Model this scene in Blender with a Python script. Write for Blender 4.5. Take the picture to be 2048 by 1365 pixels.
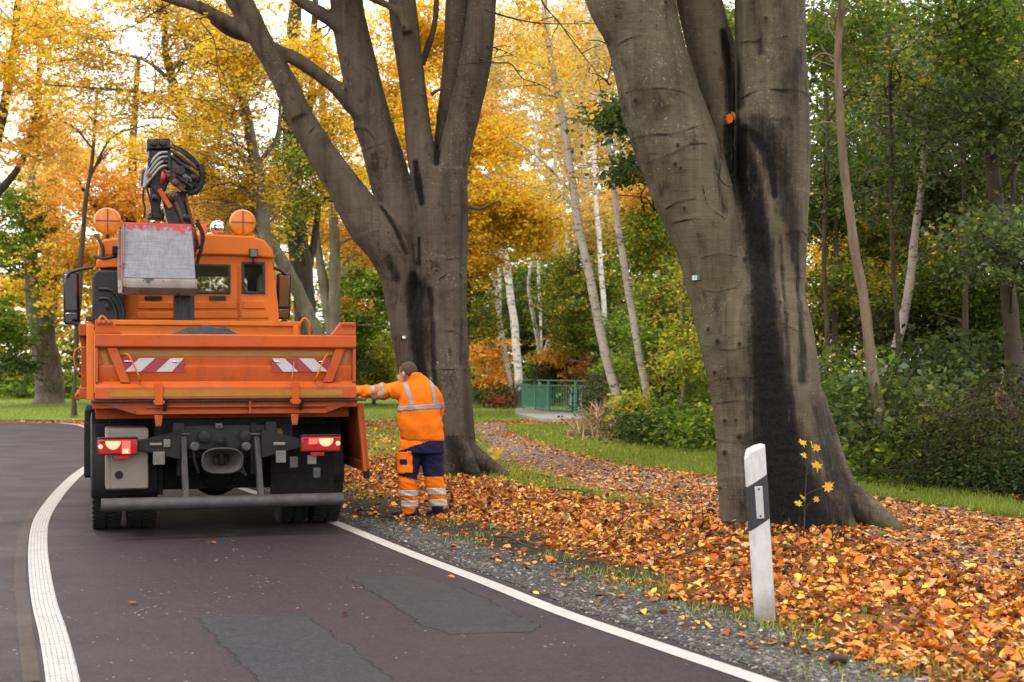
import bpy, bmesh, math, random
import numpy as np
from mathutils import Vector, Matrix, Euler, noise

for _o in list(bpy.data.objects):
    bpy.data.objects.remove(_o, do_unlink=True)
SC = bpy.context.scene
COL = SC.collection
R = math.radians

# ------------------------------------------------------------------ camera
F = 2844.4          # focal length in photo pixels (50 mm on a 36 mm, 2048 px wide frame)
CAMZ = 1.5          # eye height
HY = 740.0          # horizon row in the photograph
_c = bpy.data.cameras.new('camera')
CAM = bpy.data.objects.new('camera', _c)
COL.objects.link(CAM)
CAM.location = (0, 0, CAMZ)
CAM.rotation_euler = (R(90), 0, 0)
_c.lens = 50.0
_c.sensor_width = 36.0
_c.shift_y = (HY - 682.5) / 2048.0
_c.clip_start = 0.1
_c.clip_end = 2000.0
_c.dof.use_dof = True
_c.dof.focus_distance = 12.2
_c.dof.aperture_fstop = 3.2
SC.camera = CAM

# ------------------------------------------------------------------ sky, sun, exposure
SUN_EL, SUN_AZ = R(60), R(218)      # azimuth clockwise from +Y: behind the camera, a little to the left
w = bpy.data.worlds.new('World')
SC.world = w
w.use_nodes = True
_nt = w.node_tree
_nt.nodes.clear()
_out = _nt.nodes.new('ShaderNodeOutputWorld')
_bg = _nt.nodes.new('ShaderNodeBackground')
_sky = _nt.nodes.new('ShaderNodeTexSky')
_sky.sky_type = 'NISHITA'
_sky.sun_disc = False
_sky.sun_elevation = SUN_EL
_sky.sun_rotation = SUN_AZ
_tc = _nt.nodes.new('ShaderNodeTexCoord')
_mp = _nt.nodes.new('ShaderNodeMapping')
_mp.inputs['Scale'].default_value = (1, 1, 3)
_ns = _nt.nodes.new('ShaderNodeTexNoise')
_ns.inputs['Scale'].default_value = 2.5
_ns.inputs['Detail'].default_value = 5
_rp = _nt.nodes.new('ShaderNodeValToRGB')
_rp.color_ramp.elements[0].color = (14.0, 13.9, 14.1, 1)
_rp.color_ramp.elements[0].position = 0.3
_rp.color_ramp.elements[1].color = (18.5, 18.0, 17.6, 1)
_rp.color_ramp.elements[1].position = 0.7
_mx = _nt.nodes.new('ShaderNodeMixRGB')
_mx.inputs[0].default_value = 0.88          # cloud cover
L = _nt.links.new
L(_tc.outputs['Generated'], _mp.inputs['Vector'])
L(_mp.outputs[0], _ns.inputs['Vector'])
L(_ns.outputs['Fac'], _rp.inputs[0])
L(_sky.outputs[0], _mx.inputs[1])
L(_rp.outputs[0], _mx.inputs[2])
L(_mx.outputs[0], _bg.inputs['Color'])
_bg.inputs['Strength'].default_value = 0.10
L(_bg.outputs[0], _out.inputs['Surface'])

_s = bpy.data.lights.new('sun', 'SUN')
_s.energy = 1.3
_s.angle = R(14)
_s.color = (1.0, 0.89, 0.72)
SUN = bpy.data.objects.new('sun', _s)
COL.objects.link(SUN)
_d = Vector((math.sin(SUN_AZ) * math.cos(SUN_EL), math.cos(SUN_AZ) * math.cos(SUN_EL), math.sin(SUN_EL)))
SUN.rotation_euler = _d.to_track_quat('Z', 'Y').to_euler()
SUN.location = _d * 60

SC.view_settings.view_transform = 'Standard'
SC.view_settings.look = 'None'
SC.view_settings.exposure = 0.8
SC.view_settings.gamma = 1.0
SC.view_settings.use_curve_mapping = False
SC.render.engine = 'CYCLES'
SC.cycles.use_denoising = True
SC.cycles.max_bounces = 6
SC.cycles.diffuse_bounces = 3
SC.cycles.glossy_bounces = 3
SC.cycles.transmission_bounces = 4
SC.cycles.sample_clamp_indirect = 6.0
SC.cycles.caustics_reflective = False
SC.cycles.caustics_refractive = False

# ------------------------------------------------------------------ measuring: pixel of the photograph + distance -> point
def W(px, py, Y):
    return Vector(((px - 1024) * Y / F, Y, CAMZ + (HY - py) * Y / F))

def G(px, py, z=0.0):
    Y = (CAMZ - z) * F / (py - HY)
    return Vector(((px - 1024) * Y / F, Y, z))

rng = np.random.default_rng(7)
rnd = random.Random(11)

# ------------------------------------------------------------------ objects
def link(name, data, parent=None, loc=None):
    o = bpy.data.objects.new(name, data)
    COL.objects.link(o)
    if parent is not None:
        o.parent = parent
    if loc is not None:
        o.location = loc
    return o

def tag(o, label=None, cat=None, group=None, kind=None):
    if label: o['label'] = label
    if cat: o['category'] = cat
    if group: o['group'] = group
    if kind: o['kind'] = kind
    return o

def empty(name, loc=(0, 0, 0), rotz=0.0, parent=None):
    o = link(name, None, parent, loc)
    o.rotation_euler = (0, 0, rotz)
    o.empty_display_size = 0.3
    return o

def text_object(name, fc, parent=None, loc=None):
    o = bpy.data.objects.new('work', fc); COL.objects.link(o)
    me = bpy.data.meshes.new_from_object(o.evaluated_get(bpy.context.evaluated_depsgraph_get()))
    bpy.data.objects.remove(o, do_unlink=True)
    me.name = name
    if not me.materials: me.materials.append(fc.materials[0])
    return link(name, me, parent, loc)

# ------------------------------------------------------------------ node helpers
class NM:
    """a material under construction"""
    def __init__(self, name, rough=0.7, spec=0.4, metal=0.0):
        self.m = bpy.data.materials.new(name)
        self.m.use_nodes = True
        self.nt = self.m.node_tree
        self.b = self.nt.nodes['Principled BSDF']
        self.out = self.nt.nodes['Material Output']
        self.b.inputs['Roughness'].default_value = rough
        self.b.inputs['Metallic'].default_value = metal
        self.b.inputs['Specular IOR Level'].default_value = spec
    def n(self, typ, **kw):
        x = self.nt.nodes.new(typ)
        for k, v in kw.items():
            if hasattr(x, k) and k not in x.inputs:
                setattr(x, k, v)
            else:
                x.inputs[k].default_value = v
        return x
    def l(self, a, b):
        self.nt.links.new(a, b)
    def coord(self, kind='Object', scale=(1, 1, 1)):
        t = self.n('ShaderNodeTexCoord')
        mp = self.n('ShaderNodeMapping')
        mp.inputs['Scale'].default_value = scale
        self.l(t.outputs[kind], mp.inputs['Vector'])
        return mp.outputs[0]
    def noise(self, scale, vec=None, detail=4, rough=0.55, dist=0.0):
        x = self.n('ShaderNodeTexNoise')
        x.inputs['Scale'].default_value = scale
        x.inputs['Detail'].default_value = detail
        x.inputs['Roughness'].default_value = rough
        x.inputs['Distortion'].default_value = dist
        if vec is not None: self.l(vec, x.inputs['Vector'])
        return x.outputs['Fac']
    def voro(self, scale, vec=None, feature='F1', out='Distance'):
        x = self.n('ShaderNodeTexVoronoi')
        x.feature = feature
        x.inputs['Scale'].default_value = scale
        if vec is not None: self.l(vec, x.inputs['Vector'])
        return x.outputs[out]
    def ramp(self, fac, *stops, interp='LINEAR'):
        x = self.n('ShaderNodeValToRGB')
        cr = x.color_ramp
        cr.interpolation = interp
        while len(cr.elements) < len(stops): cr.elements.new(0.5)
        for e, (p, c) in zip(cr.elements, stops):
            e.position = p
            if not hasattr(c, '__len__'): c = (c, c, c)
            e.color = (*c[:3], 1)
        self.l(fac, x.inputs[0])
        return x.outputs[0]
    def mix(self, fac, a, b, mode='MIX'):
        x = self.n('ShaderNodeMixRGB')
        x.blend_type = mode
        for i, v in enumerate((fac, a, b)):
            if hasattr(v, 'is_linked') or hasattr(v, 'links'):
                self.l(v, x.inputs[i])
            elif i == 0: x.inputs[0].default_value = v
            else: x.inputs[i].default_value = (*v[:3], 1) if hasattr(v, '__len__') else (v, v, v, 1)
        return x.outputs[0]
    def math(self, op, a, b=0.0, clamp=False):
        x = self.n('ShaderNodeMath')
        x.operation = op
        x.use_clamp = clamp
        for i, v in enumerate((a, b)):
            if hasattr(v, 'links'): self.l(v, x.inputs[i])
            else: x.inputs[i].default_value = v
        return x.outputs[0]
    def attr(self, name, out='Color'):
        x = self.n('ShaderNodeAttribute')
        x.attribute_name = name
        return x.outputs[out]
    def color(self, c):
        if hasattr(c, 'links'): self.l(c, self.b.inputs['Base Color'])
        else: self.b.inputs['Base Color'].default_value = (*c[:3], 1)
    def rough(self, r):
        self.l(r, self.b.inputs['Roughness'])
    def bump(self, h, strength=0.5, dist=0.02):
        x = self.n('ShaderNodeBump')
        x.inputs['Strength'].default_value = strength
        x.inputs['Distance'].default_value = dist
        self.l(h, x.inputs['Height'])
        self.l(x.outputs[0], self.b.inputs['Normal'])
        return x

def plain(name, c, rough=0.6, metal=0.0, spec=0.4, var=0.15, scale=6.0, dirt=None, bump=0.0):
    """a solid colour with a little uneven wear"""
    k = NM(name, rough, spec, metal)
    v = k.coord()
    n1 = k.noise(scale, v, 6, 0.65)
    lo = tuple(x * (1 - var) for x in c)
    hi = tuple(min(1, x * (1 + var)) for x in c)
    col = k.ramp(n1, (0.3, lo), (0.7, hi))
    if dirt:
        n2 = k.noise(scale * 2.7, v, 8, 0.7)
        col = k.mix(k.ramp(n2, (0.52, 0.0), (0.72, 0.7)), col, dirt)
    k.color(col)
    rr = k.ramp(k.noise(scale * 3, v, 4), (0.3, max(0.03, rough - 0.12)), (0.7, min(1, rough + 0.12)))
    k.rough(rr)
    if bump: k.bump(k.noise(scale * 12, v, 6), bump, 0.01)
    return k.m

def leaf_material(name, transl=0.45, rough=0.55, tint=1.0):
    k = NM(name, rough, 0.3)
    c = k.attr('Col')
    if tint != 1.0: c = k.mix(1.0, c, (tint, tint, tint), 'MULTIPLY')
    k.color(c)
    t = k.n('ShaderNodeBsdfTranslucent')
    k.l(c, t.inputs['Color'])
    m = k.n('ShaderNodeMixShader')
    m.inputs[0].default_value = transl
    k.l(k.b.outputs[0], m.inputs[1]); k.l(t.outputs[0], m.inputs[2])
    k.l(m.outputs[0], k.out.inputs['Surface'])
    return k.m

# ------------------------------------------------------------------ mesh builder
def catmull(pts, n):
    """resample a polyline of arrays (columns may hold radii) smoothly to n points"""
    p = np.asarray(pts, float)
    if len(p) == 2:
        t = np.linspace(0, 1, n)[:, None]
        return p[0] * (1 - t) + p[1] * t
    d = np.r_[0, np.cumsum(np.linalg.norm(np.diff(p[:, :3], axis=0), axis=1))]
    m = np.gradient(p, d, axis=0)
    out = []
    for s in np.linspace(0, d[-1], n):
        i = min(max(np.searchsorted(d, s, side='right') - 1, 0), len(p) - 2)
        h = d[i + 1] - d[i]
        t = (s - d[i]) / h
        out.append((2*t**3-3*t**2+1)*p[i] + (t**3-2*t**2+t)*h*m[i] + (-2*t**3+3*t**2)*p[i+1] + (t**3-t**2)*h*m[i+1])
    return np.array(out)

class MB:
    def __init__(self):
        self.v, self.f, self.mi = [], [], []
    def add(self, verts, faces, mi=0):
        o = len(self.v)
        self.v.extend([tuple(map(float, x)) for x in verts])
        self.f.extend([tuple(i + o for i in f) for f in faces])
        self.mi.extend([mi] * len(faces))
        return self
    def box(self, x0, x1, y0, y1, z0, z1, mi=0, M=None):
        v = [Vector((x, y, z)) for z in (z0, z1) for y in (y0, y1) for x in (x0, x1)]
        if M is not None: v = [M @ p for p in v]
        return self.add(v, [(0, 2, 3, 1), (4, 5, 7, 6), (0, 1, 5, 4), (2, 6, 7, 3), (0, 4, 6, 2), (1, 3, 7, 5)], mi)
    def prism(self, poly, y0, y1, mi=0, axis='y', M=None):
        """poly: (a, b) outline; extruded along y (a=x, b=z), x (a=y, b=z) or z (a=x, b=y)"""
        def P(a, b, t):
            return Vector({'y': (a, t, b), 'x': (t, a, b), 'z': (a, b, t)}[axis])
        n = len(poly)
        v = [P(a, b, y0) for a, b in poly] + [P(a, b, y1) for a, b in poly]
        if M is not None: v = [M @ p for p in v]
        f = [tuple(range(n))[::-1], tuple(range(n, 2 * n))] + [(i, (i + 1) % n, n + (i + 1) % n, n + i) for i in range(n)]
        return self.add(v, f, mi)
    def tube(self, pts, rad, n=10, res=None, mi=0, cap=True, squash=None):
        p = np.asarray([tuple(q) for q in pts], float)
        r = np.full(len(p), float(rad)) if np.isscalar(rad) else np.asarray(rad, float)
        pr = np.c_[p, r]
        if res: pr = catmull(pr, res)
        p, r = pr[:, :3], np.maximum(pr[:, 3], 1e-4)
        t = np.gradient(p, axis=0)
        t /= np.linalg.norm(t, axis=1)[:, None] + 1e-12
        a = np.array([1., 0, 0]) if abs(t[0][0]) < 0.8 else np.array([0, 1., 0])
        u = np.cross(t[0], a); u /= np.linalg.norm(u)
        ring = []
        ang = np.linspace(0, 2 * math.pi, n, endpoint=False)
        for i in range(len(p)):
            u = u - t[i] * np.dot(u, t[i]); u /= np.linalg.norm(u) + 1e-12
            w_ = np.cross(t[i], u)
            ring.append(p[i] + r[i] * (np.cos(ang)[:, None] * u + np.sin(ang)[:, None] * w_))
        v = np.concatenate(ring)
        m = len(p)
        f = [(i*n+j, i*n+(j+1) % n, (i+1)*n+(j+1) % n, (i+1)*n+j) for i in range(m-1) for j in range(n)]
        if cap: f += [tuple(range(n))[::-1], tuple(range((m-1)*n, m*n))]
        return self.add(v, f, mi)
    def loft(self, secs, n=20, mi=0, power=2.0):
        """secs: (centre, half width, half depth, yaw): horizontal super-ellipse rings"""
        v = []
        for c, a, b, yaw in secs:
            for k in range(n):
                th = 2 * math.pi * k / n
                cx, sx = math.cos(th), math.sin(th)
                ex = math.copysign(abs(cx) ** (2 / power), cx) * a
                ey = math.copysign(abs(sx) ** (2 / power), sx) * b
                v.append((c[0] + ex * math.cos(yaw) - ey * math.sin(yaw), c[1] + ex * math.sin(yaw) + ey * math.cos(yaw), c[2]))
        m = len(secs)
        f = [(i*n+j, i*n+(j+1) % n, (i+1)*n+(j+1) % n, (i+1)*n+j) for i in range(m-1) for j in range(n)]
        f += [tuple(range(n))[::-1], tuple(range((m-1)*n, m*n))]
        return self.add(v, f, mi)
    def ball(self, c, rx, ry=None, rz=None, nu=14, nv=9, mi=0, M=None):
        ry = rx if ry is None else ry; rz = rx if rz is None else rz
        v = [Vector((0, 0, rz))]
        for i in range(1, nv):
            th = math.pi * i / nv
            for j in range(nu):
                ph = 2 * math.pi * j / nu
                v.append(Vector((rx*math.sin(th)*math.cos(ph), ry*math.sin(th)*math.sin(ph), rz*math.cos(th))))
        v.append(Vector((0, 0, -rz)))
        f = [(0, 1+j, 1+(j+1) % nu) for j in range(nu)]
        for i in range(nv-2):
            f += [(1+i*nu+j, 1+(i+1)*nu+j, 1+(i+1)*nu+(j+1) % nu, 1+i*nu+(j+1) % nu) for j in range(nu)]
        last = len(v) - 1; b = 1 + (nv-2)*nu
        f += [(b+j, last, b+(j+1) % nu) for j in range(nu)]
        if M is not None: v = [M @ p for p in v]
        return self.add([p + Vector(c) for p in v], f, mi)
    def lathe(self, prof, n=32, axis='x', c=(0, 0, 0), mi=0, close=False):
        """prof: (t along axis, radius)"""
        v = []
        for t, r in prof:
            for k in range(n):
                a = 2 * math.pi * k / n
                p = {'x': (t, r*math.cos(a), r*math.sin(a)), 'y': (r*math.cos(a), t, r*math.sin(a)), 'z': (r*math.cos(a), r*math.sin(a), t)}[axis]
                v.append((p[0]+c[0], p[1]+c[1], p[2]+c[2]))
        m = len(prof)
        f = [(i*n+j, i*n+(j+1) % n, (i+1)*n+(j+1) % n, (i+1)*n+j) for i in range(m-1) for j in range(n)]
        if close: f += [((m-1)*n+j, (m-1)*n+(j+1) % n, (j+1) % n, j) for j in range(n)]
        else: f += [tuple(range(n))[::-1], tuple(range((m-1)*n, m*n))]
        return self.add(v, f, mi)
    def mesh(self, name, mats, smooth=35):
        me = bpy.data.meshes.new(name)
        me.from_pydata(self.v, [], self.f)
        mats = mats if isinstance(mats, (list, tuple)) else [mats]
        for m in mats: me.materials.append(m)
        if len(mats) > 1: me.polygons.foreach_set('material_index', self.mi)
        bm = bmesh.new(); bm.from_mesh(me)
        bmesh.ops.recalc_face_normals(bm, faces=bm.faces)
        bm.to_mesh(me); bm.free()
        if smooth:
            me.polygons.foreach_set('use_smooth', [True] * len(me.polygons))
            me.set_sharp_from_angle(angle=R(smooth))
        me.update()
        return me
    def build(self, name, mats, parent=None, smooth=35, bevel=0.0, loc=None):
        o = link(name, self.mesh(name, mats, smooth), parent, loc)
        if bevel:
            b = o.modifiers.new('bevel', 'BEVEL')
            b.width = bevel; b.segments = 2; b.limit_method = 'ANGLE'; b.angle_limit = R(40)
        return o

def np_mesh(name, V, Fa, mats, col=None, smooth=False, mi=None):
    """V (n,3) and F (m,k) arrays -> mesh; col (m,3): a colour per face in the attribute Col"""
    me = bpy.data.meshes.new(name)
    m, k = Fa.shape
    me.vertices.add(len(V)); me.vertices.foreach_set('co', np.ascontiguousarray(V, np.float32).ravel())
    me.loops.add(m * k); me.loops.foreach_set('vertex_index', np.ascontiguousarray(Fa, np.int32).ravel())
    me.polygons.add(m)
    me.polygons.foreach_set('loop_start', np.arange(0, m * k, k, dtype=np.int32))
    me.polygons.foreach_set('loop_total', np.full(m, k, np.int32))
    for x in (mats if isinstance(mats, (list, tuple)) else [mats]): me.materials.append(x)
    if smooth: me.polygons.foreach_set('use_smooth', np.ones(m, bool))
    me.update(calc_edges=True)
    if mi is not None: me.polygons.foreach_set('material_index', mi.astype(np.int32))
    if col is not None:
        a = me.attributes.new('Col', 'FLOAT_COLOR', 'FACE')
        c = np.ones((m, 4), np.float32); c[:, :3] = col
        a.data.foreach_set('color', c.ravel())
    return me

def rot_euler(rx, ry, rz):
    cx, sx, cy, sy, cz, sz = np.cos(rx), np.sin(rx), np.cos(ry), np.sin(ry), np.cos(rz), np.sin(rz)
    M = np.empty((len(rx), 3, 3))
    M[:, 0, 0] = cz*cy; M[:, 0, 1] = cz*sy*sx-sz*cx; M[:, 0, 2] = cz*sy*cx+sz*sx
    M[:, 1, 0] = sz*cy; M[:, 1, 1] = sz*sy*sx+cz*cx; M[:, 1, 2] = sz*sy*cx-cz*sx
    M[:, 2, 0] = -sy; M[:, 2, 1] = cy*sx; M[:, 2, 2] = cy*cx
    return M

def scatter(name, temps, P, M, S, C, mat, smooth=False):
    """copies of template leaves/stones joined into one mesh. temps: list of (V, F)"""
    n = len(P); which = np.arange(n) % len(temps)
    Vs, Fs, Cs, off = [], [], [], 0
    for ti, (TV, TF) in enumerate(temps):
        idx = np.where(which == ti)[0]
        if not len(idx): continue
        v = np.einsum('nij,kj->nki', M[idx], TV) * S[idx][:, None, None] + P[idx][:, None, :]
        f = TF[None] + (np.arange(len(idx)) * len(TV))[:, None, None] + off
        Vs.append(v.reshape(-1, 3)); Fs.append(f.reshape(-1, TF.shape[1]))
        Cs.append(np.repeat(C[idx], len(TF), axis=0))
        off += len(idx) * len(TV)
    return np_mesh(name, np.concatenate(Vs), np.concatenate(Fs), mat, np.concatenate(Cs), smooth)

def pick(pal, n, jitter=0.18):
    """n colours out of a palette [(weight, (r,g,b)), ...]"""
    wts = np.array([p[0] for p in pal], float); wts /= wts.sum()
    c = np.array([p[1] for p in pal], float)[rng.choice(len(pal), n, p=wts)]
    return np.clip(c * (1 + rng.normal(0, jitter, (n, 1))) * (1 + rng.normal(0, 0.06, (n, 3))), 0.004, 0.92)

def smoothstep(x, a, b):
    t = np.clip((x - a) / (b - a), 0, 1)
    return t * t * (3 - 2 * t)

def vnoise(x, y, s, seed=0.0):
    """cheap smooth 2-D noise from sines"""
    return (np.sin(x*s*1.7+seed+1.3*np.sin(y*s*1.1+seed)) + np.sin(y*s*2.1-seed*2+1.1*np.sin(x*s*0.9))+np.sin((x+y)*s*1.3+seed*.7)) / 3.0
# =================================================================== THE LIE OF THE LAND (metres; x right, y away)
def gline(pts): return np.array([[*G(px, py)][:2] for px, py in pts])

LINE = np.vstack([gline([(1700, 1424), (1530, 1365), (1340, 1300.6), (1135.6, 1230.5), (968, 1164), (841.6, 1116), (660.5, 1042.5)]),
                  [(-4.6, 20.8), (-7.9, 28.8), (-10.6, 35.8), (-12.4, 39.6), (-14.6, 41.6), (-18, 42.3), (-26, 42.4), (-60, 40)]])
LINE = np.vstack([[(5.2, 2.0), (2.9, 4.6)], LINE])
_k = LINE[:, 1] <= 41.7
def line_x(y): return np.interp(y, LINE[_k][:, 1], LINE[_k][:, 0])
def off_road(x, y):
    """signed distance to the right of the white edge line, metres"""
    return (x - line_x(y)) * 0.925

CENTRE = gline([(126, 1365), (106, 1267), (90, 1211), (80, 1151), (76, 1092), (82, 1044), (108, 1000), (148, 956)])
CENTRE = np.vstack([[(-0.9, 3.0)], CENTRE, [(-7.0, 24.0), (-8.6, 29.0), (-10.0, 34.0)]])
WORN = gline([(64, 1365), (52, 1271), (46, 1211), (40, 1155), (42, 1112), (48, 1068), (58, 1038), (78, 1012), (108, 980), (150, 948)])
GRAVEL_IN = gline([(668, 1035), (760, 1045), (850, 1070), (1000, 1115), (1150, 1152), (1300, 1203), (1480, 1252), (1640, 1312), (1745, 1365)])
GRAVEL_IN = np.vstack([[(5.9, 2.0), (3.6, 4.9)], GRAVEL_IN[::-1], [(-4.2, 21.0), (-7.5, 28.8), (-10.2, 35.8)]])
LITTER = gline([(700, 985), (760, 1000), (900, 1042), (1000, 1066), (1100, 1104), (1200, 1128), (1290, 1156), (1340, 1196), (1430, 1218), (1560, 1262), (1700, 1326), (1780, 1365)])
LITTER = np.vstack([[(6.2, 2.0), (3.7, 4.9)], LITTER[::-1], [(-3.6, 22), (-7.2, 28.8), (-9.9, 35.8)]])
P_NEAR = gline([(950, 850), (957, 880), (975, 920), (1130, 980), (1280, 1016), (1440, 1062), (2048, 1172)])
P_NEAR = np.vstack([[(6.2, 4.0)], P_NEAR[::-1]])
P_FAR = gline([(1012, 852), (1020, 868), (1100, 897), (1250, 937), (1430, 957), (1700, 990), (2048, 1048)])
P_FAR = np.vstack([[(9.5, 4.0), (7.4, 9.0)], P_FAR[::-1]])
GRASS_FAR = np.vstack([[(10.2, 4.0), (7.9, 9.0)], gline([(2048, 1020), (1850, 985), (1700, 962), (1430, 905), (1300, 885), (1190, 862), (1030, 838)])])
def px_(P, y): return np.interp(y, P[:, 1], P[:, 0])

TREE_R = np.array([2.46, 12.45])
TREE_M = np.array([-0.93, 19.0])

def height(x, y):
    d = off_road(x, y)
    out = smoothstep(d, 0.45, 1.6)
    z = -0.016 + 0.03 * smoothstep(d, 0.12, 0.6)
    r2 = (x - TREE_R[0] - 0.15) ** 2 + (y - TREE_R[1] + 0.2) ** 2
    z = z + 0.17 * np.exp(-r2 / 1.9) * out
    r2 = (x - TREE_M[0]) ** 2 + (y - TREE_M[1]) ** 2
    z = z + 0.10 * np.exp(-r2 / 2.2) * out
    far = (y > 41.9) | (x > px_(P_FAR, y))
    onpath = (x > px_(P_NEAR, y)) & (x < px_(P_FAR, y)) & (y < 41)
    z = z + np.where(onpath, 0.0, 0.028 * vnoise(x, y, 2.3, 1.0) * out)
    # the wood floor rises a little beyond the path on the right
    e = np.clip(x - px_(GRASS_FAR, y), 0, 40)
    z = z + np.where(e > 0, 0.06 * np.minimum(e, 8), 0) * (1 - smoothstep(y, 24, 40))
    return z

# ---- zone weights on the ground sheet: r grass, g leaf litter, b bare wet soil (the remainder is woodland floor)
def zones(x, y):
    d = off_road(x, y)
    n = 0.22 * vnoise(x, y, 3.1, 4.0) + 0.12 * vnoise(x, y, 9.0, 2.0)
    lit = smoothstep((x - px_(LITTER, y)) * 0.9 + n, -0.25, 0.45)
    nearp = px_(P_NEAR, y)
    strip = smoothstep((x - nearp) + 0.95 * smoothstep(y, 14.5, 20) + n * .8, -.12, .12) * (x < nearp + 0.25) * smoothstep(y, 14.6, 16.2)
    beyond = (x > px_(P_FAR, y)) & (y < 38.5)
    gf = smoothstep(px_(GRASS_FAR, y) - x + n, -0.3, 0.3) * beyond
    lawn = ((y > 41.9) & (x < 3)) | ((x < px_(P_NEAR, y)) & (y > 24.5) & (x < -0.9) & (d > 0.4) & (y < 37.2))
    lawn = lawn & ~((y > 37.2) & (y < 40.6))
    g = np.maximum(np.maximum(gf, strip), lawn.astype(float) * (0.75 + 0.5 * n))
    lit = np.where(beyond, 0.0, lit) * (1 - g * 0.8)
    lit = np.where((y > 38) & (x > 3.2), 0.0, lit)
    lit = np.where((y > 37.2) & (y < 40.9) & (x < 0), 0.8, lit)
    soil = smoothstep(d, 0.25, 0.6) * (1 - lit) * (~beyond) * (1 - g)
    return g, lit, soil

def ground_material():
    k = NM('ground_soil', 0.95, 0.15)
    v = k.coord()
    z = k.n('ShaderNodeSeparateColor')
    k.l(k.attr('zone'), z.inputs[0])
    n1, n2 = k.noise(9, v, 8, 0.7), k.noise(60, v, 6, 0.7)
    leafmix = k.voro(11, v, 'F1', 'Color')
    sep = k.n('ShaderNodeSeparateColor'); k.l(leafmix, sep.inputs[0])
    litter = k.ramp(sep.outputs[0], (0.0, (.04, .016, .008)), (.3, (.11, .036, .011)), (.6, (.22, .075, .016)), (1, (.30, .14, .035)))
    litter = k.mix(k.ramp(n2, (.45, .0), (.6, .75)), litter, (.045, .025, .014))
    grass = k.ramp(n1, (.3, (.08, .12, .015)), (.7, (.16, .22, .028)))
    grass = k.mix(k.ramp(k.noise(3.1, v, 5, .7), (.52, 0.), (.75, .6)), grass, (.20, .16, .03))
    soil = k.ramp(n1, (.3, (.018, .014, .011)), (.7, (.05, .04, .03)))
    floor_ = k.ramp(n1, (.35, (.025, .02, .012)), (.7, (.07, .05, .02)))
    c = k.mix(z.outputs[2], floor_, soil)
    edge = k.math('ADD', z.outputs[1], k.math('MULTIPLY', k.math('SUBTRACT', n2, 0.5), 0.9))
    c = k.mix(k.ramp(edge, (.4, 0.), (.6, 1.)), c, litter)
    eg = k.math('ADD', z.outputs[0], k.math('MULTIPLY', k.math('SUBTRACT', n2, 0.5), 0.9))
    c = k.mix(k.ramp(eg, (.4, 0.), (.6, 1.)), c, grass)
    k.color(c)
    k.bump(k.mix(.5, n1, n2), .8, .03)
    return k.m

def grid_axis(a, b, step, far):
    near = np.arange(a, b + 1e-6, step)
    g = [step]; 
    out_hi, out_lo, s, hi, lo = [], [], step, b, a
    while hi < far:
        s *= 1.25; hi += s; out_hi.append(hi)
    s = step
    while lo > -far:
        s *= 1.25; lo -= s; out_lo.append(lo)
    return np.r_[out_lo[::-1], near, out_hi]

gx, gy = grid_axis(-7, 10, 0.11, 600), grid_axis(4.5, 44, 0.14, 600)
XX, YY = np.meshgrid(gx, gy)
xf, yf = XX.ravel(), YY.ravel()
nx, ny = len(gx), len(gy)
_i = (np.arange(ny - 1)[:, None] * nx + np.arange(nx - 1)[None]).ravel()
me = np_mesh('ground', np.c_[xf, yf, height(xf, yf)], np.c_[_i, _i + 1, _i + 1 + nx, _i + nx], ground_material(), smooth=True)
a = me.attributes.new('zone', 'FLOAT_COLOR', 'POINT')
_z = zones(xf, yf)
a.data.foreach_set('color', np.c_[np.clip(_z[0], 0, 1), _z[1], _z[2], np.ones_like(xf)].astype(np.float32).ravel())
GROUND = tag(link('ground', me), 'woodland verge with leaf litter, grass strips and bare soil', kind='structure')

# ------------------------------------------------------------------ asphalt
def asphalt_material(name, lo, hi, speck=1.0, grain=0.5):
    k = NM(name, 0.62, 0.12)
    v = k.coord()
    t_ = k.n('ShaderNodeMapping'); k.l(v, t_.inputs['Vector'])
    t_.inputs['Rotation'].default_value = (0, 0, R(-17)); t_.inputs['Scale'].default_value = (1.5, .16, 1)
    big = k.noise(1.1, t_.outputs[0], 6, 0.62)
    c = k.ramp(big, (.3, lo), (.7, hi))
    blot = k.noise(2.3, v, 7, .7)
    c = k.mix(k.ramp(blot, (.55, 0.), (.75, .35)), c, tuple(x * .7 for x in lo))
    g = k.noise(260, v, 3, .7)
    c = k.mix(k.ramp(g, (.35, 0.), (.75, grain)), c, tuple(x * 2.0 for x in hi))
    g2 = k.voro(70, v, 'F1', 'Color')
    s2 = k.n('ShaderNodeSeparateColor'); k.l(g2, s2.inputs[0])
    c = k.mix(k.ramp(s2.outputs[0], (.0, .45), (.35, 0.)), c, tuple(x * .4 for x in lo))
    c = k.mix(k.ramp(s2.outputs[1], (.72, 0.), (1., grain)), c, tuple(x * 2.1 for x in hi))
    d = k.voro(13, v, 'F1', 'Distance')
    n = k.noise(2.0, v, 3)
    sp = k.math('LESS_THAN', d, k.ramp(n, (.38, 0.015), (.66, .13 * speck)))
    c = k.mix(sp, c, (.26, .245, .235))
    k.color(c)
    k.rough(k.ramp(k.noise(1.1, v, 5), (.3, .5), (.7, .72)))
    k.bump(k.mix(.5, g, k.noise(90, v, 3)), .35, .004)
    return k.m

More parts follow.
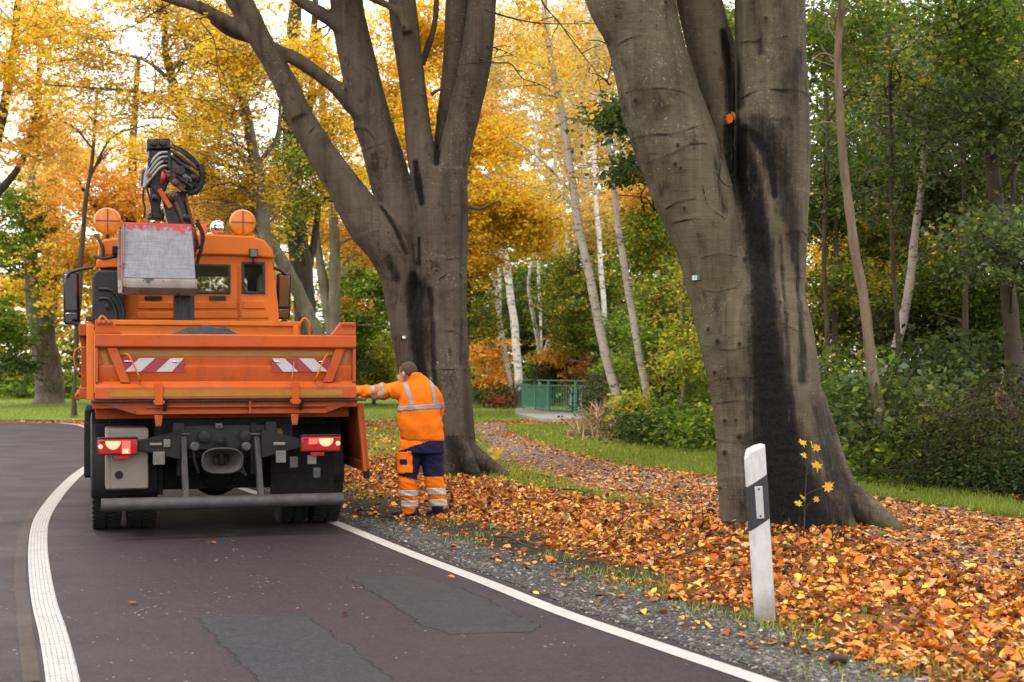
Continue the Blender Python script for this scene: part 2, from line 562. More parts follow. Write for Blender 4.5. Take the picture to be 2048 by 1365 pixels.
def strip_mesh(name, left, right, z, mat, uvlen=True, zf=None):
    """sheet between two polylines of the same length"""
    n = len(left)
    V = np.vstack([np.c_[left, np.full(n, z) if zf is None else zf(left)], np.c_[right, np.full(n, z) if zf is None else zf(right)]])
    i = np.arange(n - 1)
    me = np_mesh(name, V, np.c_[i, i + n, i + n + 1, i + 1], mat)
    uv = me.uv_layers.new(name='UVMap')
    d = np.r_[0, np.cumsum(np.linalg.norm(np.diff((left + right) / 2, axis=0), axis=1))]
    u = np.zeros((n - 1, 4, 2), np.float32)
    u[:, 0] = np.c_[np.zeros(n - 1), d[:-1]]; u[:, 1] = np.c_[np.ones(n - 1), d[:-1]]
    u[:, 2] = np.c_[np.ones(n - 1), d[1:]]; u[:, 3] = np.c_[np.zeros(n - 1), d[1:]]
    uv.data.foreach_set('uv', u.ravel())
    return me

def wide_strip(name, left, right, cols, mat, zf):
    t = np.linspace(0, 1, cols)
    XY = left[:, None] * (1 - t)[None, :, None] + right[:, None] * t[None, :, None]
    n = len(left); XY = XY.reshape(-1, 2)
    i = (np.arange(n - 1)[:, None] * cols + np.arange(cols - 1)[None]).ravel()
    return np_mesh(name, np.c_[XY, zf(XY)], np.c_[i, i + 1, i + 1 + cols, i + cols], mat, smooth=True)

def offset(P, d):
    t = np.gradient(P, axis=0); t /= np.linalg.norm(t, axis=1)[:, None]
    return P + np.c_[t[:, 1], -t[:, 0]] * d

LN = catmull(np.c_[LINE, np.zeros(len(LINE))], 160)[:, :2]
edge = offset(LN, 0.20)
edge[:, 0] += 0.03 * vnoise(edge[:, 0] * 3, edge[:, 1] * 3, 3.0) * (edge[:, 1] < 30)
leftside = np.c_[np.interp(np.arange(160), [0, 40, 100, 130, 159], [-4.5, -7.5, -16, -34, -60]), np.interp(np.arange(160), [0, 40, 100, 130, 159], [2, 6, 20, 27, 24])]
mat_asphalt = asphalt_material('asphalt', (.0225, .0174, .0212), (.0315, .0246, .0294))
ROAD = tag(link('road', strip_mesh('road', leftside, edge, 0.0, mat_asphalt)), 'brownish asphalt road bending to the left', kind='structure')

def poly_sheet(name, pts, z, mat, kind='structure', label=None, parent=None, wob=0.02):
    """a patch of asphalt whose rim wears away into the road (attribute rim: 0 at the outline, 1 inside)"""
    P = gline(pts)
    q = []
    for i in range(len(P)):
        a_, b_ = P[i], P[(i + 1) % len(P)]
        m_ = max(2, int(np.linalg.norm(b_ - a_) / 0.05))
        for t in range(m_): q.append(a_ + (b_ - a_) * t / m_)
    q = np.array(q); q += np.c_[vnoise(q[:, 0], q[:, 1], 17., 1), vnoise(q[:, 0], q[:, 1], 19., 3)] * wob
    n_ = len(q)
    tan = np.roll(q, -3, 0) - np.roll(q, 3, 0); tan /= np.linalg.norm(tan, axis=1)[:, None]
    area = np.sum(q[:, 0] * np.roll(q[:, 1], -1) - np.roll(q[:, 0], -1) * q[:, 1])
    inner = q + np.c_[-tan[:, 1], tan[:, 0]] * (np.sign(area) * .055)
    V = np.vstack([np.c_[q, np.full(n_, z)], np.c_[inner, np.full(n_, z)]])
    bm = bmesh.new(); vs = [bm.verts.new(v) for v in V]
    for i in range(n_):
        j = (i + 1) % n_
        bm.faces.new((vs[i], vs[j], vs[j + n_], vs[i + n_]))
    fill = bm.faces.new(vs[n_:])
    bmesh.ops.triangulate(bm, faces=[fill])
    bmesh.ops.recalc_face_normals(bm, faces=bm.faces)
    me = bpy.data.meshes.new(name); bm.to_mesh(me); bm.free(); me.materials.append(mat)
    at = me.attributes.new('rim', 'FLOAT', 'POINT'); at.data.foreach_set('value', np.r_[np.zeros(n_), np.ones(n_)].astype(np.float32))
    return tag(link(name, me, parent), label, kind=kind)

def worn_rim(m, soft=.5):
    nt = m.node_tree; out = nt.nodes['Material Output']; bs = nt.nodes['Principled BSDF']
    at = nt.nodes.new('ShaderNodeAttribute'); at.attribute_name = 'rim'
    tc = nt.nodes.new('ShaderNodeTexCoord'); no = nt.nodes.new('ShaderNodeTexNoise'); no.inputs['Scale'].default_value = 45; no.inputs['Detail'].default_value = 7; no.inputs['Roughness'].default_value = .75
    nt.links.new(tc.outputs['Object'], no.inputs['Vector'])
    ad = nt.nodes.new('ShaderNodeMath'); ad.operation = 'ADD'; nt.links.new(at.outputs['Fac'], ad.inputs[0]); nt.links.new(no.outputs['Fac'], ad.inputs[1])
    rp = nt.nodes.new('ShaderNodeValToRGB'); rp.color_ramp.elements[0].position = .5; rp.color_ramp.elements[1].position = .5 + soft; nt.links.new(ad.outputs[0], rp.inputs[0])
    nt.links.new(rp.outputs[0], bs.inputs['Alpha'])
    return m

mat_patch = asphalt_material('asphalt_patch', (.0165, .0170, .0205), (.0235, .0242, .0290), 0.3, 0.95)
mat_patch_soft = worn_rim(asphalt_material('asphalt_patch_worn', (.0165, .0165, .0198), (.0235, .0236, .0280), 0.3, 0.95), .95)
worn_rim(mat_patch, .6)
poly_sheet('road_patch', [(390, 1236), (600, 1227), (640, 1247), (700, 1290), (806, 1372), (880, 1440), (590, 1440), (512, 1365), (470, 1320), (425, 1278)], 0.0015, mat_patch, label='grey repair patch in the middle of the lane')
poly_sheet('road_patch', [(690, 1156), (762, 1151), (830, 1150), (872, 1158), (930, 1178), (1000, 1210), (1088, 1254), (1066, 1265), (980, 1268), (900, 1271), (838, 1250), (790, 1216), (742, 1186)], 0.0015, mat_patch_soft, label='smaller grey repair patch beside the edge line')

def paint_material(name, c, ribs=False, wear=.45):
    k = NM(name, 0.6, .4)
    v = k.coord()
    n = k.noise(38, v, 8, .75)
    col = k.ramp(k.noise(7, v, 5), (.3, tuple(x * .8 for x in c)), (.7, c))
    hole = k.ramp(n, (wear - .08, 1.), (wear + .02, 0.))
    if ribs:
        t = k.n('ShaderNodeTexCoord'); s = k.n('ShaderNodeSeparateXYZ'); k.l(t.outputs['UV'], s.inputs[0])
        fu = k.math('FRACT', k.math('ADD', k.math('MULTIPLY', s.outputs[0], 6.0), k.math('MULTIPLY', k.noise(14, v, 4), .55)))
        fv = k.math('FRACT', k.math('ADD', k.math('MULTIPLY', s.outputs[1], 14.0), k.math('MULTIPLY', k.noise(30, v, 3), 1.4)))
        gr = k.math('MAXIMUM', k.math('LESS_THAN', fu, .20), k.math('MULTIPLY', k.math('LESS_THAN', fv, .22), .7))
        hole = k.math('MAXIMUM', hole, k.math('MULTIPLY', gr, k.ramp(k.noise(9, v, 5, .7), (.3, .25), (.7, .75))))
        k.bump(k.math('SUBTRACT', 1., gr), .6, .004)
    col = k.mix(hole, col, (.035, .028, .029))
    k.color(col)
    return k.m

def line_strip(name, P, wd, z, mat, label, n=150):
    Q = catmull(np.c_[P, np.zeros(len(P))], n)[:, :2]
    tag(link(name, strip_mesh(name, offset(Q, -wd / 2), offset(Q, wd / 2), z, mat)), label, kind='structure')
line_strip('road_marking', LINE[:-2], 0.125, 0.004, paint_material('edge_paint', (.40, .385, .375), False, .36), 'solid white line along the right edge of the road')
line_strip('road_marking', CENTRE, 0.155, 0.005, paint_material('centre_paint', (.42, .40, .40), True, .38), 'ribbed white line down the middle of the road')
line_strip('road_marking', WORN, 0.085, 0.004, asphalt_material('worn_paint', (.040, .0295, .025), (.050, .036, .032), .3, .3), 'worn brown trace of an old road line')

# ------------------------------------------------------------------ gravel shoulder: a sheet and its stones
mat_gravel = NM('gravel_bed', .95, .2)
_v = mat_gravel.coord()
_c1 = mat_gravel.voro(55, _v, 'F1', 'Color'); _s1 = mat_gravel.n('ShaderNodeSeparateColor'); mat_gravel.l(_c1, _s1.inputs[0])
_cc = mat_gravel.ramp(_s1.outputs[0], (0, (.025, .022, .02)), (.5, (.055, .051, .048)), (1, (.12, .115, .108)))
mat_gravel.color(mat_gravel.mix(mat_gravel.ramp(mat_gravel.noise(5, _v, 6, .7), (.45, 0.), (.7, .8)), _cc, (.022, .018, .014)))
mat_gravel.bump(mat_gravel.voro(55, _v), .9, .02)
ys = np.linspace(2.2, 30, 240)
gl, gr_ = np.c_[line_x(ys) + .17, ys], np.c_[px_(GRAVEL_IN, ys) + .05, ys]
gr_[:, 0] = np.maximum(gr_[:, 0], gl[:, 0] + .08)
SHOULDER = tag(link('road_shoulder', wide_strip('road_shoulder', gl, gr_, 12, mat_gravel.m, lambda P: np.maximum(height(P[:, 0], P[:, 1]) + .006, .004))), 'grey gravel strip between road edge and leaves', kind='structure')

def stone_templates(n=6):
    T = []
    for i in range(n):
        bm = bmesh.new(); bmesh.ops.create_icosphere(bm, subdivisions=1, radius=1)
        V = np.array([v.co[:] for v in bm.verts]); Fa = np.array([[v.index for v in f.verts] for f in bm.faces]); bm.free()
        V = V * (1 + rng.uniform(-.35, .25, (len(V), 1))) * np.array([1, .8, .55])
        T.append((V, Fa))
    return T
n = 26000
py_ = 1.0 / rng.uniform(1 / 19., 1 / 5.6, n)
t = rng.beta(1.1, 1.25, n)
px0, px1 = line_x(py_) + .24, px_(GRAVEL_IN, py_) + .22
X = px0 + (px1 - px0) * t
X[:2500] = line_x(py_[:2500]) + .12 + rng.exponential(.13, 2500)
keep = vnoise(X, py_, 5.0, 3) + rng.normal(0, .5, n) > -.35
X, py_ = X[keep], py_[keep]; n = len(X)
S = np.clip(rng.lognormal(math.log(.0085), .42, n), .004, .028)
zz = np.maximum(height(X, py_), 0) + S * .2
C = pick([(3, (.105, .10, .095)), (3, (.06, .057, .054)), (2, (.16, .15, .145)), (1.5, (.11, .09, .07)), (.4, (.28, .27, .26))], n, .2)
mat_stone = leaf_material('gravel_stone', 0.0, .85)
tag(link('gravel', scatter('gravel', stone_templates(), np.c_[X, py_, zz], rot_euler(rng.uniform(-.5, .5, n), rng.uniform(-.5, .5, n), rng.uniform(0, 6.28, n)), S, C, mat_stone)), 'loose grey gravel on the road shoulder', kind='stuff')

# ------------------------------------------------------------------ footpath
mat_path = NM('path_gravel', .95, .2)
_v = mat_path.coord()
_n = mat_path.noise(40, _v, 8, .7)
_c = mat_path.ramp(mat_path.noise(2.5, _v, 6, .6), (.3, (.085, .07, .064)), (.7, (.15, .122, .108)))
_c = mat_path.mix(mat_path.ramp(_n, (.4, 0.), (.7, .6)), _c, (.24, .19, .165))
mat_path.color(mat_path.mix(mat_path.ramp(mat_path.noise(14, _v, 8, .75), (.56, 0.), (.66, .8)), _c, (.30, .13, .06)))
mat_path.bump(_n, .6, .015)
ys = np.linspace(4.2, 39.6, 330)
zf = lambda P: height(P[:, 0], P[:, 1]) + .014
tag(link('footpath', wide_strip('footpath', np.c_[px_(P_NEAR, ys), ys], np.c_[px_(P_FAR, ys), ys], 22, mat_path.m, zf)), 'leaf strewn gravel footpath curving to the bridge', kind='structure')
# =================================================================== BARK
def beech_bark(name, lo, hi, moss=(.05, .065, .018)):
    k = NM(name, .85, .08)
    v = k.coord()
    m = k.n('ShaderNodeSeparateColor'); k.l(k.attr('mask'), m.inputs[0])
    big = k.noise(1.3, v, 6, .6)
    c = k.ramp(big, (.28, lo), (.72, hi))
    c = k.mix(k.ramp(k.noise(.9, k.coord(scale=(1, 1, .35)), 5, .6), (.48, 0.), (.7, .55)), c, (.085, .085, .045))
    # fine horizontal wrinkles and thin cracks round the stem
    wr = k.noise(1, k.coord(scale=(5, 5, 110)), 5, .65, .3)
    c = k.mix(k.ramp(wr, (.34, .24), (.5, 0.)), c, tuple(x * .45 for x in lo))
    ck = k.noise(1, k.coord(scale=(2.2, 2.2, 11)), 6, .6, 1.2)
    ckl = k.math('ABSOLUTE', k.math('SUBTRACT', ck, .5))
    crack = k.ramp(ckl, (.0, 1.), (.008, 0.))
    crack = k.math('MULTIPLY', crack, k.ramp(k.noise(1.7, v, 4), (.52, 0.), (.64, 1.)))
    c = k.mix(k.math('MULTIPLY', crack, .75), c, (.016, .012, .01))
    blot = k.ramp(k.noise(4.5, k.coord(scale=(1, 1, .6)), 8, .72), (.55, 0.), (.66, .8))
    c = k.mix(blot, c, tuple(x * .4 for x in lo))
    lich = k.ramp(k.noise(26, v, 7, .75), (.56, 0.), (.66, .75))
    lich = k.math('MULTIPLY', lich, k.ramp(k.noise(1.1, v, 4), (.5, 0.), (.62, 1.)))
    c = k.mix(lich, c, (.26, .29, .24))
    speck = k.math('LESS_THAN', k.voro(19, v), .085)
    speck = k.math('MULTIPLY', speck, k.ramp(k.noise(3, v, 3), (.48, 0.), (.58, .9)))
    c = k.mix(speck, c, (.36, .34, .31))
    # wet black streaks and painted fork shadow, their edge broken up along the stem
    st = k.noise(1, k.coord(scale=(24, 24, 1.1)), 8, .75, .3)
    streaks = k.noise(1, k.coord(scale=(7, 7, .35)), 5, .65)
    c = k.mix(k.ramp(streaks, (.50, 0.), (.70, .6)), c, tuple(x * .5 for x in lo))
    c = k.mix(k.ramp(streaks, (.28, .45), (.44, 0.)), c, tuple(min(.5, x * 1.35) for x in hi))
    st2 = k.noise(7, v, 6, .7)
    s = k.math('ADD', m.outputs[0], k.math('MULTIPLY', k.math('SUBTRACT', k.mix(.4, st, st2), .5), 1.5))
    damp_shade = k.math('MULTIPLY', k.ramp(s, (.16, 0.), (.42, .55)), k.ramp(m.outputs[0], (.05, 0.), (.25, 1.)))
    c = k.mix(damp_shade, c, (.030, .023, .018))
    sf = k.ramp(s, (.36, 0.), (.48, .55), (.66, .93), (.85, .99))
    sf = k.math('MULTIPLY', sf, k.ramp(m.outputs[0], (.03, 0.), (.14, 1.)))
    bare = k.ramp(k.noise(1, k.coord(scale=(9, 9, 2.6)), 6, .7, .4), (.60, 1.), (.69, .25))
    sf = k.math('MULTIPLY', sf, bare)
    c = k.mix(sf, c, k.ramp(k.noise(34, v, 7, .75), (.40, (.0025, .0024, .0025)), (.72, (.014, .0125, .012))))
    mo = k.math('ADD', m.outputs[1], k.math('MULTIPLY', k.math('SUBTRACT', st2, .5), 1.1))
    c = k.mix(k.ramp(mo, (.42, 0.), (.62, .9)), c, moss)
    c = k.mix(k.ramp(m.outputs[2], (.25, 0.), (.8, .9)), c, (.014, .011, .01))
    k.color(c)
    k.rough(k.ramp(sf, (0, .86), (1, .55)))
    h = k.mix(.5, wr, k.ramp(ckl, (.0, 0.), (.03, 1.)))
    h = k.mix(k.math('MULTIPLY', sf, .6), h, k.noise(24, k.coord(scale=(1, 1, 1.8)), 8, .75))
    k.bump(h, .40, .016)
    return k.m

def far_bark(name, lo, hi, moss=.5):
    k = NM(name, .9, .15)
    v = k.coord()
    c = k.ramp(k.noise(2.2, v, 6, .65), (.3, lo), (.7, hi))
    c = k.mix(k.ramp(k.noise(1, k.coord(scale=(9, 9, 1.2)), 6, .7), (.5, 0.), (.68, .7)), c, tuple(x * .35 for x in lo))
    c = k.mix(k.ramp(k.noise(1.1, k.coord(scale=(1, 1, .4)), 5, .6), (.5, 0.), (.68, moss)), c, (.07, .085, .02))
    k.color(c)
    k.bump(k.noise(1, k.coord(scale=(14, 14, 3)), 6, .7), .8, .03)
    return k.m

def birch_bark(name, wht=(.78, .75, .71)):
    k = NM(name, .7, .25)
    v = k.coord()
    c = k.ramp(k.noise(3, v, 5), (.3, tuple(x * .72 for x in wht)), (.7, wht))
    bands = k.noise(1, k.coord(scale=(3.4, 3.4, 10)), 8, .78, .9)
    c = k.mix(k.ramp(bands, (.53, 0.), (.60, .9)), c, (.028, .024, .021))
    fine = k.noise(1, k.coord(scale=(5, 5, 45)), 4, .6)
    c = k.mix(k.ramp(fine, (.6, 0.), (.72, .6)), c, (.12, .09, .07))
    c = k.mix(k.ramp(k.noise(6, v, 7, .75), (.5, 0.), (.68, .75)), c, (.20, .15, .11))
    m = k.n('ShaderNodeSeparateColor'); k.l(k.attr('mask'), m.inputs[0])
    b = k.math('ADD', m.outputs[0], k.math('MULTIPLY', k.math('SUBTRACT', bands, .5), 1.6))
    c = k.mix(k.ramp(b, (.45, 0.), (.6, .93)), c, (.03, .026, .022))
    k.color(c)
    k.bump(bands, .5, .01)
    return k.m

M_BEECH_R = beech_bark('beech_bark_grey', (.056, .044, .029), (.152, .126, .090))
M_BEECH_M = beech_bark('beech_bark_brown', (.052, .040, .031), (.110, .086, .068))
M_BARK_OLD = far_bark('bark_old', (.10, .08, .07), (.21, .175, .15), .25)
M_BARK_MOSS = far_bark('bark_mossy', (.11, .09, .06), (.22, .19, .14), .75)
M_BARK_DARK = far_bark('bark_dark', (.045, .034, .026), (.095, .075, .055), .35)
M_BARK_SLIM = far_bark('bark_slim', (.15, .105, .07), (.24, .175, .125), .25)
M_BIRCH = birch_bark('birch_bark')
M_BIRCH_GREY = birch_bark('birch_bark_grey', (.43, .375, .32))
M_LEAF = leaf_material('leaf', .56)
M_BRANCH = plain('branch_bark', (.028, .021, .016), .9, var=.4)
M_TWIG = plain('twig_bark', (.035, .026, .02), .85, var=.4)

# =================================================================== FOLIAGE
YEL = [(4, (.86, .53, .03)), (3, (.84, .44, .025)), (2, (.74, .58, .05)), (1, (.66, .30, .035)), (.7, (.42, .44, .05))]
ORG = [(3, (.80, .40, .06)), (3, (.76, .31, .05)), (2, (.83, .52, .08)), (1, (.50, .20, .05))]
ORY = [(3, (.83, .46, .07)), (3, (.86, .55, .07)), (2, (.78, .36, .07)), (.8, (.55, .27, .08))]
GRN = [(3, (.14, .22, .02)), (2, (.085, .14, .018)), (2, (.23, .30, .03)), (.35, (.5, .45, .05))]
DGR = [(3, (.055, .088, .018)), (2, (.08, .12, .024)), (1, (.035, .055, .014)), (.9, (.14, .15, .03))]
OLV = [(3, (.055, .062, .016)), (2, (.08, .082, .022)), (1, (.028, .036, .012)), (.9, (.16, .125, .035))]
YGR = [(3, (.32, .36, .03)), (2, (.19, .28, .03)), (2, (.48, .42, .04)), (1, (.62, .42, .05))]
TAN = [(3, (.68, .46, .12)), (2, (.76, .48, .07)), (2, (.52, .39, .13)), (1, (.32, .24, .11))]
HAZ = [(3, (.12, .17, .04)), (2, (.18, .23, .06)), (1.4, (.07, .105, .025)), (.6, (.28, .30, .08)), (.5, (.2, .26, .16))]
GYL = [(3, (.16, .24, .03)), (2, (.30, .33, .03)), (1.5, (.62, .42, .04)), (2, (.08, .15, .02))]
RUS = [(3, (.30, .10, .04)), (2, (.20, .07, .03)), (1, (.4, .17, .05))]

FN = 1.75          # leaves per listed leaf
LEAFQ = (np.array([(0, -.5, 0), (.33, 0, .07), (0, .5, -.04), (-.33, 0, .07)]), np.array([(0, 1, 2, 3)]))

def foliage(masses, per=22):
    """masses: (px, py, distance, rx px, ry px, depth m, leaves, size m, palette[, spread]) -> arrays, and the spray centres"""
    Ps, Ms, Ss, Cs, sprays = [], [], [], [], []
    for q in masses:
        px, py, Y, rx, ry, rd, n, size, pal = q[:9]
        n = int(n * FN * (.82 if (py < 430 and px < 700) else .72 if px > 1600 and Y < 33 and size > .06 else 1))
        spread = q[9] if len(q) > 9 else 1.0
        c = np.array(W(px, py, Y)); rad = np.array([rx * Y / F, rd, ry * Y / F])
        ns = max(3, n // per)
        u = rng.normal(0, 1, (ns * 2, 3)); u /= np.linalg.norm(u, axis=1)[:, None]
        u *= rng.uniform(0, 1, (len(u), 1)) ** (1 / 2.4) * (1 + .28 * rng.normal(0, 1, (len(u), 1)))
        pt = c + u * rad
        lump = vnoise(pt[:, 0] + pt[:, 1] * .6, pt[:, 2] * 1.25, 1.15, px * .01) + rng.normal(0, .35, len(pt))
        pt = pt[np.argsort(-lump)][:ns]
        sprays.append(pt)
        k = per
        az = rng.uniform(0, 6.283, ns)
        L_ = (.30 + .25 * rng.random(ns)) * spread
        du = np.c_[np.cos(az), np.sin(az), rng.normal(-.15, .18, ns)]
        dv = np.c_[-np.sin(az), np.cos(az), rng.normal(0, .2, ns)]
        a = rng.uniform(-1, 1, (ns, k)); b = rng.normal(0, .42, (ns, k)) * (1 - .5 * np.abs(a))
        P = pt[:, None] + (du * L_[:, None])[:, None] * a[..., None] + (dv * L_[:, None])[:, None] * b[..., None]
        P[..., 2] += rng.normal(0, .05 * spread, (ns, k)) - .12 * spread * a ** 2
        P = P.reshape(-1, 3); m = len(P)
        tilt = np.repeat(rng.normal(0, .35, (ns, 2)), k, axis=0)
        Ms.append(rot_euler(tilt[:, 0] + rng.normal(0, .55, m), tilt[:, 1] + rng.normal(0, .55, m), rng.uniform(0, 6.283, m)))
        Ps.append(P); Ss.append(size * np.clip(rng.normal(1, .22, m), .5, 1.6))
        tone = np.repeat(np.exp(rng.normal(0, .10, ns)), k)[:, None]
        if px > 1590 and pal in (GRN, DGR, HAZ, OLV, GYL): tone = tone * (.62 if Y > 23 else .78)  # shade of the right wood put into leaf colour, deeper leaves darker
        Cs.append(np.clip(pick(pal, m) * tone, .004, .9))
    return np.concatenate(Ps), np.concatenate(Ms), np.concatenate(Ss), np.concatenate(Cs), sprays

def crown(name, masses, parent=None, per=22, mat=None):
    P, M, S, C, sp = foliage(masses, per)
    me = scatter(name, [LEAFQ], P, M, S, C, mat or M_LEAF)
    o = link(name, me, parent)
    if parent is not None:
        o['kind'] = 'stuff'
    return o, sp

def set_mask(me, r=None, g=None, b=None):
    n = len(me.vertices); z = np.zeros(n)
    a = me.attributes.new('mask', 'FLOAT_COLOR', 'POINT')
    a.data.foreach_set('color', np.c_[z if r is None else r, z if g is None else g, z if b is None else b, np.ones(n)].astype(np.float32).ravel())

def wobble(p, r, amp):
    q = np.array(p)
    for i in range(len(q)):
        q[i, 0] += amp * noise.noise(Vector((q[i][2] * .7, r, 1.3)))
        q[i, 1] += amp * noise.noise(Vector((q[i][2] * .7, r, 7.9)))
    return q

def tree(name, label, cat, stems, masses, bark, group=None, nb=3, twigs=.25, dark_base=0.0, branch_r=.035, per=22, sides=9):
    """stems: (distance, [(px, py, width px), ...]) from the ground up; the first point of the first stem stands on the ground"""
    Y0, s0 = stems[0]
    base = W(s0[0][0], s0[0][1], Y0)
    gz = float(height(np.array([base.x]), np.array([base.y]))[0])
    root = empty(name, (base.x, base.y, gz))
    tag(root, label, cat, group)
    inv = Vector((base.x, base.y, gz))
    mb = MB(); tw = MB(); samples = []
    for si, (Y, pts) in enumerate(stems):
        p = np.array([[*W(x, y, Y + (0.02 * si))] for x, y, _ in pts]); r = np.array([w_ * Y / F / 2 for _, _, w_ in pts])
        if si == 0:
            p[0, 2] = gz
            p = np.vstack([[p[0, 0], p[0, 1], gz - .25], p]); r = np.r_[r[0] * 1.25, r]
        q = catmull(np.c_[p, r], max(14, len(p) * 5))
        q[:, :3] = wobble(q[:, :3], si + Y, .06)
        q[:, 3] *= 1 + .05 * np.sin(np.arange(len(q)) * 1.7 + si)
        mb.tube(q[:, :3], np.maximum(q[:, 3], .006), sides)
        samples.append(q)
    S_ = np.concatenate(samples)
    crownobj = None
    if masses:
        crownobj, sprays = crown('crown', masses, root, per)
        crownobj.location = (-inv.x, -inv.y, -inv.z)
        for pt, q in zip(sprays, masses):
            take = pt[rng.choice(len(pt), min(nb, len(pt)), replace=False)]
            for t in take:
                cand = S_[(S_[:, 2] < t[2] + .3)]
                if not len(cand): cand = S_
                d = np.linalg.norm(cand[:, :3] - t, axis=1) + .5 * np.abs(cand[:, 2] - (t[2] - 1.0))
                a_ = cand[np.argmin(d)]
                ln = np.linalg.norm(t - a_[:3])
                if ln > 9: continue
                mid1 = a_[:3] + (t - a_[:3]) * .35 + np.array([rng.normal(0, .08), rng.normal(0, .08), .10 + rng.normal(0, .06)]) * ln
                mid2 = a_[:3] + (t - a_[:3]) * .7 + np.array([rng.normal(0, .06), rng.normal(0, .06), .06 + rng.normal(0, .05)]) * ln
                rr = min(a_[3] * .6, branch_r)
                mb.tube([a_[:3], mid1, mid2, t], [rr, rr * .7, rr * .45, rr * .2], 5, 9, cap=False)
            for t in pt[rng.random(len(pt)) < twigs]:
                az = rng.uniform(0, 6.28); l_ = rng.uniform(.4, .9)
                e = t + np.array([math.cos(az) * l_, math.sin(az) * l_, rng.normal(0, .2)])
                m_ = (t + e) / 2 + rng.normal(0, .06, 3)
                tw.tube([t, m_, e], [.006, .008, .011], 3, cap=False)
    if tw.v:
        tw.v = [(x - inv.x, y - inv.y, z - inv.z) for x, y, z in tw.v]
        tw.build('twigs', bark, root, smooth=0)['kind'] = 'stuff'
    mb.v = [(x - inv.x, y - inv.y, z - inv.z) for x, y, z in mb.v]
    o = mb.build('trunk', bark, root, smooth=80)
    if dark_base:
        zc = np.array([v.co.z for v in o.data.vertices])
        set_mask(o.data, np.clip(1.0 - zc / dark_base, 0, 1))
    return root

# =================================================================== THE TWO BIG BEECHES
def fused(name, tubes, voxel, smooth, mat, parent=None, extra=None):
    """stems joined into one smooth surface. tubes: (distance, [(px, py, width px[, dY])...])"""
    mb = MB()
    for Y, pts in tubes:
        p = np.array([[*W(q[0], q[1], Y + (q[3] if len(q) > 3 else 0))] for q in pts])
        r = np.array([q[2] * (Y + (q[3] if len(q) > 3 else 0)) / F / 2 for q in pts])
        mb.tube(p, r, 22, max(10, len(p) * 7))
    if extra: extra(mb)
    o = link('work', mb.mesh('work', mat, 0))
    m = o.modifiers.new('r', 'REMESH'); m.mode = 'VOXEL'; m.voxel_size = voxel
    s = o.modifiers.new('s', 'SMOOTH'); s.iterations = smooth; s.factor = .5
    dg = bpy.context.evaluated_depsgraph_get()
    me = bpy.data.meshes.new_from_object(o.evaluated_get(dg))
    me.name = name
    bpy.data.objects.remove(o, do_unlink=True)
    me.materials.clear(); me.materials.append(mat)
    me.polygons.foreach_set('use_smooth', [True] * len(me.polygons))
    return me

def arr(me):
    n = len(me.vertices)
    V = np.empty(n * 3, np.float32); me.vertices.foreach_get('co', V)
    N_ = np.empty(n * 3, np.float32); me.vertex_normals.foreach_get('vector', N_)
    return V.reshape(-1, 3).astype(float), N_.reshape(-1, 3).astype(float)

def streak(V, Y, pts):
    """how close each vertex lies to a streak running down the bark (0..1)"""
    p = np.array([[*W(x, y, Y)] for x, y, _ in pts]); r = np.array([w_ * Y / F for *_, w_ in pts])
    q = catmull(np.c_[p, r], 60)
    out = np.zeros(len(V))
    for i in range(len(q)):
        d2 = (V[:, 0] - q[i, 0]) ** 2 + (V[:, 2] - q[i, 2]) ** 2
        out = np.maximum(out, np.exp(-d2 / (q[i, 3] ** 2 + 1e-6) * 1.0))
    return out

def finish_beech(me, Y, base, streaks, knots, moss_fn, flute=.02, rings=()):
    V, N_ = arr(me)
    nz = np.array([noise.fractal(Vector((v[0] * 2.2, v[1] * 2.2, v[2] * .55)), 1, 2, 3) for v in V])
    rip = np.array([noise.fractal(Vector((v[0] * 3, v[1] * 3, v[2] * 9)), 1, 2, 2) for v in V])
    ang = np.arctan2(V[:, 1] - base[1], V[:, 0] - base[0])
    hz = V[:, 2] - height(V[:, 0], V[:, 1])
    fl = (np.sin(ang * 5 + .7) * .5 + np.sin(ang * 9 + 2)*.4) * np.exp(-np.clip(hz, 0, 9) / .55)
    V += N_ * (nz * flute + rip * .005 + fl * .035)[:, None]
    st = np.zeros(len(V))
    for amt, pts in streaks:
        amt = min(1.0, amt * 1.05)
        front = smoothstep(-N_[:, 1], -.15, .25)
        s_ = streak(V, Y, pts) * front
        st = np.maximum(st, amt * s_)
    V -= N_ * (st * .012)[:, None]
    kn = np.zeros(len(V))
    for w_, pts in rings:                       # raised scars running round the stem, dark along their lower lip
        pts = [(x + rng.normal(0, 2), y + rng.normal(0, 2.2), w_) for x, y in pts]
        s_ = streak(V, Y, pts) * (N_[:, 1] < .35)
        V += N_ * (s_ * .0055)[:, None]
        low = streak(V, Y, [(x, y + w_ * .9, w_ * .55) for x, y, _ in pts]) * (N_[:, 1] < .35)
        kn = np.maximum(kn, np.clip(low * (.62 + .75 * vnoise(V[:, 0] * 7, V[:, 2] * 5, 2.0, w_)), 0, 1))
    for x, y, r_ in knots:
        p = np.array(W(x, y, Y)); rr = r_ * Y / F
        d2 = (V[:, 0] - p[0]) ** 2 + ((V[:, 2] - p[2]) * .8) ** 2
        g = np.exp(-d2 / rr ** 2) * (N_[:, 1] < .3)
        V += N_ * (g * rr * .5)[:, None]
        kn = np.maximum(kn, np.exp(-d2 / (rr * .55) ** 2) * (N_[:, 1] < .3))
    me.vertices.foreach_set('co', V.astype(np.float32).ravel()); me.update()
    set_mask(me, st, moss_fn(V, N_, hz), kn)

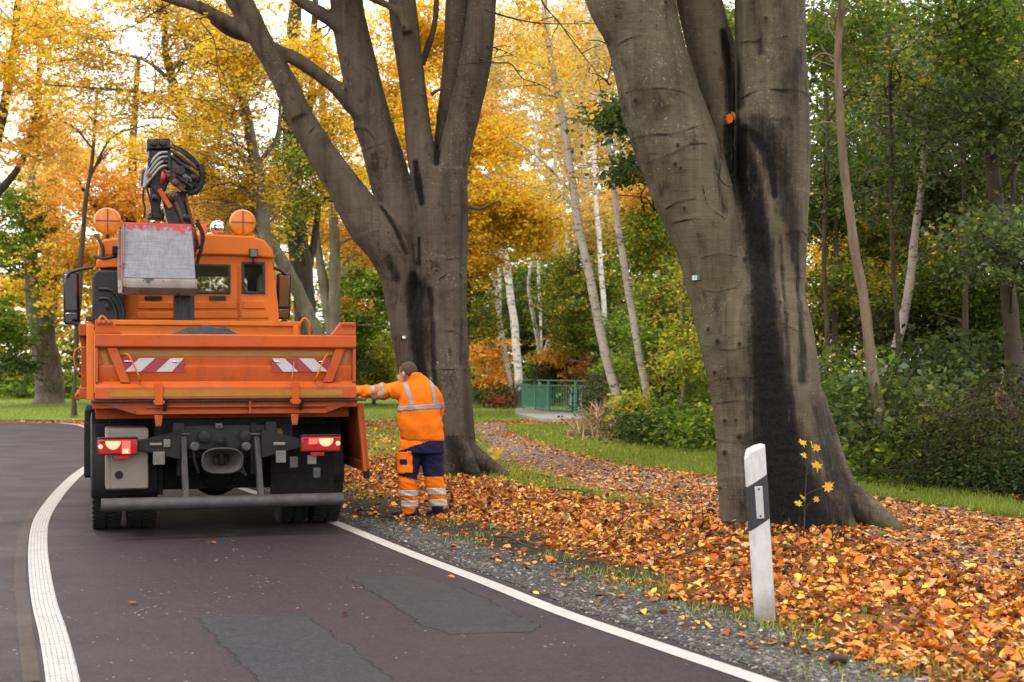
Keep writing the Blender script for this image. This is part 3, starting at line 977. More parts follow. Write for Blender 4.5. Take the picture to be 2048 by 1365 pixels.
def roots(mb, base, spec, Y):
    for ang, ln, r0 in spec:
        a = R(ang)
        p0 = Vector((base[0], base[1], 0))
        d = Vector((math.cos(a), math.sin(a), 0))
        g = lambda s: float(height(np.array([base[0] + d.x * s]), np.array([base[1] + d.y * s]))[0])
        pts = [p0 + d * .04 + Vector((0, 0, 1.15)), p0 + d * .16 + Vector((0, 0, .68)), p0 + d * .29 + Vector((0, 0, .34)), p0 + d * (.3 + ln * .4) + Vector((0, 0, .15)), p0 + d * (.3 + ln) + Vector((0, 0, -.04))]
        pts = [p + Vector((0, 0, g((p - p0).length))) for p in pts]
        mb.tube(pts, [r0 * .8, r0 * .98, r0, r0 * .75, r0 * .28], 12, 22)

RINGS_R = [(4.5, [(1246, 190), (1272, 184), (1310, 190), (1350, 198), (1386, 206)]), (4, [(1268, 276), (1300, 284), (1340, 280), (1378, 268), (1410, 250)]), (3.5, [(1290, 330), (1320, 322), (1345, 316)]), (4, [(1296, 312), (1330, 318), (1366, 300), (1404, 296)]),
           (4, [(1328, 420), (1346, 408), (1380, 404)]), (3.5, [(1345, 450), (1362, 446), (1390, 440)]), (3, [(1390, 580), (1420, 584), (1460, 576)]), (3, [(1405, 690), (1440, 700), (1480, 694)]), (3, [(1412, 760), (1450, 752), (1490, 748)]), (3, [(1424, 806), (1460, 800), (1500, 802)]), (3, [(1430, 876), (1462, 884), (1505, 872)]), (3, [(1436, 960), (1470, 952), (1510, 958)]),
           (5, [(1478, 196), (1510, 188), (1550, 190), (1590, 188), (1618, 194)]), (3, [(1480, 92), (1520, 96), (1560, 88)]), (3, [(1230, 96), (1262, 88), (1300, 94)]), (3, [(1560, 470), (1590, 466), (1616, 474)]), (3.5, [(1500, 655), (1540, 648), (1580, 660)]), (3, [(1560, 560), (1600, 556)]), (2.6, [(1400, 520), (1430, 512), (1470, 516)]),
           (4, [(1434, 330), (1426, 380), (1440, 420), (1462, 450)]), (3.5, [(1420, 350), (1440, 372), (1470, 380)]), (3, [(1396, 382), (1410, 420), (1440, 440)])]
RINGS_M = [(3, [(640, 250), (622, 268)]), (3, [(700, 122), (722, 130), (740, 146)]), (4, [(700, 252), (730, 258), (758, 286)]), (3, [(712, 300), (740, 294), (770, 290)]), (3, [(830, 520), (870, 524), (930, 516)]), (2.6, [(850, 575), (900, 580), (935, 572)]), (2.6, [(890, 660), (915, 664), (930, 676)]), (3, [(900, 196), (920, 190), (940, 200)]), (2.6, [(836, 190), (850, 194)]), (2.6, [(850, 740), (900, 735), (936, 744)]), (3, [(905, 440), (925, 430), (942, 420)]),
           (3.4, [(772, 500), (790, 516), (800, 540)]), (3, [(784, 480), (800, 500), (812, 530)]), (3, [(745, 470), (760, 462)]), (2.6, [(860, 870), (900, 866), (945, 872)]), (3, [(880, 560), (912, 540), (930, 556)])]
# ---- right beech, three stems from one trunk
YR = 12.4
br = (TREE_R[0], TREE_R[1])
def _extra_r(mb):
    roots(mb, (br[0] + .08, br[1]), [(-35, .66, .19), (-6, .28, .16), (-64, .36, .18), (-105, .3, .17), (-150, .28, .17), (178, .25, .18), (120, .4, .2), (60, .5, .2), (25, .5, .18)], YR)
TR_R = [
    (YR, [(1602, 1125, 300), (1590, 1060, 262), (1566, 960, 236), (1548, 860, 220), (1532, 760, 212), (1516, 660, 212), (1506, 590, 190), (1500, 520, 130), (1496, 460, 60)]),
    (YR, [(1475, 1100, 85, -.02), (1482, 1000, 88), (1480, 900, 92), (1470, 780, 100), (1455, 690, 112), (1442, 600, 122), (1420, 483, 142), (1376, 351, 166), (1322, 198, 160), (1290, 88, 150), (1268, 0, 160), (1256, -120, 155), (1240, -320, 140)]),
    (YR, [(1565, 900, 170), (1548, 760, 166), (1538, 600, 144), (1538, 483, 148), (1543, 351, 152), (1544, 198, 148), (1541, 0, 143), (1546, -150, 138), (1556, -340, 125)]),
    (YR + .28, [(1480, 520, 100), (1462, 330, 92), (1450, 230, 92), (1428, 120, 96), (1398, 0, 92), (1372, -130, 86), (1340, -320, 75)]),
    (YR - .05, [(1240, 70, 70), (1212, 20, 66), (1190, -20, 52), (1150, -110, 40), (1095, -230, 30)]),
]
BEECH_R = empty('beech_tree', (br[0], br[1], 0))
tag(BEECH_R, 'thick grey beech with three stems and a black wet streak, beside the white post', 'tree')
me = fused('trunk', TR_R, .0135, 20, M_BEECH_R, extra=_extra_r)
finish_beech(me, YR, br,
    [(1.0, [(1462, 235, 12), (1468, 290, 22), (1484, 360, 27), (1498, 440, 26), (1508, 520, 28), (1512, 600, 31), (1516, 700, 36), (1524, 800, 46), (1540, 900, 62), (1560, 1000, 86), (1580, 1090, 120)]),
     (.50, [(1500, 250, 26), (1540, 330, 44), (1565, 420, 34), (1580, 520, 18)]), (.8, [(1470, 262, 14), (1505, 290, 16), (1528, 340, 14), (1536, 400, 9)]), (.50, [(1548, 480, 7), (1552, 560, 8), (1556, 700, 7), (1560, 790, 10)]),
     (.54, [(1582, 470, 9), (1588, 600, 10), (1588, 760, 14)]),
     (.72, [(1452, 60, 10), (1463, 150, 16), (1466, 215, 16)]),  # shadow in the fork, painted dark like the streaks
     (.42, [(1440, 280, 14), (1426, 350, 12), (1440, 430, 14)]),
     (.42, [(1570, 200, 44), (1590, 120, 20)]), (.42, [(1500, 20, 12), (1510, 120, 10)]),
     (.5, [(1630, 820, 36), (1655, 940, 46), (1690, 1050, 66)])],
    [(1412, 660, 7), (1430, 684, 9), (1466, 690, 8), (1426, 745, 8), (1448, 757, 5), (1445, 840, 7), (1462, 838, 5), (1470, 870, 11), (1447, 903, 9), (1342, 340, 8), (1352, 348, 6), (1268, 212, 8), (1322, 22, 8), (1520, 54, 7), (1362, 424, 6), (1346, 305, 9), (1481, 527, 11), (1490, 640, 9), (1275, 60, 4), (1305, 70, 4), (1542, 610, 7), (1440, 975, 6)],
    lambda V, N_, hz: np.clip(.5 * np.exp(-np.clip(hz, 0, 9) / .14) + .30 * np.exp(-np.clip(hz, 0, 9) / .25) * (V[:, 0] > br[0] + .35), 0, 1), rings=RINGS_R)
o = link('trunk', me, BEECH_R); o.location = (-br[0], -br[1], 0)

# ---- middle beech, five limbs spreading out of a short trunk
YM = 19.0
bm_ = (TREE_M[0], TREE_M[1])
def _extra_m(mb):
    roots(mb, bm_, [(-5, .62, .18), (-40, .4, .2), (-75, .3, .2), (-110, .3, .2), (-150, .35, .2), (180, .4, .22), (120, .5, .22), (45, .5, .2)], YM)
TR_M = [
    (YM, [(890, 985, 170), (885, 930, 140), (880, 860, 128), (876, 780, 128), (870, 700, 120), (864, 640, 104), (861, 590, 70), (860, 550, 36)]),
    (YM, [(905, 880, 92), (900, 760, 84), (890, 656, 92), (885, 565, 98), (885, 480, 102), (885, 410, 104), (890, 340, 92)]),
    # right-hand limbs
    (YM, [(884, 440, 88), (893, 366, 78), (908, 311, 66), (926, 238, 62), (947, 147, 63), (962, 40, 60), (968, -40, 56), (985, -180, 50)]),
    (YM + .3, [(878, 420, 70), (886, 330, 52), (895, 250, 46), (908, 147, 50), (916, 0, 52), (918, -160, 46)]),
    (YM - .02, [(876, 460, 74), (858, 380, 66), (842, 311, 62), (833, 240, 55), (822, 147, 54), (808, 37, 56), (800, -40, 54), (780, -180, 46)]),
    (YM - .25, [(815, 66, 22), (808, 48, 21), (790, 20, 18), (752, 0, 16), (700, -28, 13), (640, -70, 10)]),
    # left-hand limbs
    (YM, [(860, 850, 80), (838, 760, 74), (820, 680, 72), (808, 600, 76), (796, 540, 82), (775, 490, 92), (728, 436, 84), (690, 378, 70), (640, 300, 60), (607, 246, 55), (567, 160, 47), (520, 80, 44), (472, 0, 41), (430, -70, 38), (360, -190, 32)]),
    (YM + .22, [(824, 600, 44), (816, 520, 66), (806, 445, 86), (784, 372, 84), (765, 305, 80), (738, 220, 76), (716, 128, 74), (697, 37, 70), (690, -40, 66), (682, -180, 58)]),
    (YM + .1, [(738, 240, 40), (700, 205, 36), (672, 176, 31), (632, 145, 29), (596, 121, 27), (563, 104, 26), (520, 84, 22), (470, 70, 18), (420, 40, 14)]),
    (YM - .12, [(600, 236, 40), (580, 196, 38), (556, 140, 34), (528, 82, 33), (500, 24, 34), (478, -20, 32)]),
    (YM - .1, [(545, 130, 20), (500, 74, 25), (470, 52, 26), (428, 30, 26), (390, 12, 25), (345, 0, 24), (280, -30, 20), (180, -60, 14)]),
    (YM + .1, [(700, 70, 34), (668, 46, 30), (640, 26, 27), (606, 6, 24), (560, -30, 20), (480, -60, 14)]),
    (YM + .3, [(860, 330, 15), (845, 120, 12), (868, 60, 12), (874, 0, 11), (872, -60, 9)]),
]
BEECH_M = empty('beech_tree', (bm_[0], bm_[1], 0))
tag(BEECH_M, 'brown beech spreading into several limbs, behind the man in orange', 'tree')
me = fused('trunk', TR_M[:-1], .021, 10, M_BEECH_M, extra=_extra_m)
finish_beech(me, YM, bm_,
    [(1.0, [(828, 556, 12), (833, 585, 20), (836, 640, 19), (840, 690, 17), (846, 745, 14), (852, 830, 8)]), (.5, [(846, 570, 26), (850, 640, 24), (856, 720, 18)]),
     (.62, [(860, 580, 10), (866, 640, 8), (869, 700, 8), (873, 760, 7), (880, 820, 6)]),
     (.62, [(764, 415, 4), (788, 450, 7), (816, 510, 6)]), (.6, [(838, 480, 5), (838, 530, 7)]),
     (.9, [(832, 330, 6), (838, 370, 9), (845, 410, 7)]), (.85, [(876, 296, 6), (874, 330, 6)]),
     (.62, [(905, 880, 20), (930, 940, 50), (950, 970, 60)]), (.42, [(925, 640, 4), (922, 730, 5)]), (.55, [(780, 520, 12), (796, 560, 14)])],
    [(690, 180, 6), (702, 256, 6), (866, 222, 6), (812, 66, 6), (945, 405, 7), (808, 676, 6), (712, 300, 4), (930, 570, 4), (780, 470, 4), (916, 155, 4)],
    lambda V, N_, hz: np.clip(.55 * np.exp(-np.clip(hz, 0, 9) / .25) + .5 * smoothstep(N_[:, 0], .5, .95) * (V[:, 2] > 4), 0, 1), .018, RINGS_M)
o = link('trunk', me, BEECH_M); o.location = (-bm_[0], -bm_[1], 0)
# thin dead twigs on the trunk
for Y, pts in [(YM + .3, [(846, 130, 10), (862, 80, 11), (872, 30, 11), (872, -40, 9)]), (YM + .3, [(846, 130, 11), (852, 98, 9), (866, 60, 8), (872, 0, 8)]), (YM - .1, [(938, 414, 9), (958, 418, 6), (978, 411, 5), (1000, 402, 3)]), (YM, [(862, 190, 8), (874, 182, 6), (884, 178, 4)])]:
    mb = MB(); mb.tube([W(x, y, Y) for x, y, _ in pts], [w_ * Y / F / 2 for *_, w_ in pts], 7, 14)
    mb.v = [(x - bm_[0], y - bm_[1], z) for x, y, z in mb.v]
    mb.build('dead_twig', M_BEECH_M, BEECH_M, 80)
# crowns of both, mostly above the frame, with sprays hanging into it
o, _ = crown('crown', [(520, -330, 19, 330, 180, 2.6, 9000, .085, YEL), (900, -360, 19.5, 330, 180, 2.6, 9000, .085, YEL), (250, -150, 19.5, 200, 90, 1.5, 4200, .08, YEL), (1080, -70, 20, 110, 60, 1.0, 1300, .075, YEL)], BEECH_M)
o.location = (-bm_[0], -bm_[1], 0)
def wm(x, y, z, rx, ry, rz, n, size, pal): return (1024 + F * x / y, HY - F * (z - CAMZ) / y, y, rx * F / y, rz * F / y, ry, n, size, pal)
OVER_SHADE = [wm(-1.5, 7.5, 12.5, 5.0, 4.5, 2.6, 8000, .10, YEL), wm(2.5, 12, 13.5, 4.5, 4.0, 2.6, 6500, .10, YEL), wm(3.5, 5.0, 12, 4, 4, 2.4, 5000, .10, YEL)]  # unseen leaf masses added over the road to dim its sky light
o, _ = crown('crown', [(1250, -480, 13, 420, 220, 2.2, 8000, .08, YEL), (1650, -500, 13.2, 420, 200, 2.2, 8000, .08, GYL)] + OVER_SHADE, BEECH_R)
o.location = (-br[0], -br[1], 0)
# =================================================================== TREES BEHIND
# ---- left: yellow wood beyond the road
tree('old_tree', 'stout old tree with fluted trunk on the lawn left of the lorry', 'tree',
     [(62, [(97, 808, 66), (95, 770, 52), (90, 720, 47), (84, 660, 48), (76, 610, 50), (70, 565, 42), (62, 500, 26), (58, 420, 18), (74, 300, 12)]),
      (62, [(112, 808, 34), (108, 740, 30), (98, 680, 26), (104, 600, 26), (106, 540, 24), (102, 470, 18), (108, 380, 12)]),
      (62.3, [(86, 620, 20), (112, 592, 14), (140, 560, 10), (164, 520, 7)])],
     [(40, 430, 60, 95, 55, 3, 4200, .16, GRN), (72, 510, 60, 80, 48, 3, 3400, .16, GRN), (10, 640, 58, 80, 60, 3, 3200, .16, GRN), (28, 735, 57, 55, 30, 2, 900, .16, DGR),
      (95, 370, 64, 90, 60, 3, 3000, .15, ORY), (30, 560, 64, 70, 60, 3, 1500, .15, YEL)], M_BARK_OLD)
tree('yellow_tree', 'bare lower stemmed yellow tree at the left edge, above the old tree', 'tree',
     [(50, [(-70, 825, 40), (-60, 600, 34), (-20, 350, 26), (20, 150, 18), (40, -40, 12)]), (50.2, [(-40, 430, 18), (40, 330, 13), (75, 200, 10), (80, 60, 7)])],
     [(40, 120, 48, 150, 120, 3, 5200, .13, YEL), (60, 270, 50, 120, 80, 3, 4300, .13, ORY), (-20, 10, 48, 140, 90, 3, 2600, .13, YEL), (110, 40, 50, 90, 80, 3, 1800, .13, YEL)], M_BARK_DARK, nb=5)
tree('leaning_tree', 'leaning mossy tree curving up behind the crane', 'tree',
     [(34, [(668, 866, 34), (650, 740, 31), (631, 664, 29), (592, 580, 27), (547, 495, 26), (500, 428, 26), (478, 408, 27), (427, 369, 25), (386, 297, 23), (366, 239, 21), (342, 154, 18), (329, 100, 14), (331, 51, 11), (322, -60, 8)]),
      (34.1, [(372, 250, 12), (440, 230, 9), (520, 236, 7)]), (34, [(345, 165, 10), (290, 120, 7), (220, 105, 4)]), (34, [(360, 215, 9), (300, 190, 7), (200, 178, 5), (90, 170, 3)])],
     [(225, 80, 34, 170, 75, 2.2, 3600, .085, YEL), (335, 190, 34, 140, 70, 2, 2000, .085, YEL), (190, 185, 35, 130, 60, 2, 1500, .085, YEL), (410, 60, 33, 100, 80, 2, 2800, .085, YEL), (330, -20, 34, 200, 60, 2, 3000, .085, YEL)], M_BARK_MOSS, nb=11, twigs=.9)
tree('yellow_tree', 'thin yellow sprays hanging in the bright gap left of the crane', 'tree',
     [(44, [(150, 837, 14), (156, 600, 12), (170, 420, 9), (186, 300, 7), (196, 180, 5)]), (44, [(176, 360, 6), (230, 270, 4), (300, 250, 3)]), (44, [(186, 300, 5), (140, 250, 4), (100, 240, 2)])],
     [(190, 250, 44, 110, 45, 2, 900, .10, ORY), (250, 280, 44, 90, 40, 2, 700, .10, YEL), (120, 240, 44, 70, 40, 2, 500, .10, ORY)], M_BARK_DARK, nb=6, twigs=.9)
tree('straight_tree', 'straight pale trunk rising behind the right amber beacon', 'tree',
     [(31, [(560, 875, 36), (545, 700, 32), (527, 466, 27), (514, 342, 24), (488, 205, 21), (463, 85, 18), (452, -60, 14)]), (31.2, [(512, 330, 10), (548, 280, 8), (560, 200, 6)]), (31.2, [(490, 220, 9), (430, 235, 8), (370, 232, 5)])],
     [(450, 250, 31, 95, 95, 1.8, 4200, .08, YEL), (485, 110, 30, 90, 110, 1.8, 4600, .08, YEL), (395, 330, 32, 80, 60, 1.8, 2400, .08, YEL), (520, 390, 32, 55, 85, 1.8, 2800, .08, YEL), (440, 420, 33, 60, 55, 1.8, 1900, .08, ORY)], M_BARK_MOSS, nb=11, twigs=.9)
tree('twisted_tree', 'dark twisted tree with several stems right of the lorry cab', 'tree',
     [(37, [(616, 858, 56), (608, 640, 44), (598, 490, 44), (586, 400, 38), (578, 300, 32), (582, 150, 30), (592, 0, 26), (596, -80, 22)]),
      (37.2, [(604, 560, 24), (622, 500, 16), (634, 440, 13), (640, 400, 9)]), (36.6, [(574, 380, 22), (552, 320, 14), (560, 240, 10)]),
      (37.2, [(600, 430, 14), (640, 400, 11), (700, 410, 7)]), (37, [(586, 330, 16), (620, 200, 16), (628, 60, 14), (630, -60, 11)])],
     [(600, 320, 36, 70, 80, 2, 3600, .09, GYL), (620, 110, 36, 90, 120, 2, 4200, .09, YEL), (560, 420, 35, 55, 60, 2, 2200, .09, GYL), (665, 240, 37, 70, 80, 2, 2400, .09, YEL), (660, 390, 38, 80, 50, 2, 2000, .09, YEL)], M_BARK_DARK, nb=5)
tree('forked_tree', 'forked mossy tree standing just left of the brown beech', 'tree',
     [(40, [(672, 850, 30), (671, 700, 25), (669, 580, 24), (668, 473, 21), (662, 350, 18), (645, 200, 15), (636, 60, 12)]),
      (40.1, [(672, 800, 24), (664, 660, 22), (646, 560, 20), (634, 500, 15), (630, 420, 10)]), (40, [(668, 500, 10), (690, 480, 7), (716, 474, 5)])],
     [(720, 470, 42, 75, 70, 2, 2600, .10, ORY), (700, 330, 42, 75, 90, 2, 3000, .10, YEL), (640, 470, 43, 55, 60, 2, 1400, .10, YEL)], M_BARK_MOSS)
tree('orange_tree', 'broad orange crown far behind the crane', 'tree',
     [(58, [(250, 814, 26), (254, 600, 24), (262, 420, 20), (268, 250, 14), (276, 120, 9)]), (58, [(258, 520, 13), (340, 400, 10), (370, 330, 7)]), (58, [(258, 470, 12), (180, 400, 9), (140, 330, 6)])],
     [(330, 345, 58, 140, 80, 4, 7000, .13, ORY), (220, 410, 58, 130, 90, 4, 8500, .13, ORG), (420, 460, 58, 110, 90, 4, 7000, .13, ORG), (150, 330, 58, 110, 70, 4, 3400, .13, ORY), (170, 530, 59, 90, 90, 4, 5600, .13, ORY), (270, 560, 59, 160, 80, 4, 7000, .13, YEL), (520, 560, 60, 80, 100, 4, 4200, .13, ORY)], M_BARK_DARK)
tree('green_tree', 'green leaved tree beyond the lawn between lorry and brown beech', 'tree',
     [(56, [(706, 816, 18), (708, 700, 15), (716, 600, 12), (722, 500, 8)])],
     [(735, 570, 55, 70, 60, 3, 3800, .14, GRN), (712, 640, 55, 70, 50, 3, 3600, .14, GRN), (690, 560, 57, 60, 60, 3, 2200, .14, GYL), (745, 500, 56, 70, 50, 3, 2600, .14, YEL), (690, 615, 54, 50, 25, 2, 1500, .13, ORG), (700, 720, 56, 40, 40, 2, 1500, .14, DGR)], M_BARK_DARK)
tree('shrub', 'round yellow green shrub on the far lawn behind the man', 'shrub',
     [(60, [(748, 812, 8), (748, 770, 6), (750, 730, 4)]), (60, [(748, 790, 6), (735, 755, 5), (730, 720, 3)])],
     [(748, 735, 60, 45, 45, 2, 5200, .13, YGR), (770, 700, 60, 35, 40, 2, 2600, .13, YGR), (735, 770, 60, 50, 26, 2, 2600, .13, YGR)], M_BARK_DARK)
tree('yellow_tree', 'tall yellow tree showing between the limbs of the brown beech', 'tree',
     [(46, [(850, 838, 24), (848, 600, 20), (846, 400, 16), (842, 200, 12), (838, 20, 8)])],
     [(850, 260, 44, 70, 120, 2.5, 6000, .11, YEL), (800, 120, 45, 90, 110, 2.5, 5600, .11, YEL), (870, 60, 45, 70, 100, 2.5, 4200, .11, YEL), (750, 230, 46, 70, 100, 2.5, 3600, .11, ORY), (840, 430, 46, 40, 90, 2.5, 2600, .11, YEL)], M_BARK_DARK)
tree('yellow_tree', 'dense golden beech crown right of the brown beech', 'tree',
     [(45, [(930, 838, 24), (932, 600, 20), (936, 440, 16), (944, 300, 12), (950, 200, 8)]), (45, [(936, 450, 10), (990, 400, 8), (1060, 390, 5)])],
     [(1000, 420, 44, 95, 75, 2.5, 10500, .10, YEL), (1065, 440, 44, 60, 62, 2.2, 5200, .10, YEL), (985, 310, 45, 65, 70, 2.2, 5200, .10, YEL), (965, 500, 45, 42, 70, 2.2, 3400, .10, YEL), (960, 240, 46, 45, 60, 2, 2800, .10, ORY), (960, 620, 46, 40, 70, 2, 2600, .10, GYL)], M_BARK_DARK)

# ---- birches
GB = 'birches beyond the footpath'
tree('birch', 'thin birch left of the thicker white one by the railing', 'birch', [(56, [(1023, 816, 12.6), (1012, 716, 10.3), (996, 617, 9.8), (984, 459, 8.6), (982, 300, 6.9), (984, 160, 4.6)])],
     [(985, 180, 55, 60, 90, 2, 2200, .09, TAN), (1000, 60, 55, 70, 80, 2, 1600, .09, TAN)], M_BIRCH_GREY, GB, dark_base=1.2)
tree('birch', 'bright white birch with a black foot, left of the green railing', 'birch', [(55, [(1041, 817, 19.5), (1036, 760, 16.7), (1033, 696, 16.1), (1021, 585, 14.9), (1005, 490, 15.5), (999, 440, 13.8), (994, 320, 10.3), (990, 180, 6.9)])],
     [(1030, 150, 54, 80, 110, 2, 2600, .09, TAN)], M_BIRCH, GB, dark_base=2.2)
tree('birch', 'birch forked low into a V behind the green railing', 'birch', [(50, [(1083, 826, 16.1), (1085, 748, 13.8), (1098, 688, 12.6), (1121, 637, 12.1), (1130, 601, 11.5), (1115, 510, 10.3), (1110, 400, 9.2), (1112, 250, 6.9), (1118, 120, 4.6)]),
     (50, [(1085, 752, 10), (1079, 696, 8.5), (1064, 628, 8), (1058, 570, 7), (1068, 503, 6), (1070, 400, 4)])],
     [(1105, 180, 50, 70, 110, 2, 2400, .09, TAN), (1120, 60, 50, 80, 80, 2, 1900, .09, TAN)], M_BIRCH, GB, dark_base=1.4)
tree('birch', 'tall spotted birch leaning left, its foot among dry grass', 'birch', [(30.3, [(1262, 882, 25.3), (1247, 838, 20.4), (1221, 744, 19.5), (1198, 649, 18.5), (1181, 558, 17.5), (1158, 459, 16.5), (1149, 385, 16.5), (1128, 256, 15.6), (1109, 147, 13.6), (1090, 37, 11.7), (1078, -60, 8.7)]),
     (30.3, [(1140, 380, 6), (1085, 320, 5), (1010, 268, 3)])],
     [(1080, 110, 30.5, 90, 110, 1.6, 1500, .07, YEL), (1120, 330, 31, 90, 90, 1.6, 900, .065, TAN)], M_BIRCH_GREY, GB, dark_base=1.5)
tree('birch', 'smooth pale birch leaning left of the thick grey beech', 'birch', [(29.5, [(1310, 887, 19.5), (1304, 860, 16.5), (1289, 775, 15.6), (1272, 676, 14.6), (1249, 538, 13.6), (1229, 400, 12.2), (1222, 340, 11.2), (1208, 256, 9.2), (1196, 150, 6.8), (1190, 20, 4.9)]),
     (29.5, [(1222, 345, 7), (1232, 280, 5.5), (1238, 200, 4)])],
     [(1220, 130, 30, 70, 110, 1.5, 1700, .07, TAN), (1200, 240, 30, 50, 60, 1.4, 500, .07, YEL)], M_BIRCH_GREY, GB, dark_base=.7)
tree('birch', 'slender birch far back between the two leaning ones', 'birch', [(48, [(1215, 830, 10.3), (1200, 650, 10.3), (1181, 500, 10.9), (1171, 385, 10.3), (1164, 256, 9.2), (1160, 120, 5.8)])],
     [(1165, 120, 48, 70, 100, 2, 2300, .09, TAN), (1150, 260, 48, 60, 70, 2, 1300, .09, TAN)], M_BIRCH, GB)
tree('birch', 'hair thin birch stem beside the forked birch', 'birch', [(52, [(1160, 822, 6.9), (1156, 720, 6.9), (1145, 578, 7.5), (1133, 459, 6.9), (1128, 330, 4.6)])],
     [(1135, 300, 52, 50, 70, 2, 1400, .09, TAN)], M_BIRCH, GB)
tree('birch', 'white birch top in the gold behind the middle gap', 'birch', [(62, [(1000, 808, 9.2), (998, 600, 9.2), (996, 300, 9.2), (994, 200, 6.9), (996, 60, 4.6)])],
     [(1040, 60, 62, 70, 90, 2.5, 2200, .10, TAN), (950, 120, 62, 70, 90, 2.5, 2400, .10, ORY)], M_BIRCH, GB)
tree('birch', 'birch with a white fork above its neighbour, upper centre', 'birch', [(44, [(1225, 838, 11.5), (1208, 640, 11.5), (1196, 460, 10.3), (1186, 300, 9.2), (1178, 140, 6.9), (1172, 0, 4.6)])],
     [(1200, 60, 44, 80, 100, 2, 2400, .085, TAN), (1150, 190, 44, 60, 70, 2, 900, .085, TAN)], M_BIRCH, GB)
tree('birch', 'leaning birch in the green wood right of the slim brown tree', 'birch', [(25, [(1752, 850, 23.0), (1768, 775, 18.4), (1795, 684, 19.5), (1817, 578, 18.4), (1829, 488, 16.1), (1846, 366, 13.8), (1852, 256, 11.5), (1858, 120, 8.0)])],
     [(1850, 200, 25, 110, 110, 1.6, 3600, .075, HAZ), (1790, 300, 25.5, 80, 80, 1.6, 2200, .075, GRN)], M_BIRCH_GREY, GB, nb=1, dark_base=.6)
tree('birch', 'thin pale birch deep in the right wood, behind the leaning one', 'birch', [(33, [(1842, 850, 10.3), (1838, 700, 10.3), (1830, 500, 10.3), (1826, 360, 9.2), (1822, 230, 6.9)]), (33.0, [(1837, 690, 9.2), (1846, 520, 9.2), (1855, 360, 10.3), (1850, 250, 6.9)])],
     [(1800, 150, 33, 90, 110, 2, 2600, .085, HAZ)], M_BIRCH, GB)

for lab, Y, st_ in [('very thin white birch high in the gold, left of the spotted birch', 60, [(1084, 811, 6.5), (1080, 600, 6.5), (1074, 350, 6), (1070, 150, 5), (1072, -20, 3)]),
                    ('very thin white birch rising behind the slender far birch', 58, [(1142, 813, 7), (1150, 620, 7), (1146, 420, 7), (1138, 240, 6), (1140, 60, 4), (1138, -40, 3)]),
                    ('very thin white birch just left of the smooth pale birch', 54, [(1216, 819, 7), (1196, 640, 7), (1186, 470, 7), (1190, 300, 6), (1184, 120, 5), (1188, -30, 3)]),
                    ('very thin white birch between smooth pale birch and grey beech', 50, [(1282, 825, 7), (1268, 640, 7), (1258, 460, 7), (1248, 300, 6), (1240, 150, 5), (1236, -20, 3)]),
                    ('very thin white birch close right of the brown beech', 57, [(975, 815, 7), (972, 640, 7), (980, 470, 7), (976, 320, 6), (984, 160, 5), (980, -20, 3)])]:
    tree('birch', lab, 'birch', [(Y, st_)], [(st_[3][0], 90, Y, 60, 110, 2, 1100, .09, TAN)], M_BIRCH, GB)
# ---- middle wood
def T(*a, **k): return tree(*a, **k)
T('crooked_tree', 'thin crooked brown stem close left of the thick grey beech', 'tree', [(27.5, [(1341, 896, 10), (1347, 865, 9.5), (1359, 815, 9.5), (1368, 740, 9.5), (1371, 696, 9), (1363, 625, 7.5), (1366, 570, 6), (1372, 530, 4)]), (27.5, [(1370, 690, 5), (1384, 670, 4), (1400, 645, 3)])],
  [(1375, 690, 27.2, 60, 55, 1.2, 1500, .09, YGR), (1395, 560, 28, 40, 60, 1.2, 900, .09, YGR)], M_BARK_SLIM)
T('maple_tree', 'bright green young maple before the wood, left of the grey beech', 'tree', [(31, [(1338, 872, 10), (1336, 800, 9), (1325, 720, 8), (1318, 640, 6), (1322, 540, 4)]), (31, [(1330, 750, 6), (1345, 700, 5), (1362, 660, 3)])],
  [(1360, 740, 30.5, 75, 48, 1.6, 3300, .11, YGR), (1320, 690, 31, 60, 50, 1.6, 2300, .11, GRN), (1330, 600, 31.5, 60, 60, 1.6, 2300, .11, GYL), (1300, 800, 31, 60, 40, 1.5, 1800, .11, GRN)], M_BARK_DARK)
T('dark_tree', 'dark thin tree behind the smooth pale birch', 'tree', [(34, [(1350, 866, 12), (1341, 780, 11), (1330, 700, 10), (1320, 560, 9), (1308, 400, 7), (1298, 250, 5)])],
  [(1450, 50, 36, 70, 110, 2, 2600, .10, GRN), (1370, 40, 38, 50, 90, 2, 1300, .10, GYL), (1300, 480, 34, 60, 90, 2, 3400, .10, GYL), (1345, 440, 35, 70, 80, 2, 3200, .10, YEL), (1280, 370, 34, 45, 60, 2, 2200, .10, ORY), (1250, 235, 27, 60, 42, 1.2, 1500, .10, DGR), (1268, 330, 28, 45, 30, 1.2, 800, .10, DGR), (1300, 200, 36, 60, 80, 2, 2000, .09, TAN)], M_BARK_DARK)
T('green_tree', 'leafy green tree filling the gap behind the leaning birches', 'tree', [(47, [(1150, 832, 14), (1152, 700, 12), (1156, 560, 9), (1160, 450, 6)])],
  [(1160, 640, 46, 75, 60, 2.4, 5200, .12, GYL), (1205, 560, 47, 60, 70, 2.4, 4600, .12, GYL), (1130, 560, 48, 60, 60, 2.4, 3200, .12, GYL), (1230, 680, 44, 60, 60, 2.4, 4600, .12, GRN), (1190, 440, 48, 60, 70, 2.4, 3200, .11, TAN), (1250, 760, 40, 55, 50, 2, 3200, .12, GRN)], M_BARK_DARK)
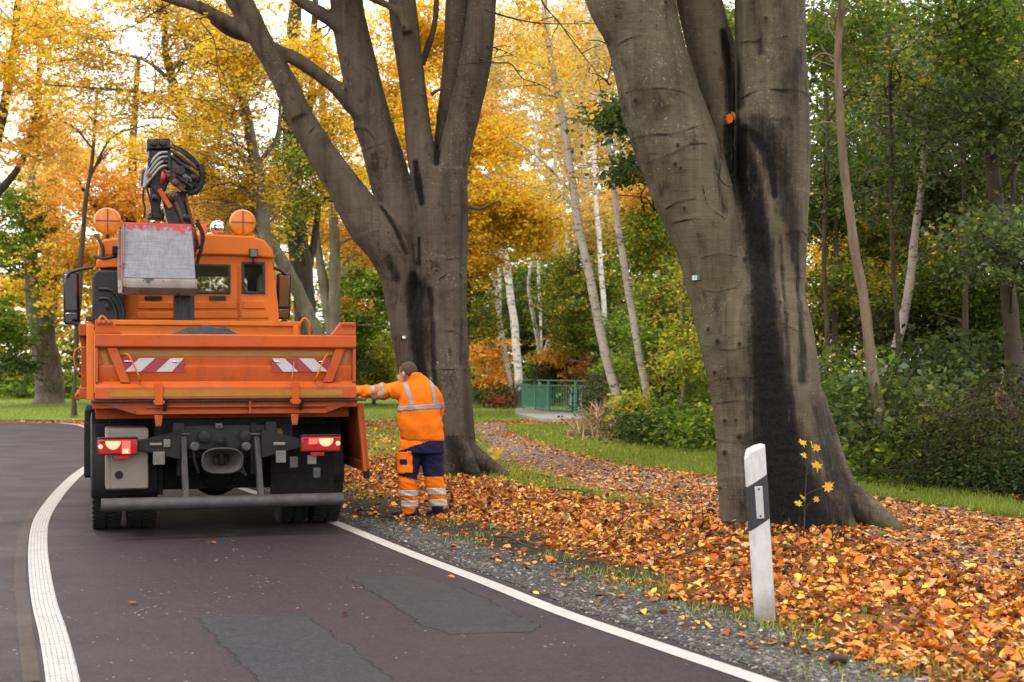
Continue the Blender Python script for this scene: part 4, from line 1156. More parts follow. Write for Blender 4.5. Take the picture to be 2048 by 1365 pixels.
T('green_tree', 'shady green tree behind the white birches left of the railing', 'tree', [(66, [(960, 806, 12), (962, 700, 11), (968, 600, 9), (970, 500, 6)])],
  [(970, 660, 65, 60, 70, 3, 5200, .15, GRN), (1060, 640, 64, 70, 80, 3, 6400, .15, DGR), (1040, 560, 66, 70, 60, 3, 3600, .15, GRN), (965, 740, 62, 60, 40, 3, 2800, .15, GRN), (1090, 740, 60, 60, 40, 3, 3000, .15, GRN)], M_BARK_DARK)
T('shrub', 'orange leaved shrub left of the bright white birch', 'shrub', [(58, [(968, 812, 5), (968, 770, 4), (962, 730, 3)])],
  [(970, 705, 57, 42, 40, 1.6, 1900, .13, ORG), (985, 760, 57, 32, 30, 1.6, 1100, .13, ORG), (990, 790, 56, 50, 20, 1.4, 1500, .12, DGR), (1000, 800, 55, 25, 12, 1, 500, .12, RUS)], M_BARK_DARK)
T('shrub', 'orange shrub above the far end of the green railing', 'shrub', [(49, [(1150, 828, 6), (1148, 760, 5), (1140, 710, 3)])],
  [(1135, 715, 48, 55, 32, 1.8, 1900, .12, ORG), (1170, 755, 48, 50, 34, 1.8, 1800, .12, ORG), (1105, 745, 49, 40, 28, 1.5, 1200, .12, OLV)], M_BARK_DARK)
T('bush', 'dark bush hanging over the right end of the railing', 'bush', [(38, [(1222, 850, 7), (1220, 800, 6), (1212, 760, 4)])],
  [(1218, 795, 37.5, 34, 40, 1.2, 3600, .09, DGR), (1200, 768, 38, 24, 16, 1.0, 500, .09, OLV), (1232, 825, 36, 34, 32, 1.2, 2200, .09, OLV)], M_BARK_DARK)
T('bush', 'yellow sprig bush at the foot of the spotted birch', 'bush', [(29, [(1275, 885, 5), (1272, 830, 4), (1264, 790, 3)])],
  [(1268, 805, 29, 26, 26, .7, 420, .10, YGR), (1280, 850, 29, 36, 30, .8, 700, .09, OLV)], M_BARK_DARK)

# ---- right wood
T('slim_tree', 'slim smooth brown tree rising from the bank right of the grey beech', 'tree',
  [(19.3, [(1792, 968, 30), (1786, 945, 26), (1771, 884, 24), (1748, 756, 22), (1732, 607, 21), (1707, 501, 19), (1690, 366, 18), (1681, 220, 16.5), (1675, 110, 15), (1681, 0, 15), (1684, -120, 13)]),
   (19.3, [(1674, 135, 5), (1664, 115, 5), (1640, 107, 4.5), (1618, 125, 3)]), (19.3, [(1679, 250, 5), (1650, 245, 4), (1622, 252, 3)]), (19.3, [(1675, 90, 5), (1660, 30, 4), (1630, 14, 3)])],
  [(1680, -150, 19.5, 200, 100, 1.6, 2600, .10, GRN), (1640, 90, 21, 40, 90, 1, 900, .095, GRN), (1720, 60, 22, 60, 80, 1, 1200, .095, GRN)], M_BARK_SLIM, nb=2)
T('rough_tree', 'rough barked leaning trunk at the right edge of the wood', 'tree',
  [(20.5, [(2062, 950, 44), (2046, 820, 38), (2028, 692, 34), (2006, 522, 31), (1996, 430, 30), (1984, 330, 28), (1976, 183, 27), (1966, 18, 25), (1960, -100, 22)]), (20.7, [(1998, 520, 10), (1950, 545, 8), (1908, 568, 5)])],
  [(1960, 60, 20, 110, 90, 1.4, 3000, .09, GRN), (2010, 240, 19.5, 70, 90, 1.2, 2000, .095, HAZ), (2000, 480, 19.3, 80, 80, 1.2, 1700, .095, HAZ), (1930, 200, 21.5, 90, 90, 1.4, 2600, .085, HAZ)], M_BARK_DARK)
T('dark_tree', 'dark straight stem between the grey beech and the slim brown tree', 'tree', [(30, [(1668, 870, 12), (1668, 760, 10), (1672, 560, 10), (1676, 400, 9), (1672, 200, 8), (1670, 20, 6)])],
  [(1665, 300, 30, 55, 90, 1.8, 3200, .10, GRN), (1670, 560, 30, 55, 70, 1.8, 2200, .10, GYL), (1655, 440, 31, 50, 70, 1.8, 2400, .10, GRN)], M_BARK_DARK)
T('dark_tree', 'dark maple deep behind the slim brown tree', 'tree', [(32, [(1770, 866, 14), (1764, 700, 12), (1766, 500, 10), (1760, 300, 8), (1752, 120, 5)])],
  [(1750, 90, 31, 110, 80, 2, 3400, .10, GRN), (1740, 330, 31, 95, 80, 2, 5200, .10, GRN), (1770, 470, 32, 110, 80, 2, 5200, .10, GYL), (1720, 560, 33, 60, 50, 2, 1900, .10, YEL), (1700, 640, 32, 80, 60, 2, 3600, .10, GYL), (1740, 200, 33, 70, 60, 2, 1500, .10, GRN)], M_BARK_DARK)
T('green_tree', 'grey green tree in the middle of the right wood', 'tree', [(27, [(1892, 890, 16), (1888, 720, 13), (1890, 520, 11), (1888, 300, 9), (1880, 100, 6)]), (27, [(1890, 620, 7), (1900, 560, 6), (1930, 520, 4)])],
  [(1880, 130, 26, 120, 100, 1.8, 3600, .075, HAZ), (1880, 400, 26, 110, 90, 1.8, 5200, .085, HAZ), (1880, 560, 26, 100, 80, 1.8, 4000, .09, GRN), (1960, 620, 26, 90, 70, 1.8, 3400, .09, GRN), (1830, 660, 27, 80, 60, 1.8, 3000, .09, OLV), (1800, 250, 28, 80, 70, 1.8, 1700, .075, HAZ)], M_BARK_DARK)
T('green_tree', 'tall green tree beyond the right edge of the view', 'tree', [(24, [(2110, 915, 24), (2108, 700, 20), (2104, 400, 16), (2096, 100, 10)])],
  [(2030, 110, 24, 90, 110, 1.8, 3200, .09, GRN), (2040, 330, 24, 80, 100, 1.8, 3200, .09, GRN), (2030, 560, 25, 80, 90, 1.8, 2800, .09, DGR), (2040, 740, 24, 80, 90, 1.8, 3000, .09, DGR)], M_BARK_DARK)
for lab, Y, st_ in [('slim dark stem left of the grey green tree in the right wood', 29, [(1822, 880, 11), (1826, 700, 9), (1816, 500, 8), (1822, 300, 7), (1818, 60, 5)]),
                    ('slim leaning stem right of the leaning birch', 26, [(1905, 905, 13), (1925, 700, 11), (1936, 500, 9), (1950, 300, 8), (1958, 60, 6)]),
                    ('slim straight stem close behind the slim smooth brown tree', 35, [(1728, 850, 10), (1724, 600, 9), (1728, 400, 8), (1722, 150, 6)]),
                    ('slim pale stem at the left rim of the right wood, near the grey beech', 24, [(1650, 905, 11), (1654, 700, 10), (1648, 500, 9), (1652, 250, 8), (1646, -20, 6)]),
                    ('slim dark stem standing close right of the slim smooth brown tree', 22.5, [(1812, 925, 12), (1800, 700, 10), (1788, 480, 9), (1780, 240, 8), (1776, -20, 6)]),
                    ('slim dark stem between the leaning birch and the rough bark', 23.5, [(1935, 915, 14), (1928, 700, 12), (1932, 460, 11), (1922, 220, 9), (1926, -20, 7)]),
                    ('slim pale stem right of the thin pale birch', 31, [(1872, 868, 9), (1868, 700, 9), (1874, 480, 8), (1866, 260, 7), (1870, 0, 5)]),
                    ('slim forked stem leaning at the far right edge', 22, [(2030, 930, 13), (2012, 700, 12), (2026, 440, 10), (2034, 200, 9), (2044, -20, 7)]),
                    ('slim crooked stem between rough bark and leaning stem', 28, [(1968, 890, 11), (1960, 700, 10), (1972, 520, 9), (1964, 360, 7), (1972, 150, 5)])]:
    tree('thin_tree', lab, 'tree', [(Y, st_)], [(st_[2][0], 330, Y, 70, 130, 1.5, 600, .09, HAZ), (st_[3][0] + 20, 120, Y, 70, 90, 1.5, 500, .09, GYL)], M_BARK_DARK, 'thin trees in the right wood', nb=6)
GU = 'bushes along the wood edge'
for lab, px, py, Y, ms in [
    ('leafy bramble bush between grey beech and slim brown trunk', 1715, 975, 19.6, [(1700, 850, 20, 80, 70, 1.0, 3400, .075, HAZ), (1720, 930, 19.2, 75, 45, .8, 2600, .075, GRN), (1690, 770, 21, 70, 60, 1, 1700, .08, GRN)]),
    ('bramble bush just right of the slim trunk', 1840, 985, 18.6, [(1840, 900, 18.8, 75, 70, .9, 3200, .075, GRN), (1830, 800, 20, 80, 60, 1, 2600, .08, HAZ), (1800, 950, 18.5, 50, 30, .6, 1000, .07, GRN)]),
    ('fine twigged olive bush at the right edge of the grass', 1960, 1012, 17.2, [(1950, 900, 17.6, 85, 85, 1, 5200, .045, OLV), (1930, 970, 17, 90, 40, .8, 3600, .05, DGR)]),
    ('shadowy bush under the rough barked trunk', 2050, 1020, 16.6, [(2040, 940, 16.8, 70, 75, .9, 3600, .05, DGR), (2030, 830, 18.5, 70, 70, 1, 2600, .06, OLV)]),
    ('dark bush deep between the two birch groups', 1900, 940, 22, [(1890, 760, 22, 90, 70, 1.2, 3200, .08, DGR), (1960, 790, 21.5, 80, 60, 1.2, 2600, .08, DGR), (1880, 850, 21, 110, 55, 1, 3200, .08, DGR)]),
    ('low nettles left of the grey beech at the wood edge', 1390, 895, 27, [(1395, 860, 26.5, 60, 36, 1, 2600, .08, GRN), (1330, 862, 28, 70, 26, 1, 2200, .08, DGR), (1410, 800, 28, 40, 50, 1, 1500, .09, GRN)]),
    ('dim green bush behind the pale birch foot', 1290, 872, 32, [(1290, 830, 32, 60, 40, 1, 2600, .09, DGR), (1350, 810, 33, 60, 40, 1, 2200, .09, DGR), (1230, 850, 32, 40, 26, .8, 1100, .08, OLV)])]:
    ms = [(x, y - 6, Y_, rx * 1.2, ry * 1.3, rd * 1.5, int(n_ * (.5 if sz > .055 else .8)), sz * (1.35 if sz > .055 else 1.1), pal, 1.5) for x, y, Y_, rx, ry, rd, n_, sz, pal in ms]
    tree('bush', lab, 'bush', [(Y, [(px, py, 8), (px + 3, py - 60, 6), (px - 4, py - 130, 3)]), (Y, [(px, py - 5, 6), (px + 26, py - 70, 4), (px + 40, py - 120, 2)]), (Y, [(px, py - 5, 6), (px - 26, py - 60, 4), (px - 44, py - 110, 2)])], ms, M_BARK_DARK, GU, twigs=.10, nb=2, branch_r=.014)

# broken stump at the right edge
mb = MB()
st = [W(2056, 1005, 17.8), W(2046, 960, 17.8), W(2034, 880, 17.8), (W(2014, 820, 17.8)), (W(2002, 790, 17.8))]
mb.tube(st, [.15, .14, .12, .10, .075], 10, 16)
b0 = st[0].copy(); b0.z = float(height(np.array([b0.x]), np.array([b0.y]))[0])
mb.v = [tuple(Vector(v) - b0) for v in mb.v]
t0 = empty('tree_stump', b0); tag(t0, 'broken leaning stump with a raw orange top, right edge of the wood', 'stump')
mb.build('trunk', M_BARK_DARK, t0, 80)
mb = MB()
tp = W(2002, 790, 17.8) - b0
for i in range(9):
    a_ = i * .7; q = tp + Vector((math.cos(a_) * .045, math.sin(a_) * .045, -.02))
    mb.tube([q - Vector((0, 0, .16)), q + Vector((-.02, 0, .03 + .05 * (i % 3)))], [.026, .004], 5)
mb.build('splinter', plain('raw_wood', (.30, .13, .06), .8, var=.3), t0, 60)

# ---- the far wood that closes the view
def far_band(lab, specs):
    o, _ = crown('far_wood', specs, None, 26)
    tag(o, lab, kind='stuff')
far_band('golden wood far beyond the lawn', [(x, y, Y, 150, 110, 5, n, .24, p) for x, y, Y, n, p in [
    (-40, 640, 84, 3800, YEL), (120, 620, 88, 4200, YEL), (260, 660, 90, 4200, YEL), (420, 640, 88, 4200, GYL), (560, 650, 86, 4000, GYL), (690, 690, 88, 4200, GYL), (820, 660, 86, 4200, GYL), (930, 640, 84, 4200, GYL),
    (60, 470, 92, 2600, YEL), (230, 500, 92, 3200, ORY), (400, 490, 92, 3200, ORY), (560, 450, 92, 3200, YEL), (700, 470, 92, 2200, YEL), (840, 470, 92, 3400, YEL), (960, 450, 90, 3800, YEL), (1000, 280, 90, 3000, TAN), (900, 280, 92, 2600, ORY), (320, 420, 94, 1800, ORG),
    (100, 760, 80, 2800, YGR), (300, 770, 82, 2000, GRN), (500, 760, 82, 2200, GRN), (700, 770, 84, 1500, GYL), (860, 770, 84, 2600, DGR), (-60, 770, 78, 3000, GYL), (40, 785, 74, 3200, GRN), (170, 775, 76, 3200, DGR), (300, 720, 84, 3000, GYL)]])
far_band('mixed green and gold wood behind the birches', [(x, y, Y, 150, 120, 5, n, .20, p) for x, y, Y, n, p in [
    (1060, 640, 74, 5200, GYL), (1180, 660, 70, 5600, GYL), (1310, 640, 66, 5600, GYL), (1430, 660, 60, 4600, GRN), (1060, 460, 76, 4800, YEL), (1190, 470, 74, 5200, TAN), (1310, 450, 70, 5000, GYL), (1430, 470, 66, 4000, GYL),
    (1080, 260, 78, 3600, TAN), (1190, 290, 78, 4200, TAN), (1300, 270, 74, 4200, TAN), (1180, 120, 80, 3000, TAN), (1280, 90, 78, 2600, TAN), (1090, 90, 80, 1700, ORY),
    (1060, 770, 70, 3200, DGR), (1180, 790, 64, 3600, DGR), (1310, 800, 58, 3600, DGR), (1430, 810, 52, 3000, DGR)]])
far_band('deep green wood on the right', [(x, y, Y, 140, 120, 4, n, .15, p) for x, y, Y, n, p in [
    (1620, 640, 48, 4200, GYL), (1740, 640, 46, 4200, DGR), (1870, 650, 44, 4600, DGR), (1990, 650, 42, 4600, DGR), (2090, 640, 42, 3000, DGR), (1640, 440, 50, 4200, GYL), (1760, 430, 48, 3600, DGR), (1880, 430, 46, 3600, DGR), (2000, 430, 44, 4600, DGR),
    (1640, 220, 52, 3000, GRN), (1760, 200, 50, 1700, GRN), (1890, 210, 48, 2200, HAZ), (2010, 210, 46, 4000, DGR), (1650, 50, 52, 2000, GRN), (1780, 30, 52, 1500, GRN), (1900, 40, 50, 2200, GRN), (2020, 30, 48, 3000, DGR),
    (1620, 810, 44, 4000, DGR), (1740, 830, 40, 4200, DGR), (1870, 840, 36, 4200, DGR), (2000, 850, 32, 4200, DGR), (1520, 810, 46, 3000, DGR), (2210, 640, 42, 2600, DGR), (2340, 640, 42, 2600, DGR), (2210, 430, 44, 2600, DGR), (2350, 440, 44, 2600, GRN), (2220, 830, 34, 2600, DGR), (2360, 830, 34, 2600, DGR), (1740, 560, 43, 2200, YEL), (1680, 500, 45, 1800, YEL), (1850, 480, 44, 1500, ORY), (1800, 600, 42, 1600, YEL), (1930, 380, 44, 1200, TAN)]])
# =================================================================== THE LORRY (local axes: x right, y forward, z up; origin under the tailgate)
TA = R(16.6)
TO = Vector((-2.555, 12.72, 0.0))
TF = Vector((-math.sin(TA), math.cos(TA), 0)); TRI = Vector((math.cos(TA), math.sin(TA), 0))
def TP(px, py, ly=0.0):
    """where the sight line through a pixel meets the cross plane at local depth ly -> (x, z)"""
    d = Vector(((px - 1024) / F, 1, (HY - py) / F)); o = Vector((0, 0, CAMZ))
    t = (ly - (o - TO).dot(TF)) / d.dot(TF)
    p = o + d * t
    return (p - TO).dot(TRI), p.z
def T3(px, py, ly):
    x, z = TP(px, py, ly)
    return Vector((x, ly, z))

TRUCK = empty('tipper_lorry', TO, TA)
tag(TRUCK, 'orange tipper lorry with crane grab and lit brake lights, stopped in the lane', 'lorry')

def paint(name, c, dirt=(.10, .05, .03), amount=.35, rough=.42):
    k = NM(name, rough, .25)
    v = k.coord()
    c1 = k.ramp(k.noise(1.4, v, 5, .6), (.3, tuple(x * .88 for x in c)), (.7, tuple(min(1, x * 1.08) for x in c)))
    d1 = k.noise(3.1, k.coord(scale=(2.2, 2.2, .8)), 8, .72)
    c1 = k.mix(k.ramp(d1, (.5, 0.), (.78, amount)), c1, dirt)
    sc = k.noise(22, v, 8, .78)
    c1 = k.mix(k.ramp(sc, (.63, 0.), (.69, .75)), c1, (.12, .07, .05))
    fade = k.noise(1.7, k.coord(scale=(.7, .7, 1.6)), 6, .65)
    c1 = k.mix(k.ramp(fade, (.46, 0.), (.74, amount * .9)), c1, (c[0] * .86, c[1] * 1.35, c[2] + .05))
    run = k.noise(1, k.coord(scale=(26, 26, 1.3)), 6, .75)
    c1 = k.mix(k.ramp(run, (.60, 0.), (.74, amount * .8)), c1, dirt)
    k.color(c1)
    k.rough(k.ramp(d1, (.4, rough), (.75, min(1, rough + .3))))
    k.bump(k.noise(2.2, v, 2), .05, .02)
    return k.m
M_OR = paint('orange_paint', (.56, .125, .008))
M_ORF = paint('orange_paint_faded', (.42, .072, .008), amount=.6, rough=.55)
M_ORB = paint('orange_paint_bed', (.36, .066, .010), (.07, .045, .03), .7, .65)
M_BLK = plain('black_plastic', (.012, .012, .014), .5, var=.3, dirt=(.035, .03, .028))
M_CHAS = plain('chassis_black', (.008, .0075, .0075), .75, spec=.2, var=.4, dirt=(.022, .019, .018))
M_GRY = plain('dull_grey_steel', (.055, .050, .053), .6, .2, var=.3, dirt=(.03, .027, .026), bump=.1)
M_DGR = plain('dark_grey_plastic', (.013, .0115, .013), .65, spec=.2, var=.25, dirt=(.026, .023, .022))
M_RUB = plain('rubber', (.012, .0115, .011), .85, var=.3, dirt=(.03, .027, .025))
M_BEI = plain('beige_lacquer', (.17, .145, .12), .5, var=.12, dirt=(.16, .13, .10))
M_CHR = plain('chrome', (.75, .75, .76), .12, 1.0, var=.05)
M_GLS = NM('dark_glass', .05, .6).m
_b = M_GLS.node_tree.nodes['Principled BSDF']; _b.inputs['Base Color'].default_value = (.030, .036, .022, 1); _b.inputs['Specular IOR Level'].default_value = .25
M_OLV = plain('reflective_olive', (.26, .135, .010), .45, var=.2, dirt=(.3, .12, .03))
M_RED = plain('reflective_red', (.24, .022, .035), .4, var=.2, dirt=(.16, .04, .04))
M_WHT = plain('reflective_white', (.40, .385, .40), .4, var=.12, dirt=(.4, .36, .34))
M_WHT2 = plain('dirty_white', (.11, .104, .10), .6, var=.2, dirt=(.2, .18, .17))
def glow(name, c, e, rough=.3):
    k = NM(name, rough, .5); k.color(c)
    k.b.inputs['Emission Color'].default_value = (*c, 1); k.b.inputs['Emission Strength'].default_value = e
    return k.m
M_LENS = plain('red_lens', (.16, .008, .012), .18, var=.1)
M_LENS.node_tree.nodes['Principled BSDF'].inputs['Emission Color'].default_value = (1, .02, .015, 1)
M_LENS.node_tree.nodes['Principled BSDF'].inputs['Emission Strength'].default_value = .10
M_BRAKE = glow('brake_glow', (1.0, .12, .06), 3.4)
M_BRAKE2 = glow('brake_glow_red', (1.0, .03, .02), 3.0)
k = NM('amber_lens', .25, .5); v_ = k.coord()
k.color(k.ramp(k.noise(20, v_, 4), (.3, (.34, .075, .002)), (.7, (.52, .14, .004))))
k.b.inputs['Emission Color'].default_value = (1, .30, .0, 1); k.b.inputs['Emission Strength'].default_value = .13
M_AMB = k.m

# ---- tailgate
tg = MB()
x0, x1 = -1.128, 1.165
zt1, zt0 = 1.815, 1.695       # top beam
zl1, zl0 = 1.385, 1.245       # bottom beam
tg.box(x0, x1, .012, .04, 1.38, 1.70)                                         # sheet
tg.prism([(.012, 1.545), (-.012, 1.535), (-.012, 1.50), (.012, 1.40)], x0 + .03, x1 - .03, axis='x')   # pressed fold across the sheet
tg.prism([(.04, zt1), (-.045, zt1), (-.055, zt1 - .012), (-.055, zt0 + .012), (-.04, zt0), (.04, zt0)], x0, x1, axis='x')
tg.prism([(.04, zl1), (.012, zl1 + .015), (-.045, zl1 - .022), (-.06, zl1 - .04), (-.06, zl0), (.04, zl0)], x0, x1, axis='x')
for s, X in ((1, x0), (-1, x1)):
    tg.box(*sorted((X, X + s * .028)), -.04, .012, zl1 + .002, zt0 - .002)
    tg.prism([(X + s * .10, zt0 - .002), (X + s * .185, zt0 - .002), (X + s * .30, zl1 - .0), (X + s * .215, zl1 - .0)], -.032, .011)
    tg.prism([(X, zt1 + .001), (X + s * .225, zt1 + .001), (X + s * .15, zt1 + .105), (X + s * .14, zt1 + .12), (X, zt1 + .12)], -.04, .036)
TG = tg.build('tailgate', M_ORF, TRUCK, 30, .006)
bolt = MB(); bolt.lathe([(0, .016), (-.014, .016), (-.02, .010)], 10, 'y')
bm0 = bolt.mesh('bolt', M_ORF)
for s, X in ((1, x0), (-1, x1)):
    for i in range(3):
        link('bolt', bm0, TG, (X + s * (.035 + .042 * i), -.041, zt1 + .098))
    mb = MB(); mb.box(*sorted((X + s * .012, X + s * .145)), -.045, -.0405, zt1 + .072, zt1 + .116); mb.build('ear_plate', M_ORB, TG)
# stripes of reflective tape
def stripe(poly, y):
    mb = MB(); mb.prism(poly, y - .003, y); mb.build('reflective_stripe', M_OLV, TG)
stripe([(x0 + .19, 1.668), (x1 - .185, 1.668), (x1 - .205, 1.622), (x0 + .21, 1.622)], .0118)
stripe([(x0 + .13, 1.318), (x1 - .13, 1.318), (x1 - .13, 1.266), (x0 + .13, 1.266)], -.0602)
for s, X in ((1, x0), (-1, x1)):
    stripe([(X + s * .045, 1.66), (X + s * .085, 1.66), (X + s * .165, 1.405), (X + s * .125, 1.405)], .0112)
# warning plates, red with white bars leaning outward at the top
for s, xa, xb in ((1, -.90, -.372), (-1, .402, .928)):
    pl = MB(); z0, z1 = 1.482, 1.604; h = z1 - z0
    pl.box(xa, xb, -.017, -.0125, z0, z1)
    p = pl.build('warning_plate', M_RED, TG)
    W_ = xb - xa
    for c0 in (.155, .66):
        if s > 0: q = [(xa + c0 * W_ - .06, z0 + .001), (xa + c0 * W_ + .075, z0 + .001), (xa + c0 * W_ + .20, z1 - .001), (xa + c0 * W_ + .065, z1 - .001)]
        else: q = [(xb - c0 * W_ + .06, z0 + .001), (xb - c0 * W_ - .075, z0 + .001), (xb - c0 * W_ - .20, z1 - .001), (xb - c0 * W_ - .065, z1 - .001)]
        q = [(min(max(a_, xa), xb), b_) for a_, b_ in q]
        mb = MB(); mb.prism(q, -.019, -.017); mb.build('white_bar', M_WHT, p)
    for fx in (.09, .86):
        mb = MB(); xx = xa + fx * W_; mb.tube([(xx - .028, -.022, z1 - .03), (xx + .028, -.022, z1 - .03)], .006, 8); mb.ball((xx, -.024, z1 - .03), .012, nu=10, nv=6)
        mb.build('wing_nut', M_CHR, p)
# grab rails
for s, X in ((1, x0), (-1, x1)):
    mb = MB()
    a_, b_ = Vector((X + s * .245, -.005, 1.632)), Vector((X + s * .375, -.05, 1.41))
    mb.tube([a_ + Vector((-s * .03, .03, -.012)), a_ + Vector((s * .025, -.06, .005)), (a_ + b_) / 2 + Vector((s * .025, -.065, 0)), b_ + Vector((0, -.04, .01)), b_ + Vector((-.0, .02, -.02))], .0075, 8, 24)
    m_ = a_.lerp(b_, .68); mb.tube([m_ + Vector((-s * .07, .03, 0)), m_ + Vector((s * .01, -.055, .004))], .007, 8)
    mb.build('grab_rail', M_OR, TG)
# a stalk of straw caught on the plate
mb = MB(); mb.tube([T3(588, 724, -.03), T3(587, 738, -.035), T3(583, 758, -.03)], [.003, .004, .002], 5, 8); mb.build('straw', plain('straw', (.42, .27, .12), .8), TG)
# hinges
for i, X in enumerate((TP(317, 790)[0], TP(589, 790)[0])):
    mb = MB(); mb.box(X - .034, X + .034, -.078, -.0605, 1.19, 1.372); mb.box(X - .03, X + .03, -.07, .02, 1.372, 1.384); mb.tube([(X - .045, -.055, 1.215), (X + .05, -.055, 1.215)], .02, 10)
    mb.build('hinge', M_ORF, TRUCK, 30, .004)
    mb = MB(); mb.prism([(X - .035, 1.10), (X + .035, 1.10), (X + .028, 1.03), (X + .022, 1.0), (X - .022, 1.0), (X - .028, 1.03)], -.02, .0); mb.tube([(X, -.03, 1.02), (X, .0, 1.02)], .012, 8)
    mb.build('hinge_lug', M_ORB, TRUCK, 30, .003)
    mb = MB(); mb.tube([(X + .055, -.04, 1.26), (X + .06, -.05, 1.2), (X + .05, -.03, 1.14)], .016, 8, 10); mb.ball((X + .055, -.05, 1.23), .024, nu=10, nv=6); mb.build('hinge_pin', M_CHAS, TRUCK)

# ---- bed
rb = MB()
rb.prism([(-1.13, 1.218), (1.14, 1.218), (1.14, 1.195), (.90, 1.105), (-.78, 1.105), (-1.06, 1.195)], .03, .10)
rb.box(-.78, .9, .0, .03, 1.105, 1.140)
rb.box(-.7, .9, .01, .03, 1.160, 1.185)
rb.build('rear_crossbeam', M_ORB, TRUCK, 30, .004)
mb = MB(); mb.tube([(-1.16, -.01, 1.228), (1.26, -.01, 1.228)], .014, 10); mb.build('locking_shaft', M_GRY, TRUCK)
mb = MB(); mb.tube([(-.55, -.005, 1.172), (.9, -.005, 1.172)], .008, 8); mb.box(.20, .215, -.03, .02, 1.11, 1.22); mb.build('locking_rod', M_ORB, TRUCK)
fb = MB(); fb.box(-1.15, 1.19, .045, 3.82, 1.16, 1.242)
for i in range(9): fb.box(-1.12, 1.16, .3 + i * .45, .36 + i * .45, 1.06, 1.158)
fb.build('bed_floor', M_ORB, TRUCK, 30, .004)
# left side wall: boards, ribs, rim
sw = MB()
sw.box(-1.195, -1.165, .12, 3.80, 1.25, 1.90)
sw.box(-1.262, -1.1945, .12, 3.80, 1.80, 1.90); sw.box(-1.262, -1.1945, .12, 3.80, 1.245, 1.34)
for i in range(6): sw.box(-1.245, -1.1945, .45 + i * .58, .53 + i * .58, 1.342, 1.798)
sw.build('side_wall', M_ORB, TRUCK, 30, .005)
for i in range(7):
    mb = MB(); mb.tube([(-1.258, .45 + i * .5, 1.29), (-1.292, .45 + i * .5, 1.26), (-1.258, .45 + i * .5, 1.225)], .014, 8, 8); mb.build('lashing_loop', M_ORB, TRUCK)
mb = MB(); mb.box(-1.198, -1.133, .0, .10, 1.235, 1.895); mb.tube([(-1.166, .05, 1.89), (-1.166, .05, 1.925)], .022, 10); mb.build('corner_post', M_OR, TRUCK, 30, .006)
mb = MB(); mb.tube([(-1.166, .05, 1.925), (-1.166, .05, 1.965)], .035, 12); mb.tube([(-1.205, .05, 1.945), (-1.125, .05, 1.945)], .018, 8); mb.build('latch_cap', M_BLK, TRUCK)
mb = MB(); mb.tube([(1.19, -.005, 1.905), (1.30, -.005, 1.902)], .009, 8); mb.ball((1.245, -.005, 1.902), .02, nu=10, nv=6); mb.ball((1.30, -.005, 1.902), .018, nu=10, nv=6); mb.build('latch_pin', M_BLK, TRUCK)
mb = MB(); mb.box(-1.268, -1.2625, .14, .62, 1.81, 1.89); mb.build('side_sticker', M_WHT2, TRUCK)
mb = MB(); mb.tube([(-1.20, .3, 1.70), (-1.275, .3, 1.69), (-1.28, .34, 1.5), (-1.20, .36, 1.42)], .008, 6, 12); mb.build('side_rail', M_OR, TRUCK)
# headboard
HY_ = 3.82
xl, zt = TP(214, 641, HY_); xr, _ = TP(607, 641, HY_); xr = min(xr, 1.21)
hb = MB(); hb.box(xl, xr, HY_ + .005, HY_ + .05, 1.2, zt); hb.box(xl, xr, HY_ - .025, HY_ + .06, zt - .05, zt + .005)
for s_ in (xl + .03, xr - .09): hb.box(s_, s_ + .06, HY_ - .04, HY_ + .004, 1.24, zt - .05)
hb.build('headboard', M_OR, TRUCK, 30, .006)
for X, s in ((xl, -1), (xr, 1)):
    mb = MB(); mb.tube([(X + s * .0, HY_, zt - .35), (X + s * .01, HY_, zt + .01), (X + s * .05, HY_, zt + .05), (X + s * .09, HY_, zt + .0), (X + s * .11, HY_ + .04, zt - .2)], .013, 8, 22); mb.build('hose_loop', M_OR, TRUCK)
# load of dark grit
n = 52
mb = MB(); vv = []; ff = []
cx, cz = TP(412, 655, 2.9)
for j in range(n):
    for i in range(n):
        x = -1.1 + 2.2 * i / (n - 1); y = .3 + 3.45 * j / (n - 1)
        h = 1.25 + (cz - 1.25) * math.exp(-abs((x - cx) / .86) ** 2.4 - ((y - 2.9) / 1.2) ** 2) + .05 * noise.noise(Vector((x * 6, y * 6, 0))) + .022 * noise.noise(Vector((x * 17, y * 17, 3)))
        vv.append((x, y, h))
ff = [(j*n+i, j*n+i+1, (j+1)*n+i+1, (j+1)*n+i) for j in range(n-1) for i in range(n-1)]
mb.add(vv, ff); mb.build('grit_load', plain('dark_grit', (.028, .03, .033), .95, var=.5, scale=30, bump=1.0), TRUCK, 80)
# right side wall folded down, hanging from the bed edge
(xa, za), (xb, zb) = (1.235, 1.19), TP(735, 943, .10)
dv = Vector((xb - xa, 0, zb - za)); ln = dv.length; dv.normalize(); nv_ = Vector((-dv.z, 0, dv.x))
if nv_.x < 0: nv_ = -nv_
def hang(mb, u0, u1, t0, t1, y0, y1):
    q = [Vector((xa, 0, za)) + dv * u + nv_ * t for u, t in ((u0, t0), (u1, t0), (u1, t1), (u0, t1))]
    mb.prism([(p.x, p.z) for p in q], y0, y1)
mb = MB(); hang(mb, 0, ln, 0, .028, .12, 3.8); hang(mb, .0, ln, -.035, -.0005, .10, .19)
for i in range(6): hang(mb, .1, ln - .1, .0285, .06, .6 + i * .6, .68 + i * .6)
hang(mb, ln - .09, ln, -.03, -.0005, .20, 3.8); hang(mb, 0, .08, -.025, -.0005, .20, 3.8)
mb.build('drop_side', M_ORB, TRUCK, 30, .005)
mb = MB(); hang(mb, ln - .02, ln + .07, -.03, .02, .11, .17); mb.build('drop_side_latch', M_CHAS, TRUCK, 30, .004)
